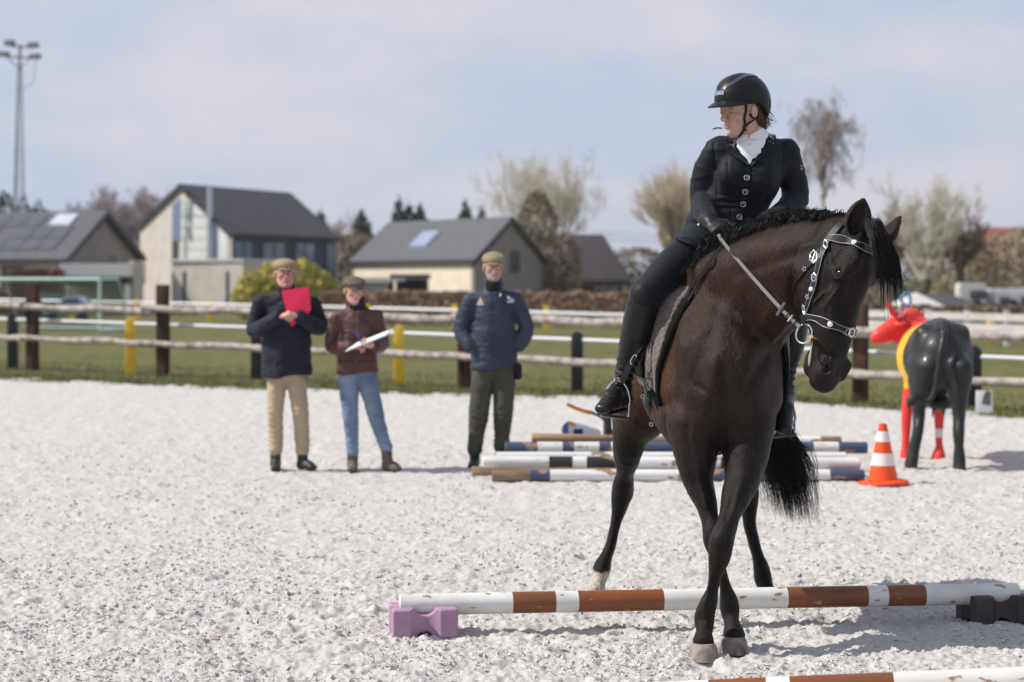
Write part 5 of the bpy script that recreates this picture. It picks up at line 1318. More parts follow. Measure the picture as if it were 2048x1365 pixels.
    def cd(v, n):
        d = fold_disp(coat.get('ff', 8), coat.get('fa', .011) * 1.25, coat.get('seed', 3), (1, 1, .7))(v, n) + fold_disp(20, .006, 9, (1, .8, .8))(v, n); x = v[:, 0] - (pel[0] + (ch[0] - pel[0]) * np.clip((v[:, 2] - pel[2]) / (ch[2] - pel[2]), 0, 1)) - coat.get('zx', 0); fr_ = (n[:, 1] < -.3)
        d -= .005 * np.exp(-(x / .006) ** 2) * fr_ * (v[:, 2] > hem + .0)
        if coat.get('quilt'): d -= .004 * np.exp(-((((v[:, 2] - hem) / coat['quilt']) % 1 - .5) / .08) ** 2)
        if coat.get('flap'):
            for sg in (-1, 1):
                px_, pz = x - sg * coat['flap'][0], v[:, 2] - coat['flap'][1]; m = (np.abs(px_) < .065) & (fr_); d += m * (.006 * (np.abs(pz) < .02) + .0035 * (np.abs(pz + .06) < .07))
        return d
    cm = put('coat', C.mesh('coat', .0080, smooth_it=1, disp=cd), mats['coat'], T)
    # scarf or neck tube
    N = SDF(); N.seg(neck + (0, 0, .0), neck + f * .01 + (0, 0, .055), (.066, .064), (.062, .060), lat, k=.01); put('neck_warmer', N.mesh('neck_warmer', .008, disp=fold_disp(25, .006, 4)), mats['neck'], T)
    # flat cap
    A = SDF(); ax = (l, nz(f * math.cos(.12) + u * math.sin(-.12)), nz(u * math.cos(.12) + f * math.sin(.12)))
    A.ell(q(0, .010, .082), (.096 * s, .125 * s, .050 * s), ax, k=.02); A.ell(q(0, -.022, .062), (.088 * s, .100 * s, .056 * s), ax, k=.03)
    A.fn(lambda X, Y, Z: .046 * s - ((X - O[0]) * u[0] + (Y - O[1]) * u[1] + (Z - O[2]) * u[2]) - .10 * ((X - O[0]) * f[0] + (Y - O[1]) * f[1] + (Z - O[2]) * f[2]), (-9,) * 3, (9,) * 3, k=.008, op='&')
    cap = put('flat_cap', A.mesh('flat_cap', .006, disp=fold_disp(18, .004, 6)), mats['cap'], T)
    Bm = SDF(); Bm.ell(q(0, .108, .047), (.066 * s, .044 * s, .0095 * s), (l, nz(f - u * .28), nz(u + f * .28)), k=.01); put('cap_peak', Bm.mesh('cap_peak', .004), mats['cap'], cap)
    # hair at the sides
    H = SDF(); H.ell(q(0, -.020, .030), (.0815 * s, .092 * s, .070 * s), fr, k=.01); H.fn(lambda X, Y, Z: ((X - O[0]) * f[0] + (Y - O[1]) * f[1]) - .012, (-9,) * 3, (9,) * 3, k=.004, op='&')
    if opts.get('hairy'): H.ell(q(0, -.06, -.03), (.06, .05, .05), fr, k=.03)
    put('hair', H.mesh('hair', .006), mats['hair'], T)
    # glasses
    if opts.get('glasses'):
        G = thing('glasses', q(0, .1, .01), 'x', 'x'); bpy.data.objects.remove(G); mb = MB()
        for a in (-1, 1):
            c = q(.031 * a, .099, .006); mb.tube([c + (.024 * math.cos(t) * l + .016 * math.sin(t) * u) * s for t in np.linspace(0, 6.283, 16, endpoint=False)], .0017, 5, closed=True)
            mb.tube([q(.055 * a, .097, .010), q(.078 * a, .05, .012), q(.083 * a, -.005, .012)], .0017, 5)
        mb.tube([q(-.008, .100, .010), q(.008, .100, .010)], .0017, 5); mb.build('glasses', opts['glasses'], T, smooth=True)
    return T, q, fr, C, B
def build_people():
    tweed = M('tan_tweed', srgb(166, 146, 116), rough=.95, color2=srgb(130, 112, 88), nscale=90, ndetail=2, bump=(160, .4, .002)); tweed2 = M('grey_tweed', srgb(118, 104, 92), rough=.95, color2=srgb(74, 68, 64), nscale=70, ndetail=2, bump=(160, .4, .002)); tweed3 = M('olive_tweed', srgb(156, 142, 114), rough=.95, color2=srgb(120, 110, 86), nscale=60, ndetail=2, bump=(160, .4, .002))
    gh = M('grey_hair', srgb(120, 116, 110), rough=.7); bh = M('brown_hair', (.045, .026, .016)); dk = M('dark_scarf', (.012, .013, .018), rough=.9)
    frm = M('glasses_frame', (.03, .03, .03), rough=.3, spec=.6); bl = M('dark_boot', (.022, .022, .023), rough=.5, spec=.4, color2=(.05, .048, .044), nscale=8); gb = M('grey_boot', srgb(104, 96, 88), rough=.7, color2=srgb(76, 70, 66), nscale=10)
    # 1: man in navy coat with red folder
    D = 16.75; p = lambda x, y, d=0: P(x, y, D + d)
    def ground(v): v = v.copy(); v[2] = .004; return v
    J = dict(shL=p(521, 607), shR=p(626, 609), elL=p(510, 660, .02), elR=p(640, 655, .02), wrL=p(556, 634, -.27), wrR=p(598, 634, -.26), hipL=p(556, 752, .02), hipR=p(591, 752, .02), knL=p(551, 822), knR=p(602, 824),
             ankL=p(551, 908), ankR=p(605, 910), heelL=ground(p(551, 935, .06)), toeL=ground(p(552, 935, -.16)), heelR=ground(p(602, 936, .02)), toeR=ground(p(632, 938, -.10)))
    T, q, fr, C, B = standing('man in a long navy coat and beige trousers holding a red folder', 1.06, p(570, 551), (.22, -1), -.05, J,
        dict(trousers=M('beige_trousers', srgb(176, 158, 132), rough=.9, bump=[(200, .2, .002), (12, .3, .02)]), shoe=bl, coat=M('navy_coat', (.0150, .0165, .030), rough=.75, spec=.3, bump=[(160, .2, .002), (14, .3, .02)]), neck=dk, cap=tweed, hair=gh),
        dict(hem=hof_(752, D), r=[(-.28, .232, .170), (.15, .205, .155), (.6, .205, .145), (1.0, .180, .120)], arm=[.064, .070, .056], collar=.045, fa=.012, seed=5),
        dict(skin=(.56, .31, .24), glasses=frm, handL=((.9, -.3, .22), (-.25, -.3, .95), -1, .9), handR=((-.8, -.35, .30), (.3, -.3, .95), 1, .9), tr=(.086, .068, .062, .058), hs=1.05))
    fm = M('red_folder', srgb(226, 44, 84), rough=.45, spec=.4); DF = D - .215
    c = [P(562, 582, DF), P(617, 575, DF + .01), P(621, 622, DF - .02), P(583, 654, DF - .05), P(576, 640, DF - .05)]
    n = np.array((0, -.012, 0)); F_ = thing('folder', c[2], 'bright red folder held against the chest of the man in navy', 'folder')
    MB().add([x - n for x in c] + [x + n * 0 for x in c], [(0, 1, 2, 3, 4), (9, 8, 7, 6, 5)] + [(i, 5 + i, 5 + (i + 1) % 5, (i + 1) % 5) for i in range(5)]).build('cover', fm, F_)
    MB().add([x - n * .2 + (.004, -.001, .004) for x in c], [(0, 1, 2, 3, 4)]).build('back_cover', fm, F_)
    # 2: woman with clipboard
    D = 16.62; J = dict(shL=p(674, 638), shR=p(752, 634), elL=p(665, 692, .03), elR=p(764, 688, .03), wrL=p(702, 694, -.20), wrR=p(748, 694, -.22), hipL=p(696, 752, .02), hipR=p(733, 752, .02), knL=p(701, 832), knR=p(752, 832),
             ankL=p(705, 914), ankR=p(773, 906), heelL=ground(p(705, 942, .06)), toeL=ground(p(706, 942, -.15)), heelR=ground(p(772, 940, .03)), toeR=ground(p(802, 944, -.08)))
    T, q, fr, C, B = standing('woman in a brown quilted jacket and jeans writing on a clipboard', .96, p(708, 584), (.30, -1), .10, J,
        dict(trousers=M('blue_denim', srgb(128, 144, 164), rough=.85, color2=srgb(88, 106, 134), nscale=4, bump=[(260, .3, .002), (14, .3, .02)]), shoe=gb, coat=M('brown_jacket', srgb(88, 56, 54), rough=.55, spec=.4, color2=srgb(72, 44, 44), nscale=6, bump=[(20, .35, .02)]), neck=dk, cap=tweed2, hair=bh),
        dict(hem=hof_(747, D), r=[(-.18, .185, .140), (.2, .170, .130), (.6, .160, .125), (1.0, .140, .105)], arm=[.056, .062, .050], collar=.05, fa=.010, seed=15, ff=9, flap=(.085, hof_(725, D))),
        dict(skin=(.60, .34, .26), glasses=frm, handL=((.9, -.35, .05), (-.1, -.5, .9), -1, .8), handR=((-.6, -.5, .15), (.2, -.3, -.9), 1, .7), tr=(.088, .066, .056, .050), hs=.92, hairy=True))
    DF = D - .36; K = thing('clipboard', P(730, 690, DF), 'white clipboard seen edge on in the hands of the woman', 'clipboard')
    a, b = P(690, 703, DF), P(771, 671, DF + .02); w = np.array((.05, .22, .05)); t = nz(np.cross(b - a, w)) * .007
    if t[2] < 0: t = -t
    MB().hexa([a - t, b - t, b - t + w, a - t + w, a, b, b + w, a + w]).build('board', M('clipboard_white', srgb(220, 226, 240), rough=.4), K, bevel=.001)
    MB().hexa([a + (b - a) * .08 + t * .05, a + (b - a) * .94 + t * .05, a + (b - a) * .94 + w * .9 + t * .05, a + (b - a) * .08 + w * .9 + t * .05, a + (b - a) * .08 + t * .5, a + (b - a) * .94 + t * .5, a + (b - a) * .94 + w * .9 + t * .5, a + (b - a) * .08 + w * .9 + t * .5]).build('paper', M('paper_white', (.8, .8, .8)), K)
    pn = MB().tube([P(712, 664, DF + .08), P(718, 676, DF + .02), P(724, 688, DF + .0)], .006, 8).build('pen', M('blue_pen', srgb(40, 60, 150), rough=.3)); tag(pn, 'blue pen in the hand of the woman with the clipboard', 'pen')
    cn = P(737, 611, D - .03); MB().tube([cn + (-.02, 0, .01), cn, cn + (.02, .02, -.01)], [.010, .016, .010], 8).build('collar_lining', M('yellow_lining', srgb(222, 176, 60), rough=.8), T, smooth=True)
    # 3: man in blue jacket, hands in pockets
    D = 16.9; J = dict(shL=p(941, 602), shR=p(1032, 600), elL=p(922, 658, .03), elR=p(1052, 656, .03), wrL=p(942, 692, -.06), wrR=p(1036, 694, -.06), hipL=p(967, 742, .02), hipR=p(1009, 742, .02), knL=p(957, 832), knR=p(1006, 832),
             ankL=p(949, 906), ankR=p(1003, 900), heelL=ground(p(950, 930, .05)), toeL=ground(p(944, 934, -.16)), heelR=ground(p(1003, 925, .08)), toeR=ground(p(1008, 930, -.14)))
    T, q, fr, C, B = standing('bearded man in a dark blue jacket with both hands in his pockets', 1.03, p(987, 537), (.12, -1), .06, J,
        dict(trousers=M('olive_trousers', srgb(84, 82, 70), rough=.9, color2=srgb(62, 64, 58), nscale=5, bump=[(200, .2, .002), (12, .3, .02)]), shoe=bl, coat=M('blue_jacket', srgb(56, 64, 78), rough=.6, spec=.3, color2=srgb(44, 52, 66), nscale=4, bump=[(160, .15, .002), (14, .3, .02)]), neck=M('black_scarf', (.01, .01, .012), rough=.9), cap=tweed3, hair=gh),
        dict(hem=hof_(738, D), r=[(-.08, .205, .150), (.25, .195, .145), (.6, .190, .140), (1.0, .170, .118)], arm=[.064, .071, .058], collar=.07, fa=.011, seed=25, flap=(.10, hof_(690, D))),
        dict(skin=(.54, .32, .26), glasses=frm, beard=(.27, .24, .22), tr=(.100, .082, .070, .066), tz=.03))
    # chest emblems
    def patch(poly, nm, mat, off=.003):
        pp, nn_ = hits([(x, y) for x, y in poly], C, off, t0=16.0, t1=17.6); MB().add(list(pp), [tuple(range(len(pp)))]).build(nm, mat, T)
    tan = M('tan_print', srgb(176, 160, 148), rough=.7); wh = M('white_print', srgb(200, 206, 226), rough=.7)
    patch([(953, 611), (957, 601), (961, 594), (965, 602), (968, 611)], 'chest_emblem', tan)
    patch([(1014, 594), (1018, 592), (1022, 600), (1018, 602)], 'chest_logo', wh); patch([(1020, 598), (1026, 597), (1029, 603), (1024, 605)], 'chest_logo', wh); patch([(1013, 603), (1022, 602), (1023, 606), (1015, 606)], 'chest_logo', wh)
    pp, nn_ = hits([(1000, 594), (1000, 588)], C, .012, t0=16.0, t1=17.6); MB().tube(pp, .007, 6).build('toggle', M('toggle_white', (.75, .75, .78), rough=.4), T)
    ph = P(1036, 742, D - .03); S = SDF().seg(ph + (0, 0, .04), ph - (0, 0, .05), (.035, .03), lat=(1, 0, 0), k=0); put('belt_pouch', S.mesh('belt_pouch', .008), dk, T)
build_people()
# ------------------------------------------------------------------ the horse
HE = nz((-.20, -.083, -.975)); HL = nz(np.array((.70, .70, -.21)) - HE * (np.array((.70, .70, -.21)) @ HE)); HD = np.cross(HE, HL)
HO = P(1722, 457, 8.30)
def HP(x, d, z): return HO + HL * x + HD * d + HE * z      # head space: lateral, dorsal, along
def horse_sdf():
    S = SDF()
    LX = (1, .05, 0)
    # trunk: (D, centre x, centre z, half width, half height)
    st = [(8.80, .948, 1.13, .18, .27), (8.95, .945, 1.19, .245, .37), (9.15, .938, 1.245, .270, .43), (9.45, .930, 1.225, .300, .41),
          (9.75, .925, 1.25, .305, .37), (10.0, .915, 1.30, .300, .335), (10.22, .895, 1.34, .27, .29), (10.38, .892, 1.36, .18, .22)]
    pts = [np.array((x, d, z)) for d, x, z, w, h in st]
    S.chain(pts, [(w, h) for d, x, z, w, h in st], lat=(1, .0, 0), k=.04)
    # withers
    S.seg(P(1440, 520, 9.02), P(1425, 515, 9.35), (.05, .05), (.05, .05), LX, k=.12)
    # pectorals and shoulder
    S.seg(P(1395, 700, 8.82), P(1410, 850, 8.78), (.085, .09), (.075, .09), LX, k=.07)
    S.seg(P(1505, 700, 8.84), P(1492, 850, 8.80), (.085, .09), (.075, .09), LX, k=.07)
    S.seg(P(1348, 630, 9.05), P(1360, 790, 8.92), (.072, .12), (.085, .12), LX, k=.08)     # near shoulder
    S.seg(P(1535, 640, 9.0), P(1527, 800, 8.90), (.07, .10), (.075, .11), LX, k=.08)
    S.seg(P(1398, 790, 8.76), P(1396, 860, 8.76), (.07, .07), (.055, .05), LX, k=.035)
    S.seg(P(1496, 790, 8.76), P(1494, 860, 8.76), (.07, .07), (.055, .05), LX, k=.035)
    # neck
    nk = [P(1440, 640, 9.02), P(1482, 598, 8.86), P(1545, 562, 8.70), P(1608, 535, 8.54), P(1668, 512, 8.42), P(1704, 500, 8.36)]
    nr = [(.150, .29), (.125, .245), (.105, .208), (.092, .172), (.085, .135), (.075, .10)]
    S.chain(nk, nr, lat=(-.45, -.9, 0), k=.05)
    S.chain([P(1455, 520, 8.98), P(1502, 489, 8.86), P(1548, 468, 8.72), P(1602, 455, 8.56), P(1668, 450, 8.42), P(1705, 458, 8.38)], [.05, .046, .040, .036, .034, .03], k=.05)   # crest
    # throat and jugular edge
    S.seg(P(1545, 665, 8.82), P(1600, 600, 8.60), .06, .05, k=.07)
    # head: z, top, bottom, half width
    hs = [(.05, .060, -.20, .092), (.12, .076, -.245, .104), (.20, .084, -.262, .110), (.27, .076, -.252, .104), (.34, .060, -.212, .094),
          (.41, .050, -.165, .085), (.48, .042, -.132, .078), (.55, .036, -.112, .072), (.61, .026, -.100, .070), (.655, .002, -.088, .060)]
    S.chain([HP(0, (t + b) / 2, z) for z, t, b, w in hs], [(w, (t - b) / 2) for z, t, b, w in hs], lat=HL, k=.022, k0=.028)
    for sx in (-1, 1):
        S.seg(HP(.056 * sx, -.165, .215), HP(.052 * sx, -.165, .12), (.048, .100), (.044, .090), HL, k=.018)      # round cheek
        S.seg(HP(.082 * sx, .042, .165), HP(.090 * sx, .034, .205), .026, .024, k=.045)                          # brow
        S.seg(HP(.082 * sx, -.012, .29), HP(.060 * sx, -.004, .44), .012, .010, k=.03)                          # facial crest
        S.seg(HP(.060 * sx, .042, .10), HP(.070 * sx, .05, .16), .022, .018, k=.04)                             # temple
        S.ell(HP(.108 * sx, .006, .213), (.020, .019, .027), (HL, HD + HE * .35, HE - HD * .35), k=.007, op='-')                      # eye socket
        S.ell(HP(.118 * sx, .062, .120), (.022, .02, .028), (HL, HD, HE), k=.03, op='-')                        # hollow above the eye
        S.seg(HP(.052 * sx, .014, .570), HP(.050 * sx, .000, .615), (.028, .034), (.030, .034), HL, k=.02)     # nostril wing
        S.seg(HP(.082 * sx, .004, .572), HP(.074 * sx, .014, .612), (.016, .014), (.018, .018), HL, k=.008, op='-')
        for a0 in range(5):     # lids
            a, b = math.radians(-20 + 55 * a0), math.radians(35 + 55 * a0)
            S.seg(HP(.100 * sx, .007 + .021 * math.sin(a), .213 - .025 * math.cos(a)), HP(.100 * sx, .007 + .021 * math.sin(b), .213 - .025 * math.cos(b)), .0055, k=.006)
    # muzzle, lips, chin
    S.ell(HP(0, -.045, .645), (.055, .056, .045), (HL, HD, HE), k=.03)
    S.ell(HP(0, -.112, .602), (.042, .038, .048), (HL, HD, HE), k=.015)
    S.ell(HP(0, -.118, .560), (.034, .030, .040), (HL, HD, HE), k=.02)
    S.seg(HP(-.080, -.082, .47), HP(-.060, -.082, .66), (.020, .004), (.018, .0035), HL, k=.006, op='-')          # mouth line
    S.seg(HP(.07, -.076, .53), HP(.058, -.084, .66), (.018, .004), (.018, .003), HL, k=.006, op='-')
    # veins of the face, near side
    vy = [(.004, .235), (-.020, .270), (-.035, .30), (-.055, .33), (-.075, .345)]
    for pts, r in ([(-.098, .022, .262), (-.100, .004, .30), (-.096, -.018, .335), (-.090, -.040, .36), (-.085, -.058, .362)], .0045), ([(-.092, -.030, .35), (-.088, -.012, .372), (-.082, .002, .41), (-.079, .000, .44)], .0038), ([(-.103, -.05, .30), (-.100, -.08, .335), (-.095, -.10, .35)], .0035):
        S.chain([HP(*p_) for p_ in pts], [r * 1.15] * len(pts), k=.009)
    # ears
    def ear(b, t, wide, face, cut=True):
        b = np.array(b); t = np.array(t); fc = nz(face); a = nz(t - b); wd = nz(np.cross(a, fc))
        m1 = b + (t - b) * .40; m2 = b + (t - b) * .76
        S.chain([b, m1, m2, t], [(wide * .72, wide * .62), (wide, wide * .55), (wide * .74, wide * .36), (.014, .011)], lat=wd, k=.02)
        if cut:
            S.chain([b + fc * wide * .72 + a * .02, m1 + fc * wide * .56, m2 + fc * wide * .36, t + fc * .010 - a * .012],
                [(wide * .36, wide * .42), (wide * .70, wide * .46), (wide * .42, wide * .28), (.004, .004)], lat=wd, k=.006, op='-')
    ear(P(1706, 474, 8.30), P(1727, 401, 8.28), .060, (-.12, -1, .05))
    ear(P(1766, 486, 8.42), P(1800, 436, 8.44), .054, (.75, .2, .5))
    # legs ------------------------------------------------------ near fore (viewer left)
    def leg(rows, Ds, k=.012, k0=.06, flat=1.15):
        pts, rs = [], []
        for i, (py, px, hw) in enumerate(rows):
            D = np.interp(py, [a for a, b in Ds], [b for a, b in Ds])
            pts.append(P(px, py, D)); r = PX(hw, D); rs.append((r, r * flat if hw > 13 else r * 1.35))
        S.chain(pts, rs, lat=(1, 0, 0), k=k, k0=k0)
        return pts
    leg([(850, 1385, 52), (916, 1392, 41), (960, 1396, 31), (1004, 1411, 23), (1040, 1420, 18), (1063, 1425, 20.5), (1085, 1428, 21), (1109, 1434, 16.5), (1136, 1441, 11.5),
         (1158, 1447, 10.8), (1180, 1452, 13.5), (1201, 1458, 18.5), (1220, 1460, 20), (1240, 1462.5, 15.5), (1256, 1466, 18), (1271, 1468, 23)],
        [(850, 8.82), (960, 8.78), (1075, 8.66), (1180, 8.68), (1220, 8.70), (1270, 8.63)], k0=.045)
    leg([(850, 1500, 50), (905, 1493, 46), (929, 1489, 42), (960, 1485, 35.5), (982, 1476, 32), (1004, 1469, 27.5), (1026, 1461, 22.5), (1048, 1455, 21.5), (1070, 1447, 24), (1085, 1443, 25.3), (1114, 1439, 22.5),
         (1136, 1434, 17), (1158, 1429, 13), (1180, 1425, 12), (1201, 1419, 16.5), (1224, 1411, 19.5), (1240, 1408.5, 20.2), (1256, 1409, 17.8), (1268, 1408, 16.3), (1284, 1407, 22)],
        [(850, 8.82), (930, 8.74), (1080, 8.52), (1180, 8.54), (1240, 8.55), (1290, 8.48)], k0=.045)
    # hind legs
    leg([(760, 1302, 74), (828, 1280, 56), (850, 1268, 43), (894, 1257, 31), (916, 1254, 26), (938, 1251.5, 19.5), (951, 1250, 18), (969, 1247, 21), (985, 1245, 22.5), (1004, 1240.6, 18.5),
         (1021, 1238, 15), (1039, 1233.5, 12), (1056, 1229.6, 10.8), (1092, 1221, 11.2), (1114, 1212.5, 12.5), (1130, 1206, 16.5), (1142, 1203, 18), (1156, 1199, 15.2), (1172, 1195, 15.5), (1182, 1193, 18)],
        [(760, 9.95), (894, 9.98), (951, 10.10), (985, 10.16), (1092, 10.10), (1140, 10.05), (1190, 9.95)], k0=.10, flat=1.35)
    leg([(760, 1452, 78), (850, 1480, 52), (920, 1492, 30), (960, 1497, 18), (986, 1498, 20), (1004, 1499, 18), (1026, 1498.6, 15), (1048, 1499, 13), (1070, 1504, 12), (1092, 1509.5, 11.8), (1112, 1515.6, 12),
         (1134, 1522, 15.5), (1156, 1526, 18), (1168, 1530, 15.5), (1181, 1533, 16), (1188, 1535, 18)],
        [(760, 10.0), (920, 10.0), (986, 10.2), (1092, 10.15), (1150, 10.1), (1190, 10.02)], k0=.10, flat=1.35)
    # muscle forms of the forearm and chest
    S.seg(P(1372, 880, 8.80), P(1384, 950, 8.76), (.05, .05), (.03, .03), k=.03)
    S.seg(P(1512, 880, 8.80), P(1500, 945, 8.70), (.05, .05), (.03, .03), k=.03)
    S.seg(P(1330, 812, 9.45), P(1360, 880, 9.15), .08, .05, k=.10)
    # veins and cords on the cannon bones and forearm
    for pts in ([(1478, 975, 8.665), (1464, 1010, 8.62), (1453, 1045, 8.58)], [(1421, 1150, 8.50), (1417, 1185, 8.50), (1408, 1215, 8.51)], [(1392, 925, 8.70), (1402, 975, 8.69), (1412, 1015, 8.66)]):
        S.chain([P(*p_) for p_ in pts], [.006, .007, .006], k=.012)
    return S
HS = horse_sdf()
def hoof(px, py_top, py_bot, D, w_top, w_bot, parent, mat, lean=0):
    c0 = P(px + lean, py_bot, D); c0[2] = max(c0[2], 0); c1 = P(px, py_top, D)
    H = c1[2] - c0[2]; v = []; n = 20; rows = 5
    mb = MB()
    for i in range(rows + 1):
        t = i / rows; c = c0 * (1 - t) + c1 * t; r = PX(w_bot * (1 - t) + w_top * t, D)
        if i == rows: c = c + (0, 0, .006); r *= .8
        for k in range(n):
            a = 2 * math.pi * k / n
            fy = math.sin(a); front = 1.25 if fy < 0 else 1.0
            v.append((c[0] + r * math.cos(a), c[1] + r * fy * front - (1 - t) * .018 + .012, c[2]))
    f = [(i * n + k, i * n + (k + 1) % n, (i + 1) * n + (k + 1) % n, (i + 1) * n + k) for i in range(rows) for k in range(n)]
    f += [tuple(range(n))[::-1], tuple(rows * n + k for k in range(n))]
    mb.add(v, f)
    return mb.build('hoof', mat, parent, smooth=True)
# muscle grooves (positive) and ridges (negative) of the near side: course, width, depth
GROOVES = [([(1447, 735), (1446, 800), (1444, 860), (1440, 915)], 9, .013), ([(1606, 640), (1572, 675), (1532, 720), (1500, 770), (1475, 812)], 11, .013),
    ([(1458, 560), (1428, 640), (1404, 720), (1402, 775)], 15, .008), ([(1388, 768), (1410, 782), (1428, 802)], 6, .007), ([(1378, 825), (1374, 880), (1386, 930)], 8, .006),
    ([(1502, 800), (1512, 850), (1502, 905)], 9, .007), ([(1470, 552), (1540, 526), (1600, 506), (1655, 496)], 13, .006), ([(1424, 850), (1428, 890), (1424, 925)], 8, .006),
    ([(1584, 545), (1580, 590), (1590, 640), (1604, 668)], 7, .014), ([(1350, 640), (1342, 720), (1350, 800)], 12, .007), ([(1372, 600), (1362, 680), (1368, 760)], 14, -.006),
    ([(1420, 700), (1424, 760), (1410, 820)], 16, -.007), ([(1490, 700), (1488, 770), (1478, 840)], 16, -.007), ([(1550, 610), (1520, 660), (1490, 720)], 16, -.006),
    ([(1432, 1137), (1427, 1168), (1419, 1198)], 2.6, .004), ([(1444, 1140), (1450, 1175), (1455, 1195)], 2.4, .004), ([(1452, 1062), (1447, 1082), (1444, 1104)], 3.5, .003), ([(1437, 1060), (1434, 1084), (1433, 1108)], 3, -.003),
    ([(1404, 1212), (1402, 1230), (1406, 1250)], 3, .004), ([(1470, 960), (1462, 1000), (1452, 1040)], 5, .006), ([(1488, 950), (1476, 995), (1462, 1040)], 5, -.004),
    ([(1662, 572), (1655, 600), (1646, 636)], 5, -.004), ([(1690, 560), (1682, 610), (1674, 660)], 9, .005), ([(1655, 500), (1658, 520), (1666, 536)], 6, .005), ([(1640, 690), (1648, 705), (1652, 716)], 5, .003),
    ([(1630, 560), (1622, 600), (1618, 640)], 12, -.004), ([(1232, 1000), (1228, 1040), (1222, 1085)], 3, .004)]
def build_horse():
    T = thing('horse', (.90, 9.3, 0), 'dark bay horse with black legs and one white hind sock, stepping over the pole', 'horse')
    xs = ax_fine(.36, 2.02, .009, [(1.05, 1.66, .0048)])
    ys = ax_fine(7.98, 10.66, .010, [(8.05, 8.55, .0052)])
    zs = ax_fine(0.03, 2.08, .008, [(1.02, 2.06, .005)])
    def disp(v, n):
        x, y, z = v.T
        body = np.clip((z - .7) / .3, 0, 1)
        low = fbm(x * 5, y * 5, z * 4, 2, 3) * .006 * body
        musc = (1 - np.abs(fbm(x * 9 + 3, y * 7, z * 3.2, 2, 9))) ** 2 * .006 * body - .003 * body
        ten = fbm(x * 40, y * 40, z * 6, 2, 21) * .0022 * np.clip((.95 - z) / .2, 0, 1)
        d = low + musc + ten
        px = x / y * F + 1024; py = (EYE - z) / y * F + HOR
        view = np.stack([x, y, z - EYE], 1); view /= np.linalg.norm(view, axis=1)[:, None]; fr_ = np.clip(-(n * view).sum(1) * 3, 0, 1) * (y < 9.3)
        for pts, w, dep in GROOVES:
            pts = np.array(pts, float); best = np.full(len(px), 1e9); tt = np.zeros(len(px))
            for i in range(len(pts) - 1):
                a, b = pts[i], pts[i + 1]; ab = b - a; t = np.clip(((px - a[0]) * ab[0] + (py - a[1]) * ab[1]) / (ab @ ab), 0, 1)
                q = np.hypot(px - a[0] - ab[0] * t, py - a[1] - ab[1] * t); m = q < best; best[m] = q[m]; tt[m] = ((i + t) / (len(pts) - 1))[m]
            d -= dep * (1.5 if w > 5 else 1.15) * np.exp(-(best / w) ** 2) * np.sin(np.clip(tt * .92 + .04, 0, 1) * math.pi) ** .5 * fr_
        return d
    me = HS.mesh('horse_body', axes=(xs, ys, zs), smooth_it=4, disp=disp)
    v = mverts(me); x, y, z = v.T
    # coat colours: dark bay body, black points, white hind sock; sunlit brown painted on the left
    brown = np.array((.038, .0195, .0135)); dark = np.array((.0130, .0105, .0095)); warm = np.array((.120, .052, .022))
    n1 = fbm(x * 6, y * 6, z * 6, 3, 5)
    tl = np.clip((1.02 - z + n1 * .05) / .28, 0, 1) ** .8
    h = v - HO; hd = h @ HD; hz = h @ HE; hl = h @ HL
    th = np.clip((hd + .30) / .16, 0, 1) * np.clip((hz + .12) / .15, 0, 1) * np.clip((8.75 - y) / .15, 0, 1)
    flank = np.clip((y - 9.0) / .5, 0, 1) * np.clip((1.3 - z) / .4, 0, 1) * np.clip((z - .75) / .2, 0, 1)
    left = np.clip((.80 - x) / .12, 0, 1) * np.clip((z - .8) / .3, 0, 1) * np.clip((1.5 - z) / .2, 0, 1)  # sun side of the trunk, its warm light painted into the coat
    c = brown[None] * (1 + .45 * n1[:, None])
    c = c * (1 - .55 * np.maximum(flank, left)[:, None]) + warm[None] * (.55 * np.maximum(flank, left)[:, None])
    nk_ = np.clip((x - 1.06) / .20, 0, 1) * np.clip((z - 1.38) / .2, 0, 1) * (y < 9.3) * .55
    blk = np.maximum(np.maximum(tl, th * .88), nk_)[:, None]
    c = c * (1 - blk) + dark[None] * np.where(tl > th * .88, .50, 1.0)[:, None] * blk
    ccr = np.clip((hz - .5) / .1, 0, 1) * (hz > 0) * (y < 8.8)
    c = c * (1 - .6 * ccr[:, None]) + np.array((.026, .021, .019))[None] * .6 * ccr[:, None]
    ox = x - P(1203, 1142, 10.04)[0]
    sock = np.clip((.148 + .01 * fbm(x * 50, y * 50, z * 8, 2, 1) - z) / .012, 0, 1) * (x < .62) * (y > 9.5)
    c = c * (1 - sock[:, None]) + np.array((.62, .55, .47))[None] * sock[:, None]
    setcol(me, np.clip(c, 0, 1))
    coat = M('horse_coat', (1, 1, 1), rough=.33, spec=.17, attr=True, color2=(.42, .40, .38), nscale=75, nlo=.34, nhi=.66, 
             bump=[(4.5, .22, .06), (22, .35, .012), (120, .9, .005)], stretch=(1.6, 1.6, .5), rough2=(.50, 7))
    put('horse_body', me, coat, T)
    hm = M('hoof_horn', srgb(150, 138, 128), rough=.7, color2=srgb(95, 88, 84), nscale=30, stretch=(1, 1, .3), bump=(60, .4, .003))
    hm2 = M('dark_hoof_horn', srgb(70, 66, 66), rough=.7, color2=srgb(120, 112, 108), nscale=25, bump=(60, .4, .003))
    hoof(1407, 1290, 1322, 8.46, 27, 32, T, hm); hoof(1468, 1276, 1309, 8.61, 25, 29, T, hm)
    hoof(1193, 1180, 1203, 9.95, 18, 22, T, hm); hoof(1535, 1186, 1203, 10.02, 18, 22, T, hm2)
    # eyes
    em = M('horse_eye', (.008, .005, .004), rough=.12, spec=.45)
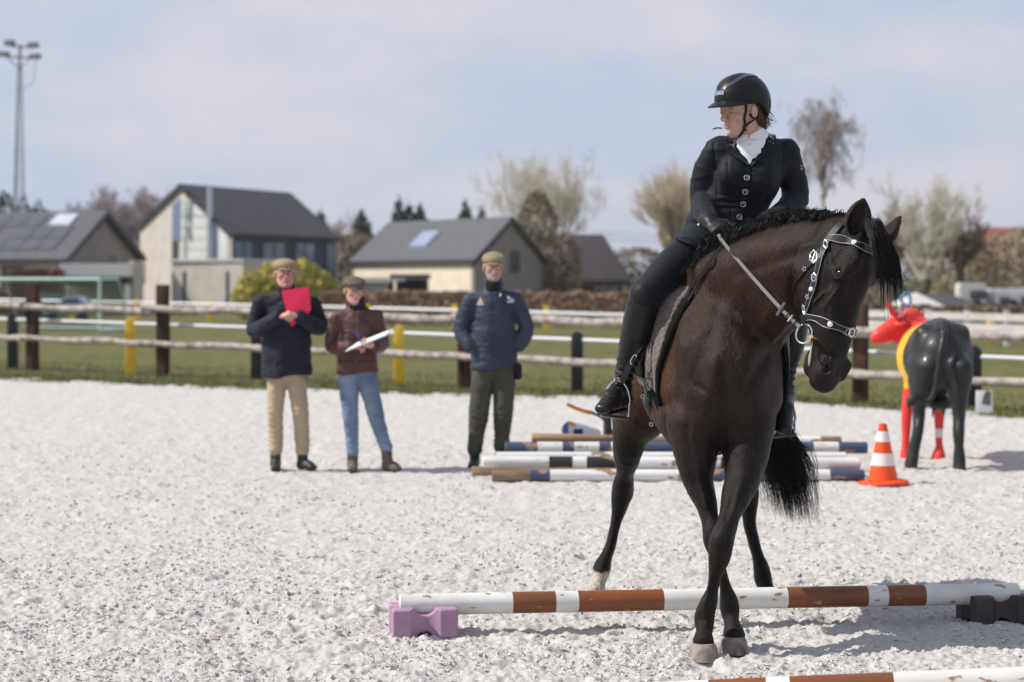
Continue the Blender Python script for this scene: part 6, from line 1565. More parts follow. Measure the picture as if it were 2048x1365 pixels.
    for sx in (-1, 1):
        E = SDF().ell(HP(.084 * sx, .007, .213), (.023, .025, .025), (HL, HD, HE))
        put('eye', E.mesh('eye', .005), em, T)
    # dark nostril lining
    nm = M('nostril_skin', (.006, .005, .005), rough=.8)
    for sx in (-1,):
        E = SDF().ell(HP(.062 * sx, -.006, .600), (.010, .014, .022), (HL, HD, HE)); put('nostril', E.mesh('nostril', .004), nm, T)
    # foam on the lips
    fm = M('foam', (.50, .54, .36), rough=.5, bump=(200, .8, .004))
    fp = [HP(-.079, -.076, .50), HP(-.076, -.077, .535), HP(-.073, -.078, .575), HP(-.068, -.079, .605)]
    E = SDF().chain(fp, [.002, .0035, .0055, .003], k=.003); put('lip_foam', E.mesh('lip_foam', .003), fm, T)
    return T
HORSE = build_horse()
# ------------------------------------------------------------------ mane, forelock, tail
HAIR = M('black_hair', (.0085, .0072, .0066), rough=.36, spec=.28)
def edge_tubes(mb, pts, nn, w, r):
    tg = np.gradient(pts, axis=0); l = np.cross(tg, nn); l /= np.linalg.norm(l, axis=1)[:, None] + 1e-9
    w = np.broadcast_to(np.asarray(w, float), (len(pts),))[:, None]
    for a in (-.44, .44): mb.tube(pts + l * w * a + nn * .0045, r, 5)
    return mb
def wavy(base, n, jit, rnd, M_=14, amp=.006, turns=3.0, r=.0013, spread0=.0, seed=3):
    "n strands following control curves base(i, rng) -> (k,3)"
    g = np.random.default_rng(seed); C = []
    for i in range(n):
        c = catmull(base(i, g), M_)
        t = np.linspace(0, 1, M_)[:, None]
        ph = g.uniform(0, 6.28, 3); fr = turns * g.uniform(.7, 1.3)
        c = c + amp * t ** .6 * np.concatenate([np.sin(fr * 6.28 * t + ph[0]), np.sin(fr * 6.28 * t + ph[1]), np.cos(fr * 6.28 * t + ph[2])], 1)
        C.append(c)
    C = np.array(C); R = r * np.interp(np.linspace(0, 1, M_), [0, .7, 1], [1, .9, .25])[None, :] * g.uniform(.7, 1.3, (n, 1))
    return strands(C, R)
if HORSE:
    crest = catmull([P(1418, 545, 9.02), P(1437, 512, 9.02), P(1470, 487, 8.96), P(1502, 466, 8.87), P(1548, 444, 8.73), P(1602, 431, 8.57), P(1655, 430, 8.44), P(1700, 438, 8.36)], 80)
    def mane_c(i, g):
        u = g.uniform(0, 1) ** .9; c = crest[int(u * 79)]
        L = (.150 * (1 - u) ** 1.3 + .060) * g.uniform(.45, 1.15)
        side = g.normal(0, .016)
        p0 = c + (side, 0, -.012)
        clump = math.sin(u * 75) * .010
        out = np.array((-.35 + g.normal(0, .30), -.45 + g.normal(0, .2), .55 + g.normal(0, .25)))
        p1 = p0 + out * L * .38 + (0, 0, clump)
        p2 = p1 + np.array((-.30 + g.normal(0, .3), -.40, -.15 + g.normal(0, .2))) * L * .35
        p3 = p2 + np.array((-.12 + g.normal(0, .3), -.2, -.62)) * L * .35
        return [p0, p1, p2, p3]
    v, f = wavy(mane_c, 5000, 0, 0, M_=12, amp=.0045, turns=1.4, r=.0014, seed=4)
    put('mane', new_mesh('mane', v, f), HAIR, HORSE)
    def fore_c(i, g):
        w = g.uniform(-1, 1); q = abs(g.normal(0, 1)); w = .45 * w + .55 * round(w * 5.5 + .3 * math.sin(w * 40)) / 5.5
        p0 = HP(.045 * w + .010, .02 + .01 * g.normal(), .02 + .02 * g.uniform())
        a = P(1744 + 15 * w, 449 + 5 * g.normal(), 8.22)
        b = P(1762 + 19 * w, 487 + 6 * g.normal(), 8.17 + .04 * w)
        c = P(1774 + 22 * w + 3 * q, 535 + 8 * g.normal(), 8.13 + .04 * w)
        L = g.uniform(0, 1) ** 2.4; fan = g.uniform() < .12
        d = P(1780 + 25 * w + 10 * q * fan, 562 + 45 * L, 8.10)
        e = P(1785 + 30 * w + 36 * fan * q, 572 + 118 * L - 50 * fan * (q > 1.0), 8.10)
        k = int(24 * (.50 + .5 * g.uniform() ** .7 * (.80 + .20 * math.sin(w * 23)))); return catmull([p0, a, b, c, d, e], 24)[:max(k, 8)]
    v, f = wavy(fore_c, 900, 0, 0, M_=16, amp=.0028, turns=.9, r=.0013, seed=5)
    put('forelock', new_mesh('forelock', v, f), HAIR, HORSE)
    def tail_c(i, g):
        w = g.normal(0, 1) * .70; w = max(-1.6, min(1.6, w)); w = .45 * w + .55 * round(w * 6) / 6; L = g.uniform(0, 1.0) ** .8; wd = g.uniform() < .05
        p0 = np.array((.90, 10.47, 1.50)) + g.normal(0, .015, 3)
        a = P(1440, 640, 10.62) + g.normal(0, .02, 3)
        b = P(1500 + 14 * w, 770, 10.6) + g.normal(0, .012, 3)
        c = P(1545 + 26 * w, 860 + 6 * w, 10.52) + g.normal(0, .012, 3)
        d = P(1568 + 34 * w, 905 + 40 * L, 10.48) + g.normal(0, .018, 3)
        e = P(1584 + 34 * w + 20 * wd, 930 + 115 * L + 8 * w, 10.46) + g.normal(0, .008, 3)
        return [p0, a, b, c, d, e]
    v, f = wavy(tail_c, 2000, 0, 0, M_=20, amp=.006, turns=.8, r=.0012, seed=6)
    put('tail', new_mesh('tail', v, f), HAIR, HORSE)

# ------------------------------------------------------------------ bridle
def to_h(p): q = p - HO; return np.array((q @ HL, q @ HD, q @ HE))
LEATHER = M('black_leather', (.012, .012, .012), rough=.36, spec=.30, coat=.05, bump=(160, .12, .002))
SILVER = M('silver_metal', (.72, .73, .76), rough=.22, metal=1.0, bump=(300, .5, .001))
PIPING = M('grey_piping', (.30, .31, .33), rough=.4, spec=.5)
def path_hits(pts, n=22, off=.002):
    c = catmull([(x, y, 0) for x, y in pts], n)
    return hits(c[:, :2], HS, off)
def around(pts_head, n=30, off=.003):
    c = catmull([HP(*q) for q in pts_head], n); p, nn = HS.snap(c, off); return p, nn
def ornament(px, py, kind, parent, s=1.0, off=.006):
    p, n = hit(px, py, off=off)
    t = nz(np.cross(n, (0, 0, 1))); b = np.cross(n, t); mb = MB()
    if kind == 'stone':
        mb.v = []; 
        prof = [(.0085, 0), (.008, .003), (.005, .006), (.001, .007)]
        v = []
        for r, z in prof:
            for k in range(14): v.append(p + s * (r * math.cos(k * .4488) * t + r * math.sin(k * .4488) * b) + n * z)
        f = [(i * 14 + k, i * 14 + (k + 1) % 14, (i + 1) * 14 + (k + 1) % 14, (i + 1) * 14 + k) for i in range(3) for k in range(14)]
        mb.add(v, f)
        mb.build('stone_stud', M('pearl_stone', (.82, .80, .84), rough=.15, spec=.8), parent, smooth=True)
    if kind in ('oval', 'flower', 'ring', 'buckle'):
        ra, rb, th = dict(oval=(.0075, .016, .0026), flower=(.010, .013, .0032), ring=(.009, .009, .0026), buckle=(.015, .024, .0036))[kind]
        ang = dict(oval=.45, flower=.2, ring=0, buckle=.5)[kind]
        pts = []
        for k in range(20):
            a = 2 * math.pi * k / 20; wob = 1 + .10 * math.sin(a * 6) * (kind != 'ring')
            x, y = ra * math.cos(a) * wob, rb * math.sin(a) * wob
            pts.append(p + s * ((x * math.cos(ang) - y * math.sin(ang)) * t + (x * math.sin(ang) + y * math.cos(ang)) * b))
        mb.tube(pts, th * s, 6, closed=True)
        if kind in ('flower', 'ring'): mb.tube([p - t * .004, p, p + t * .004], [.002, .004, .002], 6)
        if kind == 'buckle': mb.tube([p - b * .02, p + b * .02], .002, 6)
        mb.build('buckle', SILVER, parent, smooth=True)
    if kind == 'knot':
        for a in range(5):
            q = p + s * .007 * (math.cos(a * 1.3) * t + math.sin(a * 1.3) * b)
            mb.tube([q - t * .004, q, q + b * .005], [.002, .0042, .002], 6)
        mb.build('silver_clasp', SILVER, parent, smooth=True)
if HORSE:
    BR = thing('bridle', HP(0, 0, .2), 'black leather bridle with silver buckles and white studs, worn on the horse head', 'bridle')
    # browband: near side from the picture, mirrored for the far side
    near, nn = path_hits([(1656, 477), (1675, 478), (1695, 483), (1712, 490), (1728, 497), (1742, 503)], 16, .003)
    hs_ = [to_h(p) for p in near]; mid = hs_[-1].copy()
    far = [np.array((-q[0], q[1], q[2])) for q in hs_[::-1]]
    fullh = hs_ + [np.array((0, mid[1] + .01, mid[2] + .004))] + far
    pts = catmull([HP(*q) for q in fullh[::2]], 44); pts, nn = HS.snap(pts, .004)
    u = np.linspace(0, 1, 44); wv = .031 - .007 * np.cos(u * 6.283 * 4)
    MB().strap(pts, nn, wv, .005).build('browband', LEATHER, BR, smooth=True)
    edge_tubes(MB(), pts, nn, wv, .0016).build('browband_piping', PIPING, BR, smooth=True)
    for q in ((1709, 488, 'stone'), (1744, 502, 'knot')): ornament(*q, BR, s=1.4, off=.010)
    # crownpiece behind the ears
    p1, n1 = path_hits([(1655, 482), (1664, 470), (1677, 455), (1683, 449)], 8, .004)
    MB().strap(p1, n1, .034, .005).build('crownpiece', LEATHER, BR, smooth=True)
    # cheekpiece
    p1, n1 = path_hits([(1657, 481), (1650, 497), (1641, 522), (1635, 545), (1628, 573), (1620, 600), (1613, 625), (1610, 642)], 30, .004)
    u = np.linspace(0, 1, 30)
    MB().strap(p1, n1, .021 + .006 * np.abs(np.sin(u * 14)), .005).build('cheekpiece', LEATHER, BR, smooth=True)
    edge_tubes(MB(), p1, n1, .021 + .006 * np.abs(np.sin(u * 14)), .0013).build('cheekpiece_piping', PIPING, BR, smooth=True)
    p1, n1 = path_hits([(1652, 484), (1640, 500), (1628, 520), (1612, 541), (1600, 555), (1591, 568), (1588, 580)], 22, .004)
    MB().strap(p1, n1, np.interp(np.linspace(0, 1, 22), [0, .45, .55, 1], [.021, .021, .012, .011]), .004).build('throatlatch', LEATHER, BR, smooth=True)
    for q in ((1654, 490, 'oval'), (1630, 516, 'buckle'), (1641, 514, 'knot'), (1612, 539, 'knot'), (1631, 556, 'flower'), (1625, 579, 'stone'), (1618, 594, 'knot'), (1612, 619, 'oval')):
        ornament(*q, BR, s=1.2, off=.010)
    # noseband
    near, nn = path_hits([(1614, 633), (1632, 637), (1652, 646), (1675, 655), (1696, 663), (1708, 668)], 16, .003)
    hs_ = [to_h(p) for p in near]; far = [np.array((-q[0], q[1], q[2])) for q in hs_[::-1]]
    pts = catmull([HP(*q) for q in (hs_ + far)[::2]], 44); pts, nn = HS.snap(pts, .004); u = np.linspace(0, 1, 44)
    wv = .031 + .007 * np.cos(u * 6.283 * 4 + 1.2)
    MB().strap(pts, nn, wv, .005).build('noseband', LEATHER, BR, smooth=True)
    edge_tubes(MB(), pts, nn, wv, .0016).build('noseband_piping', PIPING, BR, smooth=True)
    for q in ((1661, 649, 'stone'), (1700, 664, 'flower')): ornament(*q, BR, s=1.35, off=.010)
    # bit
    bc = P(1608, 668, 8.20)
    pts = [bc + .040 * (math.cos(a) * HD + math.sin(a) * HE) for a in np.linspace(0, 2 * math.pi, 28, endpoint=False)]
    MB().tube(pts, .0038, 8, closed=True).build('bit_ring', SILVER, BR, smooth=True)
    MB().tube([bc + HD * .038 + HE * .008, bc + HD * .038 + HE * .010 + HL * .03, bc + HD * .036 + HE * .01 + HL * .05], [.009, .008, .006], 10).build('bit_mouthpiece', M('copper_bit', (.45, .26, .10), rough=.4, metal=1), BR, smooth=True)
    MB().strap([HP(*(to_h(p1) )) for p1 in [P(1611, 636, 8.16), P(1608, 646, 8.17), P(1607, 652, 8.185), P(1609, 644, 8.20)]], [(-.6, -.8, 0)] * 4, .014, .004).build('bit_loop', LEATHER, BR, smooth=True)
    # reins
    rn = nz((-.35, -.85, .4))
    rp = catmull([P(1600, 655, 8.19), P(1562, 618, 8.34), P(1500, 549, 8.60), P(1449, 488, 8.84), P(1437, 470, 8.90)], 24)
    MB().strap(rp, [rn] * 24, .0165, .003).build('rein', M('worn_grey_leather', (.085, .088, .09), rough=.45, spec=.5, bump=(200, .3, .002)), BR, smooth=True)
    MB().strap([P(1570, 606, 8.32), P(1562, 618, 8.325), P(1554, 631, 8.33)], [rn] * 3, .013, .006).build('rein_stop', MATS['worn_grey_leather'], BR, smooth=True)
    for k, (x, y, D) in enumerate(((1574, 630, 8.285), (1580, 637, 8.26), (1589, 645, 8.225))):
        a = P(x - 5, y + 6, D - .005); b = P(x + 5, y - 6, D - .005)
        MB().tube([a, (a + b) / 2 + (0, -.008, 0), b], .0035, 6).build('rein_keeper', LEATHER if k != 1 else SILVER, BR, smooth=True)
    rp = catmull([P(1560, 590, 9.0), P(1530, 545, 9.08), P(1500, 500, 9.1), P(1490, 478, 9.0)], 12)
    MB().strap(rp, [(1, 0, 0)] * 12, .0165, .003).build('rein', MATS['worn_grey_leather'], BR, smooth=True)
    for off in ((0, 0), (0, 1)):
        if off[1] == 0: ppx = [(1448, 488), (1432, 512), (1414, 541), (1396, 575), (1378, 606), (1358, 640), (1342, 668), (1334, 690)]
        else: ppx = [(1440, 507), (1428, 528), (1404, 552), (1384, 578), (1366, 612), (1352, 640), (1338, 684), (1331, 694)]
        pp = []
        for i, (x, y) in enumerate(ppx):
            if i == 0: pp.append(P(x, y, 8.86)); continue
            q, n = hit(x, y, off=.012); pp.append(q)
        pp = catmull(pp, 26)
        MB().strap(pp, [nz((-.5, -.85, .1))] * 26, .013 if off[1] == 0 else .016, .003).build('rein_end' if off[1] == 0 else 'breast_strap', LEATHER, BR, smooth=True)
# ------------------------------------------------------------------ saddle
def trunk_only():
    S = SDF(); S.p = list(HS.p[:8]); S.mesh('trunk_form', .013)
    return S
def build_saddle():
    T = thing('saddle', (.92, 9.35, 1.70), 'black suede saddle on a quilted grey saddle cloth, under the rider', 'saddle')
    TS = trunk_only()
    LS = M('suede_leather', (.007, .007, .007), rough=.8, spec=.08, bump=(120, .3, .002))
    def shell(off, th, lo, hi, reg, name, h, mat, **kw):
        xs, ys, zs = [np.arange(lo[i], hi[i], h) for i in range(3)]
        def f(X, Y, Z):
            X, Y, Z = np.broadcast_arrays(X, Y, Z)
            g = np.full(X.shape, 9.0)
            for q in TS.p: g = TS._acc(g, TS._d(q, X, Y, Z), q)
            return np.maximum(np.abs(g - off) - th, reg(X, Y, Z))
        S = SDF().fn(f, (lo), (hi))
        put(name, S.mesh(name, axes=(xs, ys, zs), smooth_it=2, **kw), mat, T)
    # saddle cloth: front edge slants back towards the withers
    ep, en = hits([(1404, 548), (1386, 583), (1366, 615), (1349, 645), (1337, 682), (1327, 715), (1320, 745)], TS, .02)
    EZ, EY = ep[::-1, 2], ep[::-1, 1]
    def front(Z): return np.interp(Z, EZ, EY)
    def pad(X, Y, Z): return np.maximum.reduce([front(Z) - Y, Y - 9.80, 1.10 - Z])
    PADM = M('quilted_cloth', srgb(92, 84, 80), rough=.9, color2=srgb(112, 104, 100), nscale=30, bump=(220, .5, .002))
    def padd(v, n):
        return -.006 * np.clip(1 - np.abs(((v[:, 2] * 1.0 + v[:, 1] * .35) / .030 + 50) % 1 - .5) / .13, 0, 1)
    shell(.016, .009, (.50, 8.84, 1.0), (1.36, 9.85, 1.75), pad, 'saddle_cloth', .0075, PADM, disp=padd)
    def rim(X, Y, Z): return np.maximum.reduce([front(Z) - .024 - Y, Y - front(Z) - .004, 1.04 - Z])
    shell(.013, .010, (.50, 8.80, 1.0), (1.36, 9.40, 1.78), rim, 'cloth_binding', .0075, M('binding', (.007, .007, .007), rough=.8, spec=.1))
    fp_, fn_ = hits([(1385, 540), (1352, 568), (1330, 605), (1316, 650), (1306, 690), (1300, 722)], TS, .04)
    FZ, FY = fp_[::-1, 2], fp_[::-1, 1]
    def flap(X, Y, Z): return np.maximum.reduce([np.interp(Z, FZ, FY) - Y, Y - 9.62, 1.15 - Z])
    shell(.036, .010, (.50, 8.84, 1.1), (1.38, 9.7, 1.78), flap, 'saddle_flap', .0075, LS)
    def roll(X, Y, Z):
        yc = 9.22 - .12 * (Z - 1.4)
        return (np.sqrt(((Y - yc) / .055) ** 2 + ((Z - 1.48) / .17) ** 2) - 1) * .05
    shell(.060, .020, (.48, 9.05, 1.1), (1.40, 9.5, 1.78), roll, 'knee_roll', .0075, LS)
    S = SDF()
    S.seg((.93, 9.12, 1.735), (.925, 9.22, 1.735), (.10, .05), (.12, .045), k=.03)
    S.seg((.925, 9.2, 1.73), (.92, 9.45, 1.715), (.12, .045), (.17, .04), k=.04)
    S.seg((.92, 9.45, 1.72), (.92, 9.58, 1.77), (.17, .035), (.15, .03), k=.04)
    put('saddle_seat', S.mesh('saddle_seat', .009), LS, T)
    # girth under the belly and its straps
    gp = [];
    for a in np.linspace(-2.6, 2.6, 40):
        d = np.array((math.sin(a), 0, -math.cos(a))); gp.append(np.array((.93, 9.28, 1.22)) + d * .42)
    gp, gn = TS.snap(gp, .012, it=14)
    sel = gp[:, 2] < 1.28
    MB().strap(gp[sel], gn[sel], .085, .010).build('girth', LEATHER, T, smooth=True)
    # strap and buckles hanging in front of the girth, near side
    p, n = hits([(1316, 751), (1300, 749), (1284, 746), (1268, 742)], TS, .02)
    MB().strap(p[::-1], n[::-1], .030, .006).build('girth_strap', M('grey_leather', srgb(84, 78, 74), rough=.6), T, smooth=True)
    p, n = hits(catmull([(1300, 752, 0), (1305, 768, 0), (1310, 784, 0)], 6)[:, :2], TS, .035)
    MB().strap(p, n, .020, .006).build('billet', LEATHER, T, smooth=True)
    p, n = hits([(1309, 786), (1308, 800), (1313, 815), (1321, 832)], TS, .03)
    S = SDF().chain(p, [.018, .024, .021, .009], k=.01)
    put('girth_end', S.mesh('girth_end', .006, disp=fold_disp(40, .004, 3)), M('scuffed_leather', srgb(52, 54, 56), rough=.5, color2=srgb(95, 97, 100), nscale=60, nlo=.5, nhi=.7, bump=(150, .5, .003)), T)
    for (x, y) in ((1308, 787), (1321, 836)):
        c = hit(x, y, TS, .055)[0]
        MB().tube([c + (.008 * math.cos(a), -.003, .009 * math.sin(a)) for a in np.linspace(0, 6.283, 12, endpoint=False)], .0025, 6, closed=True).build('buckle', SILVER, T, smooth=True)
    # stirrups
    def stirrup(c_top, c_l, c_r, toe_dir):
        c_top, c_l, c_r = map(np.array, (c_top, c_l, c_r)); w = c_r - c_l; bot = (c_l + c_r) / 2; up = c_top - bot
        pts = []
        for t in np.linspace(0, 1, 25):
            a = math.pi * t; pts.append(bot + (-math.cos(a)) * w / 2 * (1 - .10 * (math.sin(a) < .3)) + up * math.sin(a) ** .75)
        IR = thing('stirrup_iron', bot, 'x', 'x'); bpy.data.objects.remove(IR)
        mb = MB().tube(pts, [.0062] * 25, 8)
        mb.obox(c_top + up * .02 - nz(w) * .022, c_top + up * .02 + nz(w) * .022, .012, .016)
        o = mb.build('stirrup_iron', SILVER, T, smooth=True)
        nrm = nz(np.cross(w, up))
        MB().obox(c_l, c_r, .040, .010, up=nz(up)).build('stirrup_tread', M('tread_rubber', (.03, .03, .03), rough=.7), o, bevel=.002)
        MB().obox(c_l - nrm * .021, c_r - nrm * .021, .005, .016, up=nz(up)).build('tread_edge', SILVER, o)
        return o
    stirrup(P(1237, 762, 9.10), P(1205, 830, 9.06), P(1259, 838, 9.10), 0)
    stirrup(P(1572, 805, 9.10), P(1545, 873, 9.10), P(1591, 868, 9.06), 0)
    lp = catmull([P(1322, 640, 9.10), P(1302, 668, 9.04), P(1278, 704, 9.00), P(1262, 726, 8.99), P(1244, 764, 9.06)], 20)
    MB().strap(lp, [nz((-.55, -.83, .0))] * 20, np.interp(np.linspace(0, 1, 20), [0, .6, .64, 1], [.010, .012, .030, .030]), .005).build('stirrup_leather', LEATHER, T, smooth=True)
    c = P(1267, 719, 8.985); pts = [c + (.006 * math.cos(a) + .012 * math.sin(a), -.002, -.006 * math.cos(a) + .020 * math.sin(a)) for a in np.linspace(0, 6.283, 14, endpoint=False)]
    MB().tube(pts, .0028, 6, closed=True).build('leather_buckle', SILVER, T, smooth=True)
    MB().strap([P(1576, 700, 9.22), P(1575, 760, 9.15), P(1572, 800, 9.10)], [(.5, -.8, 0)] * 3, .028, .005).build('stirrup_leather', LEATHER, T, smooth=True)
    return T

# ------------------------------------------------------------------ the rider
RF = frame((-.84, -.54, 0), tilt=.15, roll=-.03)
def build_rider():
    T = thing('person', (.92, 9.28, 1.75), 'rider in black show jacket and black helmet on the horse, looking down', 'person')
    O = P(1482, 226, 9.13); s = 1.02
    LAT = nz((1, .02, 0))
    hip = P(1428, 478, 9.30)
    spine = [P(1430, 486, 9.30), P(1448, 445, 9.28), P(1474, 402, 9.24), P(1494, 356, 9.22), P(1502, 315, 9.22), P(1503, 288, 9.22)]
    sr = [(.165, .125), (.158, .115), (.148, .105), (.158, .115), (.160, .100), (.105, .07)]
    armL = [P(1436, 303, 9.22), P(1411, 350, 9.25), P(1407, 398, 9.26), P(1412, 425, 9.14), P(1420, 443, 9.04)]
    rL = [.060, .054, .050, .044, .036]
    armR = [P(1572, 306, 9.24), P(1586, 355, 9.27), P(1590, 398, 9.26), P(1565, 425, 9.14), P(1530, 447, 9.04)]
    rR = [.060, .054, .052, .046, .036]
    thL = [P(1420, 492, 9.28), P(1366, 520, 9.12), P(1322, 558, 9.00), P(1291, 592, 8.955)]
    rT = [(.115, .10), (.095, .092), (.078, .078), (.064, .066)]
    shL = [P(1291, 592, 8.955), P(1279, 640, 9.02), P(1266, 690, 9.10), P(1252, 735, 9.15), P(1243, 775, 9.16)]
    rS = [.060, .062, .060, .043, .036]
    thR = [P(1470, 492, 9.28), P(1530, 530, 9.12), P(1572, 575, 9.02), P(1592, 605, 9.0)]
    shR = [P(1592, 605, 9.0), P(1588, 650, 9.05), P(1582, 695, 9.10), P(1574, 740, 9.15), P(1570, 785, 9.15)]
    neck = P(1512, 285, 9.20)
    B = SDF()
    q = head_sdf(B, O, RF, s, neck, female=True, nr=.048)
    def shrink(rs, k): return [tuple(a * k for a in r) if not np.isscalar(r) else r * k for r in rs]
    B.chain(spine, shrink(sr, .76), LAT, k=.03); B.seg(P(1440, 300, 9.22), P(1568, 302, 9.24), .045, k=.04)
    for c, r in ((armL, rL), (armR, rR)): B.chain(c, shrink(r, .80), k=.04)
    for c, r in ((thL, rT), (thR, rT), (shL, rS), (shR, rS)): B.chain(c, shrink(r, .86), k=.03)
    B.seg(shL[-1], P(1216, 812, 9.04), .030, .028, k=.02); B.seg(shR[-1], P(1568, 850, 9.02), .030, .028, k=.02)
    hz = (O[2] - .20, O[2] + .16)
    lo, hi = B.bounds()
    axes = (ax_fine(lo[0], hi[0], .011, [(O[0] - .13, O[0] + .13, .0036)]), ax_fine(lo[1], hi[1], .012, [(O[1] - .14, O[1] + .13, .004)]), ax_fine(lo[2], hi[2], .011, [(O[2] - .13, O[2] + .09, .0036)]))
    me = B.mesh('body', axes=axes, smooth_it=1); v = mverts(me)
    setcol(me, face_color(v, O, RF, s, (.50, .315, .245), lip=(.40, .19, .165), brow=(.16, .09, .05)))
    put('body', me, SKIN, T)
    # hair under the helmet and at the nape
    hm = M('brown_hair', (.045, .026, .016), rough=.5, spec=.4)
    H = SDF(); l, f, u = RF
    H.ell(q(0, -.030, .030), (.0815 * s, .084 * s, .080 * s), RF, k=.01)
    H.seg(q(.03, -.085, -.03), q(.02, -.105, -.085), .030, .014, k=.03)
    H.fn(lambda X, Y, Z: -((X - O[0]) * f[0] + (Y - O[1]) * f[1] + (Z - O[2]) * f[2] - .012) * -1, (-9,) * 3, (9,) * 3, k=.01, op='&')
    H.ell(q(.088, -.004, .004), (.03, .026, .036), RF, k=.006, op='-')
    put('hair', H.mesh('hair', .005, disp=lambda v, n: .004 * fbm(v[:, 0] * 90, v[:, 1] * 90, v[:, 2] * 25, 2, 3)), hm, T)
    def nape(i, g):
        a = q(.045 + .02 * g.normal(), -.085, -.02 + .02 * g.normal()); return [a, a + -f * .022 - u * .025, a - f * (.025 + .02 * g.uniform()) - u * (.025 + .025 * g.uniform()) + l * .02 * g.normal()]
    v, fc = wavy(nape, 70, 0, 0, M_=8, amp=.003, turns=1, r=.0011, seed=8); put('nape_hair', new_mesh('nape_hair', v, fc), hm, T)
    # helmet
    HM = M('helmet_shell', (.010, .010, .010), rough=.38, spec=.30, bump=(260, .15, .001))
    GL = M('helmet_gloss', (.035, .045, .075), rough=.10, spec=.8, coat=1.0)
    def helm(off):
        S = SDF()
        S.ell(q(0, -.012, .066), (.108 * s + off, .132 * s + off, .112 * s + off), RF, k=.02)
        S.ell(q(0, -.055, .020), (.098 * s + off, .085 * s + off, .090 * s + off), RF, k=.04)
        return S
    S = helm(0)
    def cut(X, Y, Z):
        dx, dy, dz = X - O[0], Y - O[1], Z - O[2]
        b = (dx * f[0] + dy * f[1] + dz * f[2]) / s; c = (dx * u[0] + dy * u[1] + dz * u[2]) / s
        line = np.where(b > .03, .052, np.where(b > -.03, .052 - (.03 - b) * .30, .034 - (-.03 - b) * .95))
        return line - c
    S.fn(cut, (-9,) * 3, (9,) * 3, k=.006, op='&')
    S.ell(q(0, -.010, .03), (.088 * s, .108 * s, .090 * s), RF, k=.004, op='-')
    put('helmet', S.mesh('helmet', .0042, smooth_it=1), HM, T)
    # peak
    v = []; nu, nv = 26, 7
    for i in range(nu):
        a = math.radians(-78 + 156 * i / (nu - 1))
        for j in range(nv):
            t = j / (nv - 1); ext = .052 * math.cos(a * .95) ** .8 * t
            r1, r2 = .104 + ext * .45, .124 + ext * 1.0
            v.append(q(math.sin(a) * r1, -.012 + math.cos(a) * r2, .056 - .012 * t * math.cos(a) - .010 * t + .010 * (1 - abs(math.sin(a)) ** 2)))
    top = [tuple(p) for p in v]; bot = [tuple(p - u * .006) for p in v]; n0 = len(top); fs = []
    for i in range(nu - 1):
        for j in range(nv - 1):
            a = i * nv + j; fs.append((a, a + 1, a + nv + 1, a + nv)); fs.append((n0 + a, n0 + a + nv, n0 + a + nv + 1, n0 + a + 1))
        a = i * nv + nv - 1; fs.append((a, n0 + a, n0 + a + nv, a + nv))
    MB().add(top + bot, fs).build('helmet_peak', HM, T, smooth=True)
    # glossy V trim and centre panel
    def hel_pts(qs, off): p, n = helm(0).snap([q(*x) for x in qs], off); return p, n
    for sx in (-1, 1):
        c = catmull([(.012 * sx, .120, .110), (.045 * sx, .095, .135), (.062 * sx, .045, .165), (.058 * sx, -.02, .185), (.045 * sx, -.08, .17)], 26)
        p, n = hel_pts(c, .0005); MB().strap(p, n, np.interp(np.linspace(0, 1, 26), [0, .2, .6, 1], [.009, .012, .020, .030]), .003).build('helmet_trim', GL, T, smooth=True)
    c = [(x, .125, .105) for x in np.linspace(-.036, .036, 10)]; p, n = hel_pts(c, .001)
    MB().strap(p, n, .024, .003).build('helmet_badge', M('badge_silver', (.34, .36, .48), rough=.2, metal=.8), T, smooth=True)
    GLY = [[(-.5, 1), (-.5, -1), (.5, -1)], [(.5, .8), (-.5, 1), (-.5, -1), (.5, -.8)], [(-.5, -1), (-.5, 1), (.5, .5), (-.4, 0)]]
    st = MB()
    for k, g in enumerate(((-.022), (-.011), (0.0), (.011), (.022))):
        gl = GLY[k % 3]
        pp, nn_ = hel_pts([(g + .0035 * a, .125, .105 + .005 * b) for a, b in gl], .004)
        st.tube(pp, .0011, 5)
    st.build('badge_letters', M('crystal', (.9, .9, .95), rough=.1, metal=.6), T)
    # harness
    HB = M('webbing', (.010, .010, .010), rough=.8)
    def facep(pts, off=.004): return B.snap([q(*x) for x in pts], off)
    p, n = facep(catmull([(.092, .035, .055), (.084, .030, .01), (.076, .030, -.035), (.060, .034, -.068), (.046, .040, -.092)], 16)); MB().strap(p, n, .013, .003).build('chin_strap', HB, T, smooth=True)
    p, n = facep(catmull([(.060, .034, -.062), (.078, .0, -.052), (.085, -.035, -.036), (.082, -.06, -.022)], 14)); MB().strap(p, n, .013, .003).build('chin_strap', HB, T, smooth=True)
    p, n = facep(catmull([(.052, .036, -.085), (.02, .045, -.115), (-.02, .045, -.115), (-.05, .036, -.085), (-.078, .03, -.035), (-.09, .035, .05)], 24)); MB().strap(p, n, .014, .003).build('chin_strap', HB, T, smooth=True)
    p, n = facep([(.058, .034, -.072)], .008); MB().obox(p[0] - u * .012, p[0] + u * .012, .016, .010).build('strap_clip', LEATHER, T, bevel=.002)
    a = q(-.058, .070, -.060); MB().tube([a, a + f * .02 - l * .012 + u * .004, a + f * .030 - l * .03], .0035, 6).build('strap_end', HB, T, smooth=True)
    # jacket
    JM = M('jacket_cloth', (.0085, .0105, .0145), rough=.62, spec=.16, color2=(.0115, .014, .019), nscale=4, sheen=.05, bump=[(420, .15, .001), (14, .25, .02)])
    J = SDF()
    J.chain(spine, sr, LAT, k=.03)
    J.seg(P(1445, 302, 9.22), P(1562, 304, 9.24), (.05, .052), k=.05)
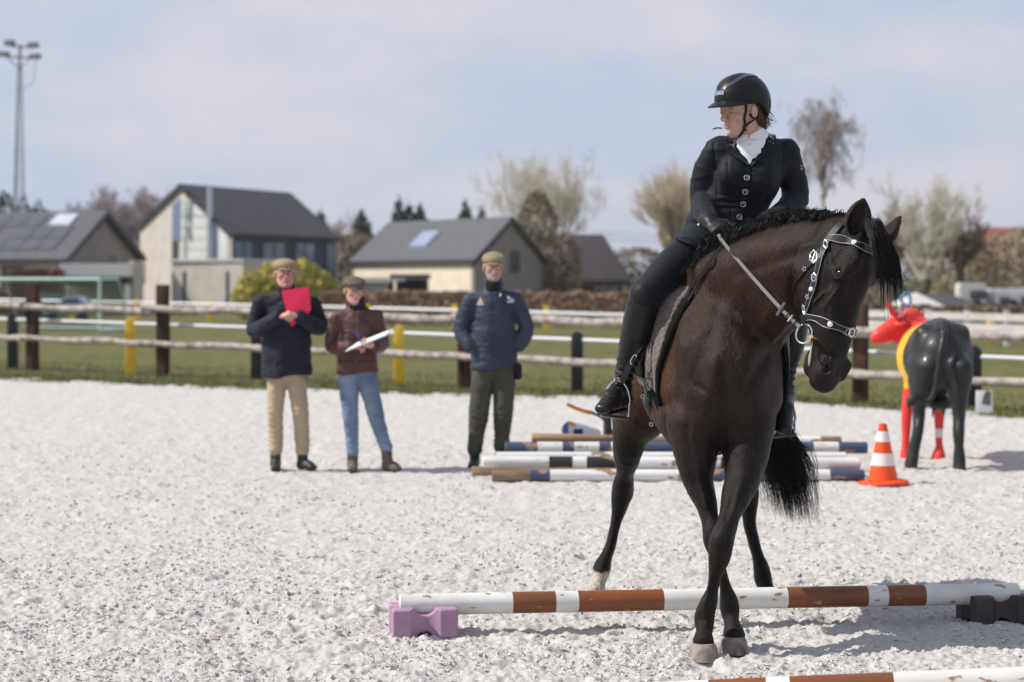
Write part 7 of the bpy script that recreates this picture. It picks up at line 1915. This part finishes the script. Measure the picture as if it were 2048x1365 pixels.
    J.ell(P(1461, 352, 9.135), (.062, .055, .06), k=.05); J.ell(P(1528, 356, 9.135), (.062, .055, .06), k=.05)
    J.seg(P(1503, 300, 9.22), P(1511, 283, 9.21), (.085, .075), (.068, .062), k=.03)
    J.chain(armL, [.066, .061, .060, .053, .045], k=.025); J.chain(armR, [.066, .062, .062, .054, .046], k=.025)
    # skirts lying on the thighs
    for th in (thL, thR):
        J.chain([P(1448, 440, 9.26) if th is thL else P(1470, 440, 9.26), th[0] + (0, 0, .012), th[1] + (.012 if th is thL else -.012, 0, .014)], [(.15, .12), (.135, .118), (.104, .104)], k=.03)
    # open front for the shirt
    fo = nz((-.10, -1, .12)); A, Bp, C = P(1470, 276, 9.0), P(1533, 262, 9.0), P(1499, 331, 9.0)
    def vee(X, Y, Z):
        px = X / Y * F + 1024; py = (EYE - Z) / Y * F + HOR
        e = lambda a, b: ((b[0] - a[0]) * (py - a[1]) - (b[1] - a[1]) * (px - a[0])) / math.hypot(b[0] - a[0], b[1] - a[1])
        a, b, c = (1466, 268), (1530, 258), (1499, 331)
        d = np.maximum.reduce([-e(a, b), -e(b, c), -e(c, a)]) / F * 9
        return np.maximum(d, Y - 9.155)
    J.fn(vee, (1.0, 8.95, 2.1), (1.2, 9.2, 2.35), k=.004, op='-')
    def hem(X, Y, Z):     # lower edge of the skirts
        px = X / Y * F + 1024; py = (EYE - Z) / Y * F + HOR
        lim = np.interp(px, [1340, 1353, 1375, 1400, 1421, 1436, 1447, 1470, 1560], [474, 478, 489, 497, 501, 498, 489, 505, 540])
        return (py - lim) / F * 9.1
    J.fn(hem, (-9,) * 3, (9,) * 3, k=.004, op='&')
    def jd(v, n):
        d = fold_disp(8, .009, 31, (1, 1, .8))(v, n) + fold_disp(16, .0025, 33, (1, 1, .6))(v, n)
        px = v[:, 0] / v[:, 1] * F + 1024; py = (EYE - v[:, 2]) / v[:, 1] * F + HOR
        fr_ = n[:, 1] < -.2
        cl = np.interp(py, [331, 356, 435, 470], [1501, 1499, 1484, 1474])          # closing edge
        d -= .006 * np.exp(-((px - cl - 3) / 2.2) ** 2) * (py > 330) * (py < 480) * fr_
        for xs_ in ((1455, 1462), (1537, 1530)):
            sx = np.interp(py, [320, 430], xs_); d -= .0035 * np.exp(-((px - sx) / 2.0) ** 2) * (py > 318) * (py < 450) * fr_
        for (sx, sy) in ((1430, 330), (1565, 330)):
            d -= .006 * np.exp(-((px - sx + (py - 330) * .06 * np.sign(sx - 1500)) / 3.0) ** 2) * (py > 285) * (py < 385) * fr_
        for k in range(3): # drag lines at the waist
            yy = 392 + k * 12 + (px - 1450) * (.22 - .1 * k); d -= .006 * np.exp(-((py - yy) / 3.0) ** 2) * (px > 1432) * (px < 1480) * fr_
        return d
    put('jacket', J.mesh('jacket', .0055, smooth_it=2, disp=jd), JM, T)
    # lapels: raised folded cloth either side of the opening
    def cloth_hits(pts, S, off): return hits(pts, S, off)
    for pts in ([(1469, 282), (1474, 300), (1486, 318), (1499, 333)], [(1530, 270), (1526, 290), (1514, 312), (1501, 333)]):
        sgn = -1 if pts[0][0] < 1490 else 1
        c = catmull([(x, y, 0) for x, y in pts], 16); w = np.interp(np.linspace(0, 1, 16), [0, .35, .55, 1], [18, 22, 17, 2])
        ins, n1 = hits(c[:, :2], J, .004); outp = c[:, :2] + np.stack([sgn * w, w * .10], 1); o2, n2 = hits(outp, J, .015)
        V = []; FS = []
        for i in range(16): V += [ins[i], o2[i], o2[i] - n2[i] * .009, ins[i] - n1[i] * .006]
        for i in range(15):
            for k in range(4): FS.append((i * 4 + k, i * 4 + (k + 1) % 4, i * 4 + 4 + (k + 1) % 4, i * 4 + 4 + k))
        FS += [(0, 3, 2, 1), (60, 61, 62, 63)]
        MB().add(V, FS).build('lapel', JM, T, smooth=True)
    # collar stand
    cp = []
    for a in np.linspace(-2.55, 2.0, 30): cp.append(P(1509, 277, 9.20) + np.array((.072 * math.sin(a), .066 * math.cos(a) * 1.0, .022 * math.cos(a) - .010 * math.sin(a))))
    cn = [nz(c - P(1509, 277, 9.20)) for c in cp]
    tg = np.array(cp); MB().strap(tg, cn, .046, .007).build('jacket_collar', JM, T, smooth=True)
    cr = MB(); g = np.random.default_rng(2)
    pp = [(1468 + 8 * g.normal() * .8, 287 + 7 * g.normal()) for _ in range(34)] + [(1541 + 4 * g.normal(), 276 + 6 * g.normal()) for _ in range(24)]
    hp, hn = hits(pp, J, .013)
    for p, n in zip(hp, hn): cr.tube([p - n * .001, p + n * .002], [.0022, .001], 5)
    cr.build('collar_crystals', M('crystal', (.9, .9, .95)), T, kind=None)
    # shirt
    SH = SDF(); SH.chain(spine[2:], [(.12, .095), (.145, .110), (.150, .098), (.10, .072)], LAT, k=.02)
    SH.seg(P(1503, 302, 9.19), P(1510, 274, 9.19), (.080, .074), (.062, .060), k=.02)
    SH.fn(lambda X, Y, Z: ((9.0) - Y) * 1.0, (-9,) * 3, (9,) * 3, k=.003, op='&')
    WM = M('white_shirt', (.78, .79, .84), rough=.7, bump=(25, .2, .01))
    put('shirt', SH.mesh('shirt', .006, disp=fold_disp(16, .004, 4)), WM, T)
    for pts in ([(1474, 279), (1484, 277), (1497, 273)], [(1500, 277), (1512, 272), (1526, 263)]):
        p, n = hits(catmull([(x, y, 0) for x, y in pts], 8)[:, :2], SH, .010)
        MB().strap(p, n, [.012, .022, .030, .034, .034, .034, .030, .026], .004).build('shirt_collar', WM, T, smooth=True)
    for y in (290, 304, 318):
        p, n = hit(1499, y, SH, .003); MB().tube([p, p + n * .003], .0045, 10).build('shirt_button', M('button_white', (.7, .7, .72), rough=.3), T, smooth=True)
    # jacket buttons
    for (x, y) in ((1493, 356), (1490.5, 383), (1485.5, 408), (1478.5, 435)):
        p, n = hit(x, y, J, .004); a = nz(np.cross(n, (0, 0, 1))); b = np.cross(n, a)
        bo = MB().tube([p, p + n * .005], [.0125, .0115], 18).build('button', M('button_navy', (.02, .022, .03), rough=.25, metal=.3), T, smooth=True)
        mb = MB().tube([p + n * .006 + .0118 * (math.cos(t) * a + math.sin(t) * b) for t in np.linspace(0, 6.283, 20, endpoint=False)], .0016, 6, closed=True)
        mb.tube([p + n * .007 + (.0025 + .0040 * t / 5) * (math.cos(-t - .6) * a - math.sin(-t - .6) * b) for t in np.linspace(0, 5, 14)], .0011, 5)
        mb.build('button_emblem', SILVER, bo, smooth=True)
    for (x, y) in ((1398, 450), (1403, 456)):
        p, n = hit(x, y, J, .002); MB().tube([p, p + n * .005], .006, 8).build('cuff_button', SILVER, T, smooth=True)
    p, n = hit(1601, 337, J, .002); a = nz(np.cross(n, (0, 0, 1))); b = np.cross(n, a)
    MB().tube([p + n * .002 + (.004 + .008 * t / 5) * (math.cos(t) * a + math.sin(t) * b) for t in np.linspace(0, 5, 14)], .0013, 5).build('sleeve_emblem', SILVER, T, smooth=True)
    # breeches
    BM = M('breeches', (.0085, .0100, .0135), rough=.55, spec=.18, sheen=.05, bump=[(380, .12, .001), (9, .2, .02)])
    R = SDF(); R.seg(P(1418, 482, 9.34), P(1478, 482, 9.34), (.13, .12), k=.05)
    for c in (thL, thR): R.chain(c, rT, k=.05)
    R.seg(shL[0], shL[1], .062, .050, k=.04); R.seg(shR[0], shR[1], .062, .050, k=.04)
    put('breeches', R.mesh('breeches', .007, disp=fold_disp(9, .004, 14)), BM, T)
    # boots
    BO = M('boot_leather', (.009, .009, .0095), rough=.28, spec=.34, coat=.05, bump=[(90, .18, .002), (12, .25, .015)], rough2=(.45, 12))
    for side, sh, toe, heel in (('L', shL, P(1206, 818, 8.97), P(1250, 806, 9.20)), ('R', shR, P(1566, 858, 8.93), P(1573, 833, 9.17))):
        S = SDF()
        rr = [.072, .0725, .066, .048, .040] if side == 'L' else [.066, .066, .058, .042, .036]
        S.chain(sh, rr, k=.01)
        ank = sh[-1]
        S.seg(ank, heel + (0, 0, .03), .040, .034, k=.03)
        S.seg(ank + nz(toe - heel) * .02 + (0, 0, -.005), (ank + toe) / 2 + (0, 0, .012), .038, (.036, .032), k=.03, lat=np.cross((0, 0, 1), toe - heel))
        S.seg((ank + toe) / 2 + (0, 0, .005), toe, (.042, .032), (.039, .024), lat=np.cross((0, 0, 1), toe - heel), k=.03)
        S.seg(heel + (0, 0, .005), toe - nz(toe - heel) * .06, (.032, .024), (.040, .022), lat=np.cross((0, 0, 1), toe - heel), k=.025)
        kp = P(1291, 592, 8.955) if side == 'L' else shR[0]
        kz = kp[2] + .003
        S.fn(lambda X, Y, Z, kp=kp, sgn=(1 if side == 'L' else -1): (Z - kp[2] - .012 + (X - kp[0]) * sgn * .55), (-9,) * 3, (9,) * 3, k=.006, op='&')
        def bd(v, n, ank=ank):
            d = fold_disp(10, .003, 17)(v, n)
            k = np.exp(-((v[:, 2] - ank[2] - .06) / .07) ** 2)
            return d + k * .0045 * np.sin(v[:, 2] * 190 + v[:, 0] * 60)
        o = put('boot', S.mesh('boot', .0055, smooth_it=2, disp=bd), BO, T)
        d = nz((toe - heel) * (1, 1, .75)); dn = np.array((0, 0, -.026))
        SO = SDF(); SO.seg(heel + dn * 1.3, heel + dn * 1.3 + d * .05, (.032, .012), lat=np.cross((0, 0, 1), d), k=.0)
        SO.seg(heel + dn + d * .05, toe + dn * .95 - d * .01, (.034, .006), (.040, .006), lat=np.cross((0, 0, 1), d), k=.004)
        put('sole', SO.mesh('sole', .004), M('boot_sole', (.02, .02, .02), rough=.6), o)
        if side == 'L':
            lc = MB()
            for k in range(9):
                y = 742 + k * 7.5; x = np.interp(y, [735, 770, 802], [1241, 1232, 1220]); hw = 5.5
                p, n = hits([(x - hw, y - 1), (x, y + 1.5), (x + hw, y - 1)], S, .003)
                lc.tube(p, .0016, 5)
                p, n = hits([(x - hw, y - 1), (x + hw, y + 6)], S, .003); lc.tube(p, .0014, 5)
            lc.build('laces', M('lace', (.03, .03, .032), rough=.5), o)
            p, n = hits(catmull([(1207, 803, 0), (1218, 806, 0), (1231, 815, 0)], 8)[:, :2], S, .0005); MB().tube(p, .0012, 5).build('toe_seam', MATS['lace'], o)
    # gloves
    GM = M('glove_leather', (.012, .012, .013), rough=.45, spec=.35, bump=[(120, .4, .002), (40, .3, .006)])
    def glove(wr, d, n, side, parent):
        S = SDF(); hand_sdf(S, wr, d, n, side, curl=.95, s=1.08)
        S.seg(wr - nz(d) * .045, wr, .036, .033, k=.01)
        return put('glove', S.mesh('glove', .0038, smooth_it=1, disp=lambda v, n: .0012 * fbm(v[:, 0] * 70, v[:, 1] * 70, v[:, 2] * 70, 2, 2)), GM, parent)
    glove(P(1421, 446, 9.01), P(1446, 462, 8.90) - P(1421, 446, 9.01), (-.35, -.55, .75), -1, T)
    glove(P(1530, 450, 9.03), P(1500, 468, 8.99) - P(1530, 450, 9.03), (.3, -.5, .8), 1, T)
    return T
if True:
    SADDLE = build_saddle(); RIDER = build_rider()
# ------------------------------------------------------------------ thin haze over the fields
hz = bpy.data.materials.new('haze'); hz.use_nodes = True; hn = hz.node_tree.nodes; hn.clear()
ho = hn.new('ShaderNodeOutputMaterial'); hv = hn.new('ShaderNodeVolumePrincipled')
hv.inputs['Color'].default_value = (.90, .93, 1.0, 1); hv.inputs['Density'].default_value = .0003; hv.inputs['Anisotropy'].default_value = .2
hz.node_tree.links.new(hv.outputs[0], ho.inputs['Volume'])
MB().box((-320, -70, -1.3), (320, 420, 16)).build('haze', hz, kind='stuff')
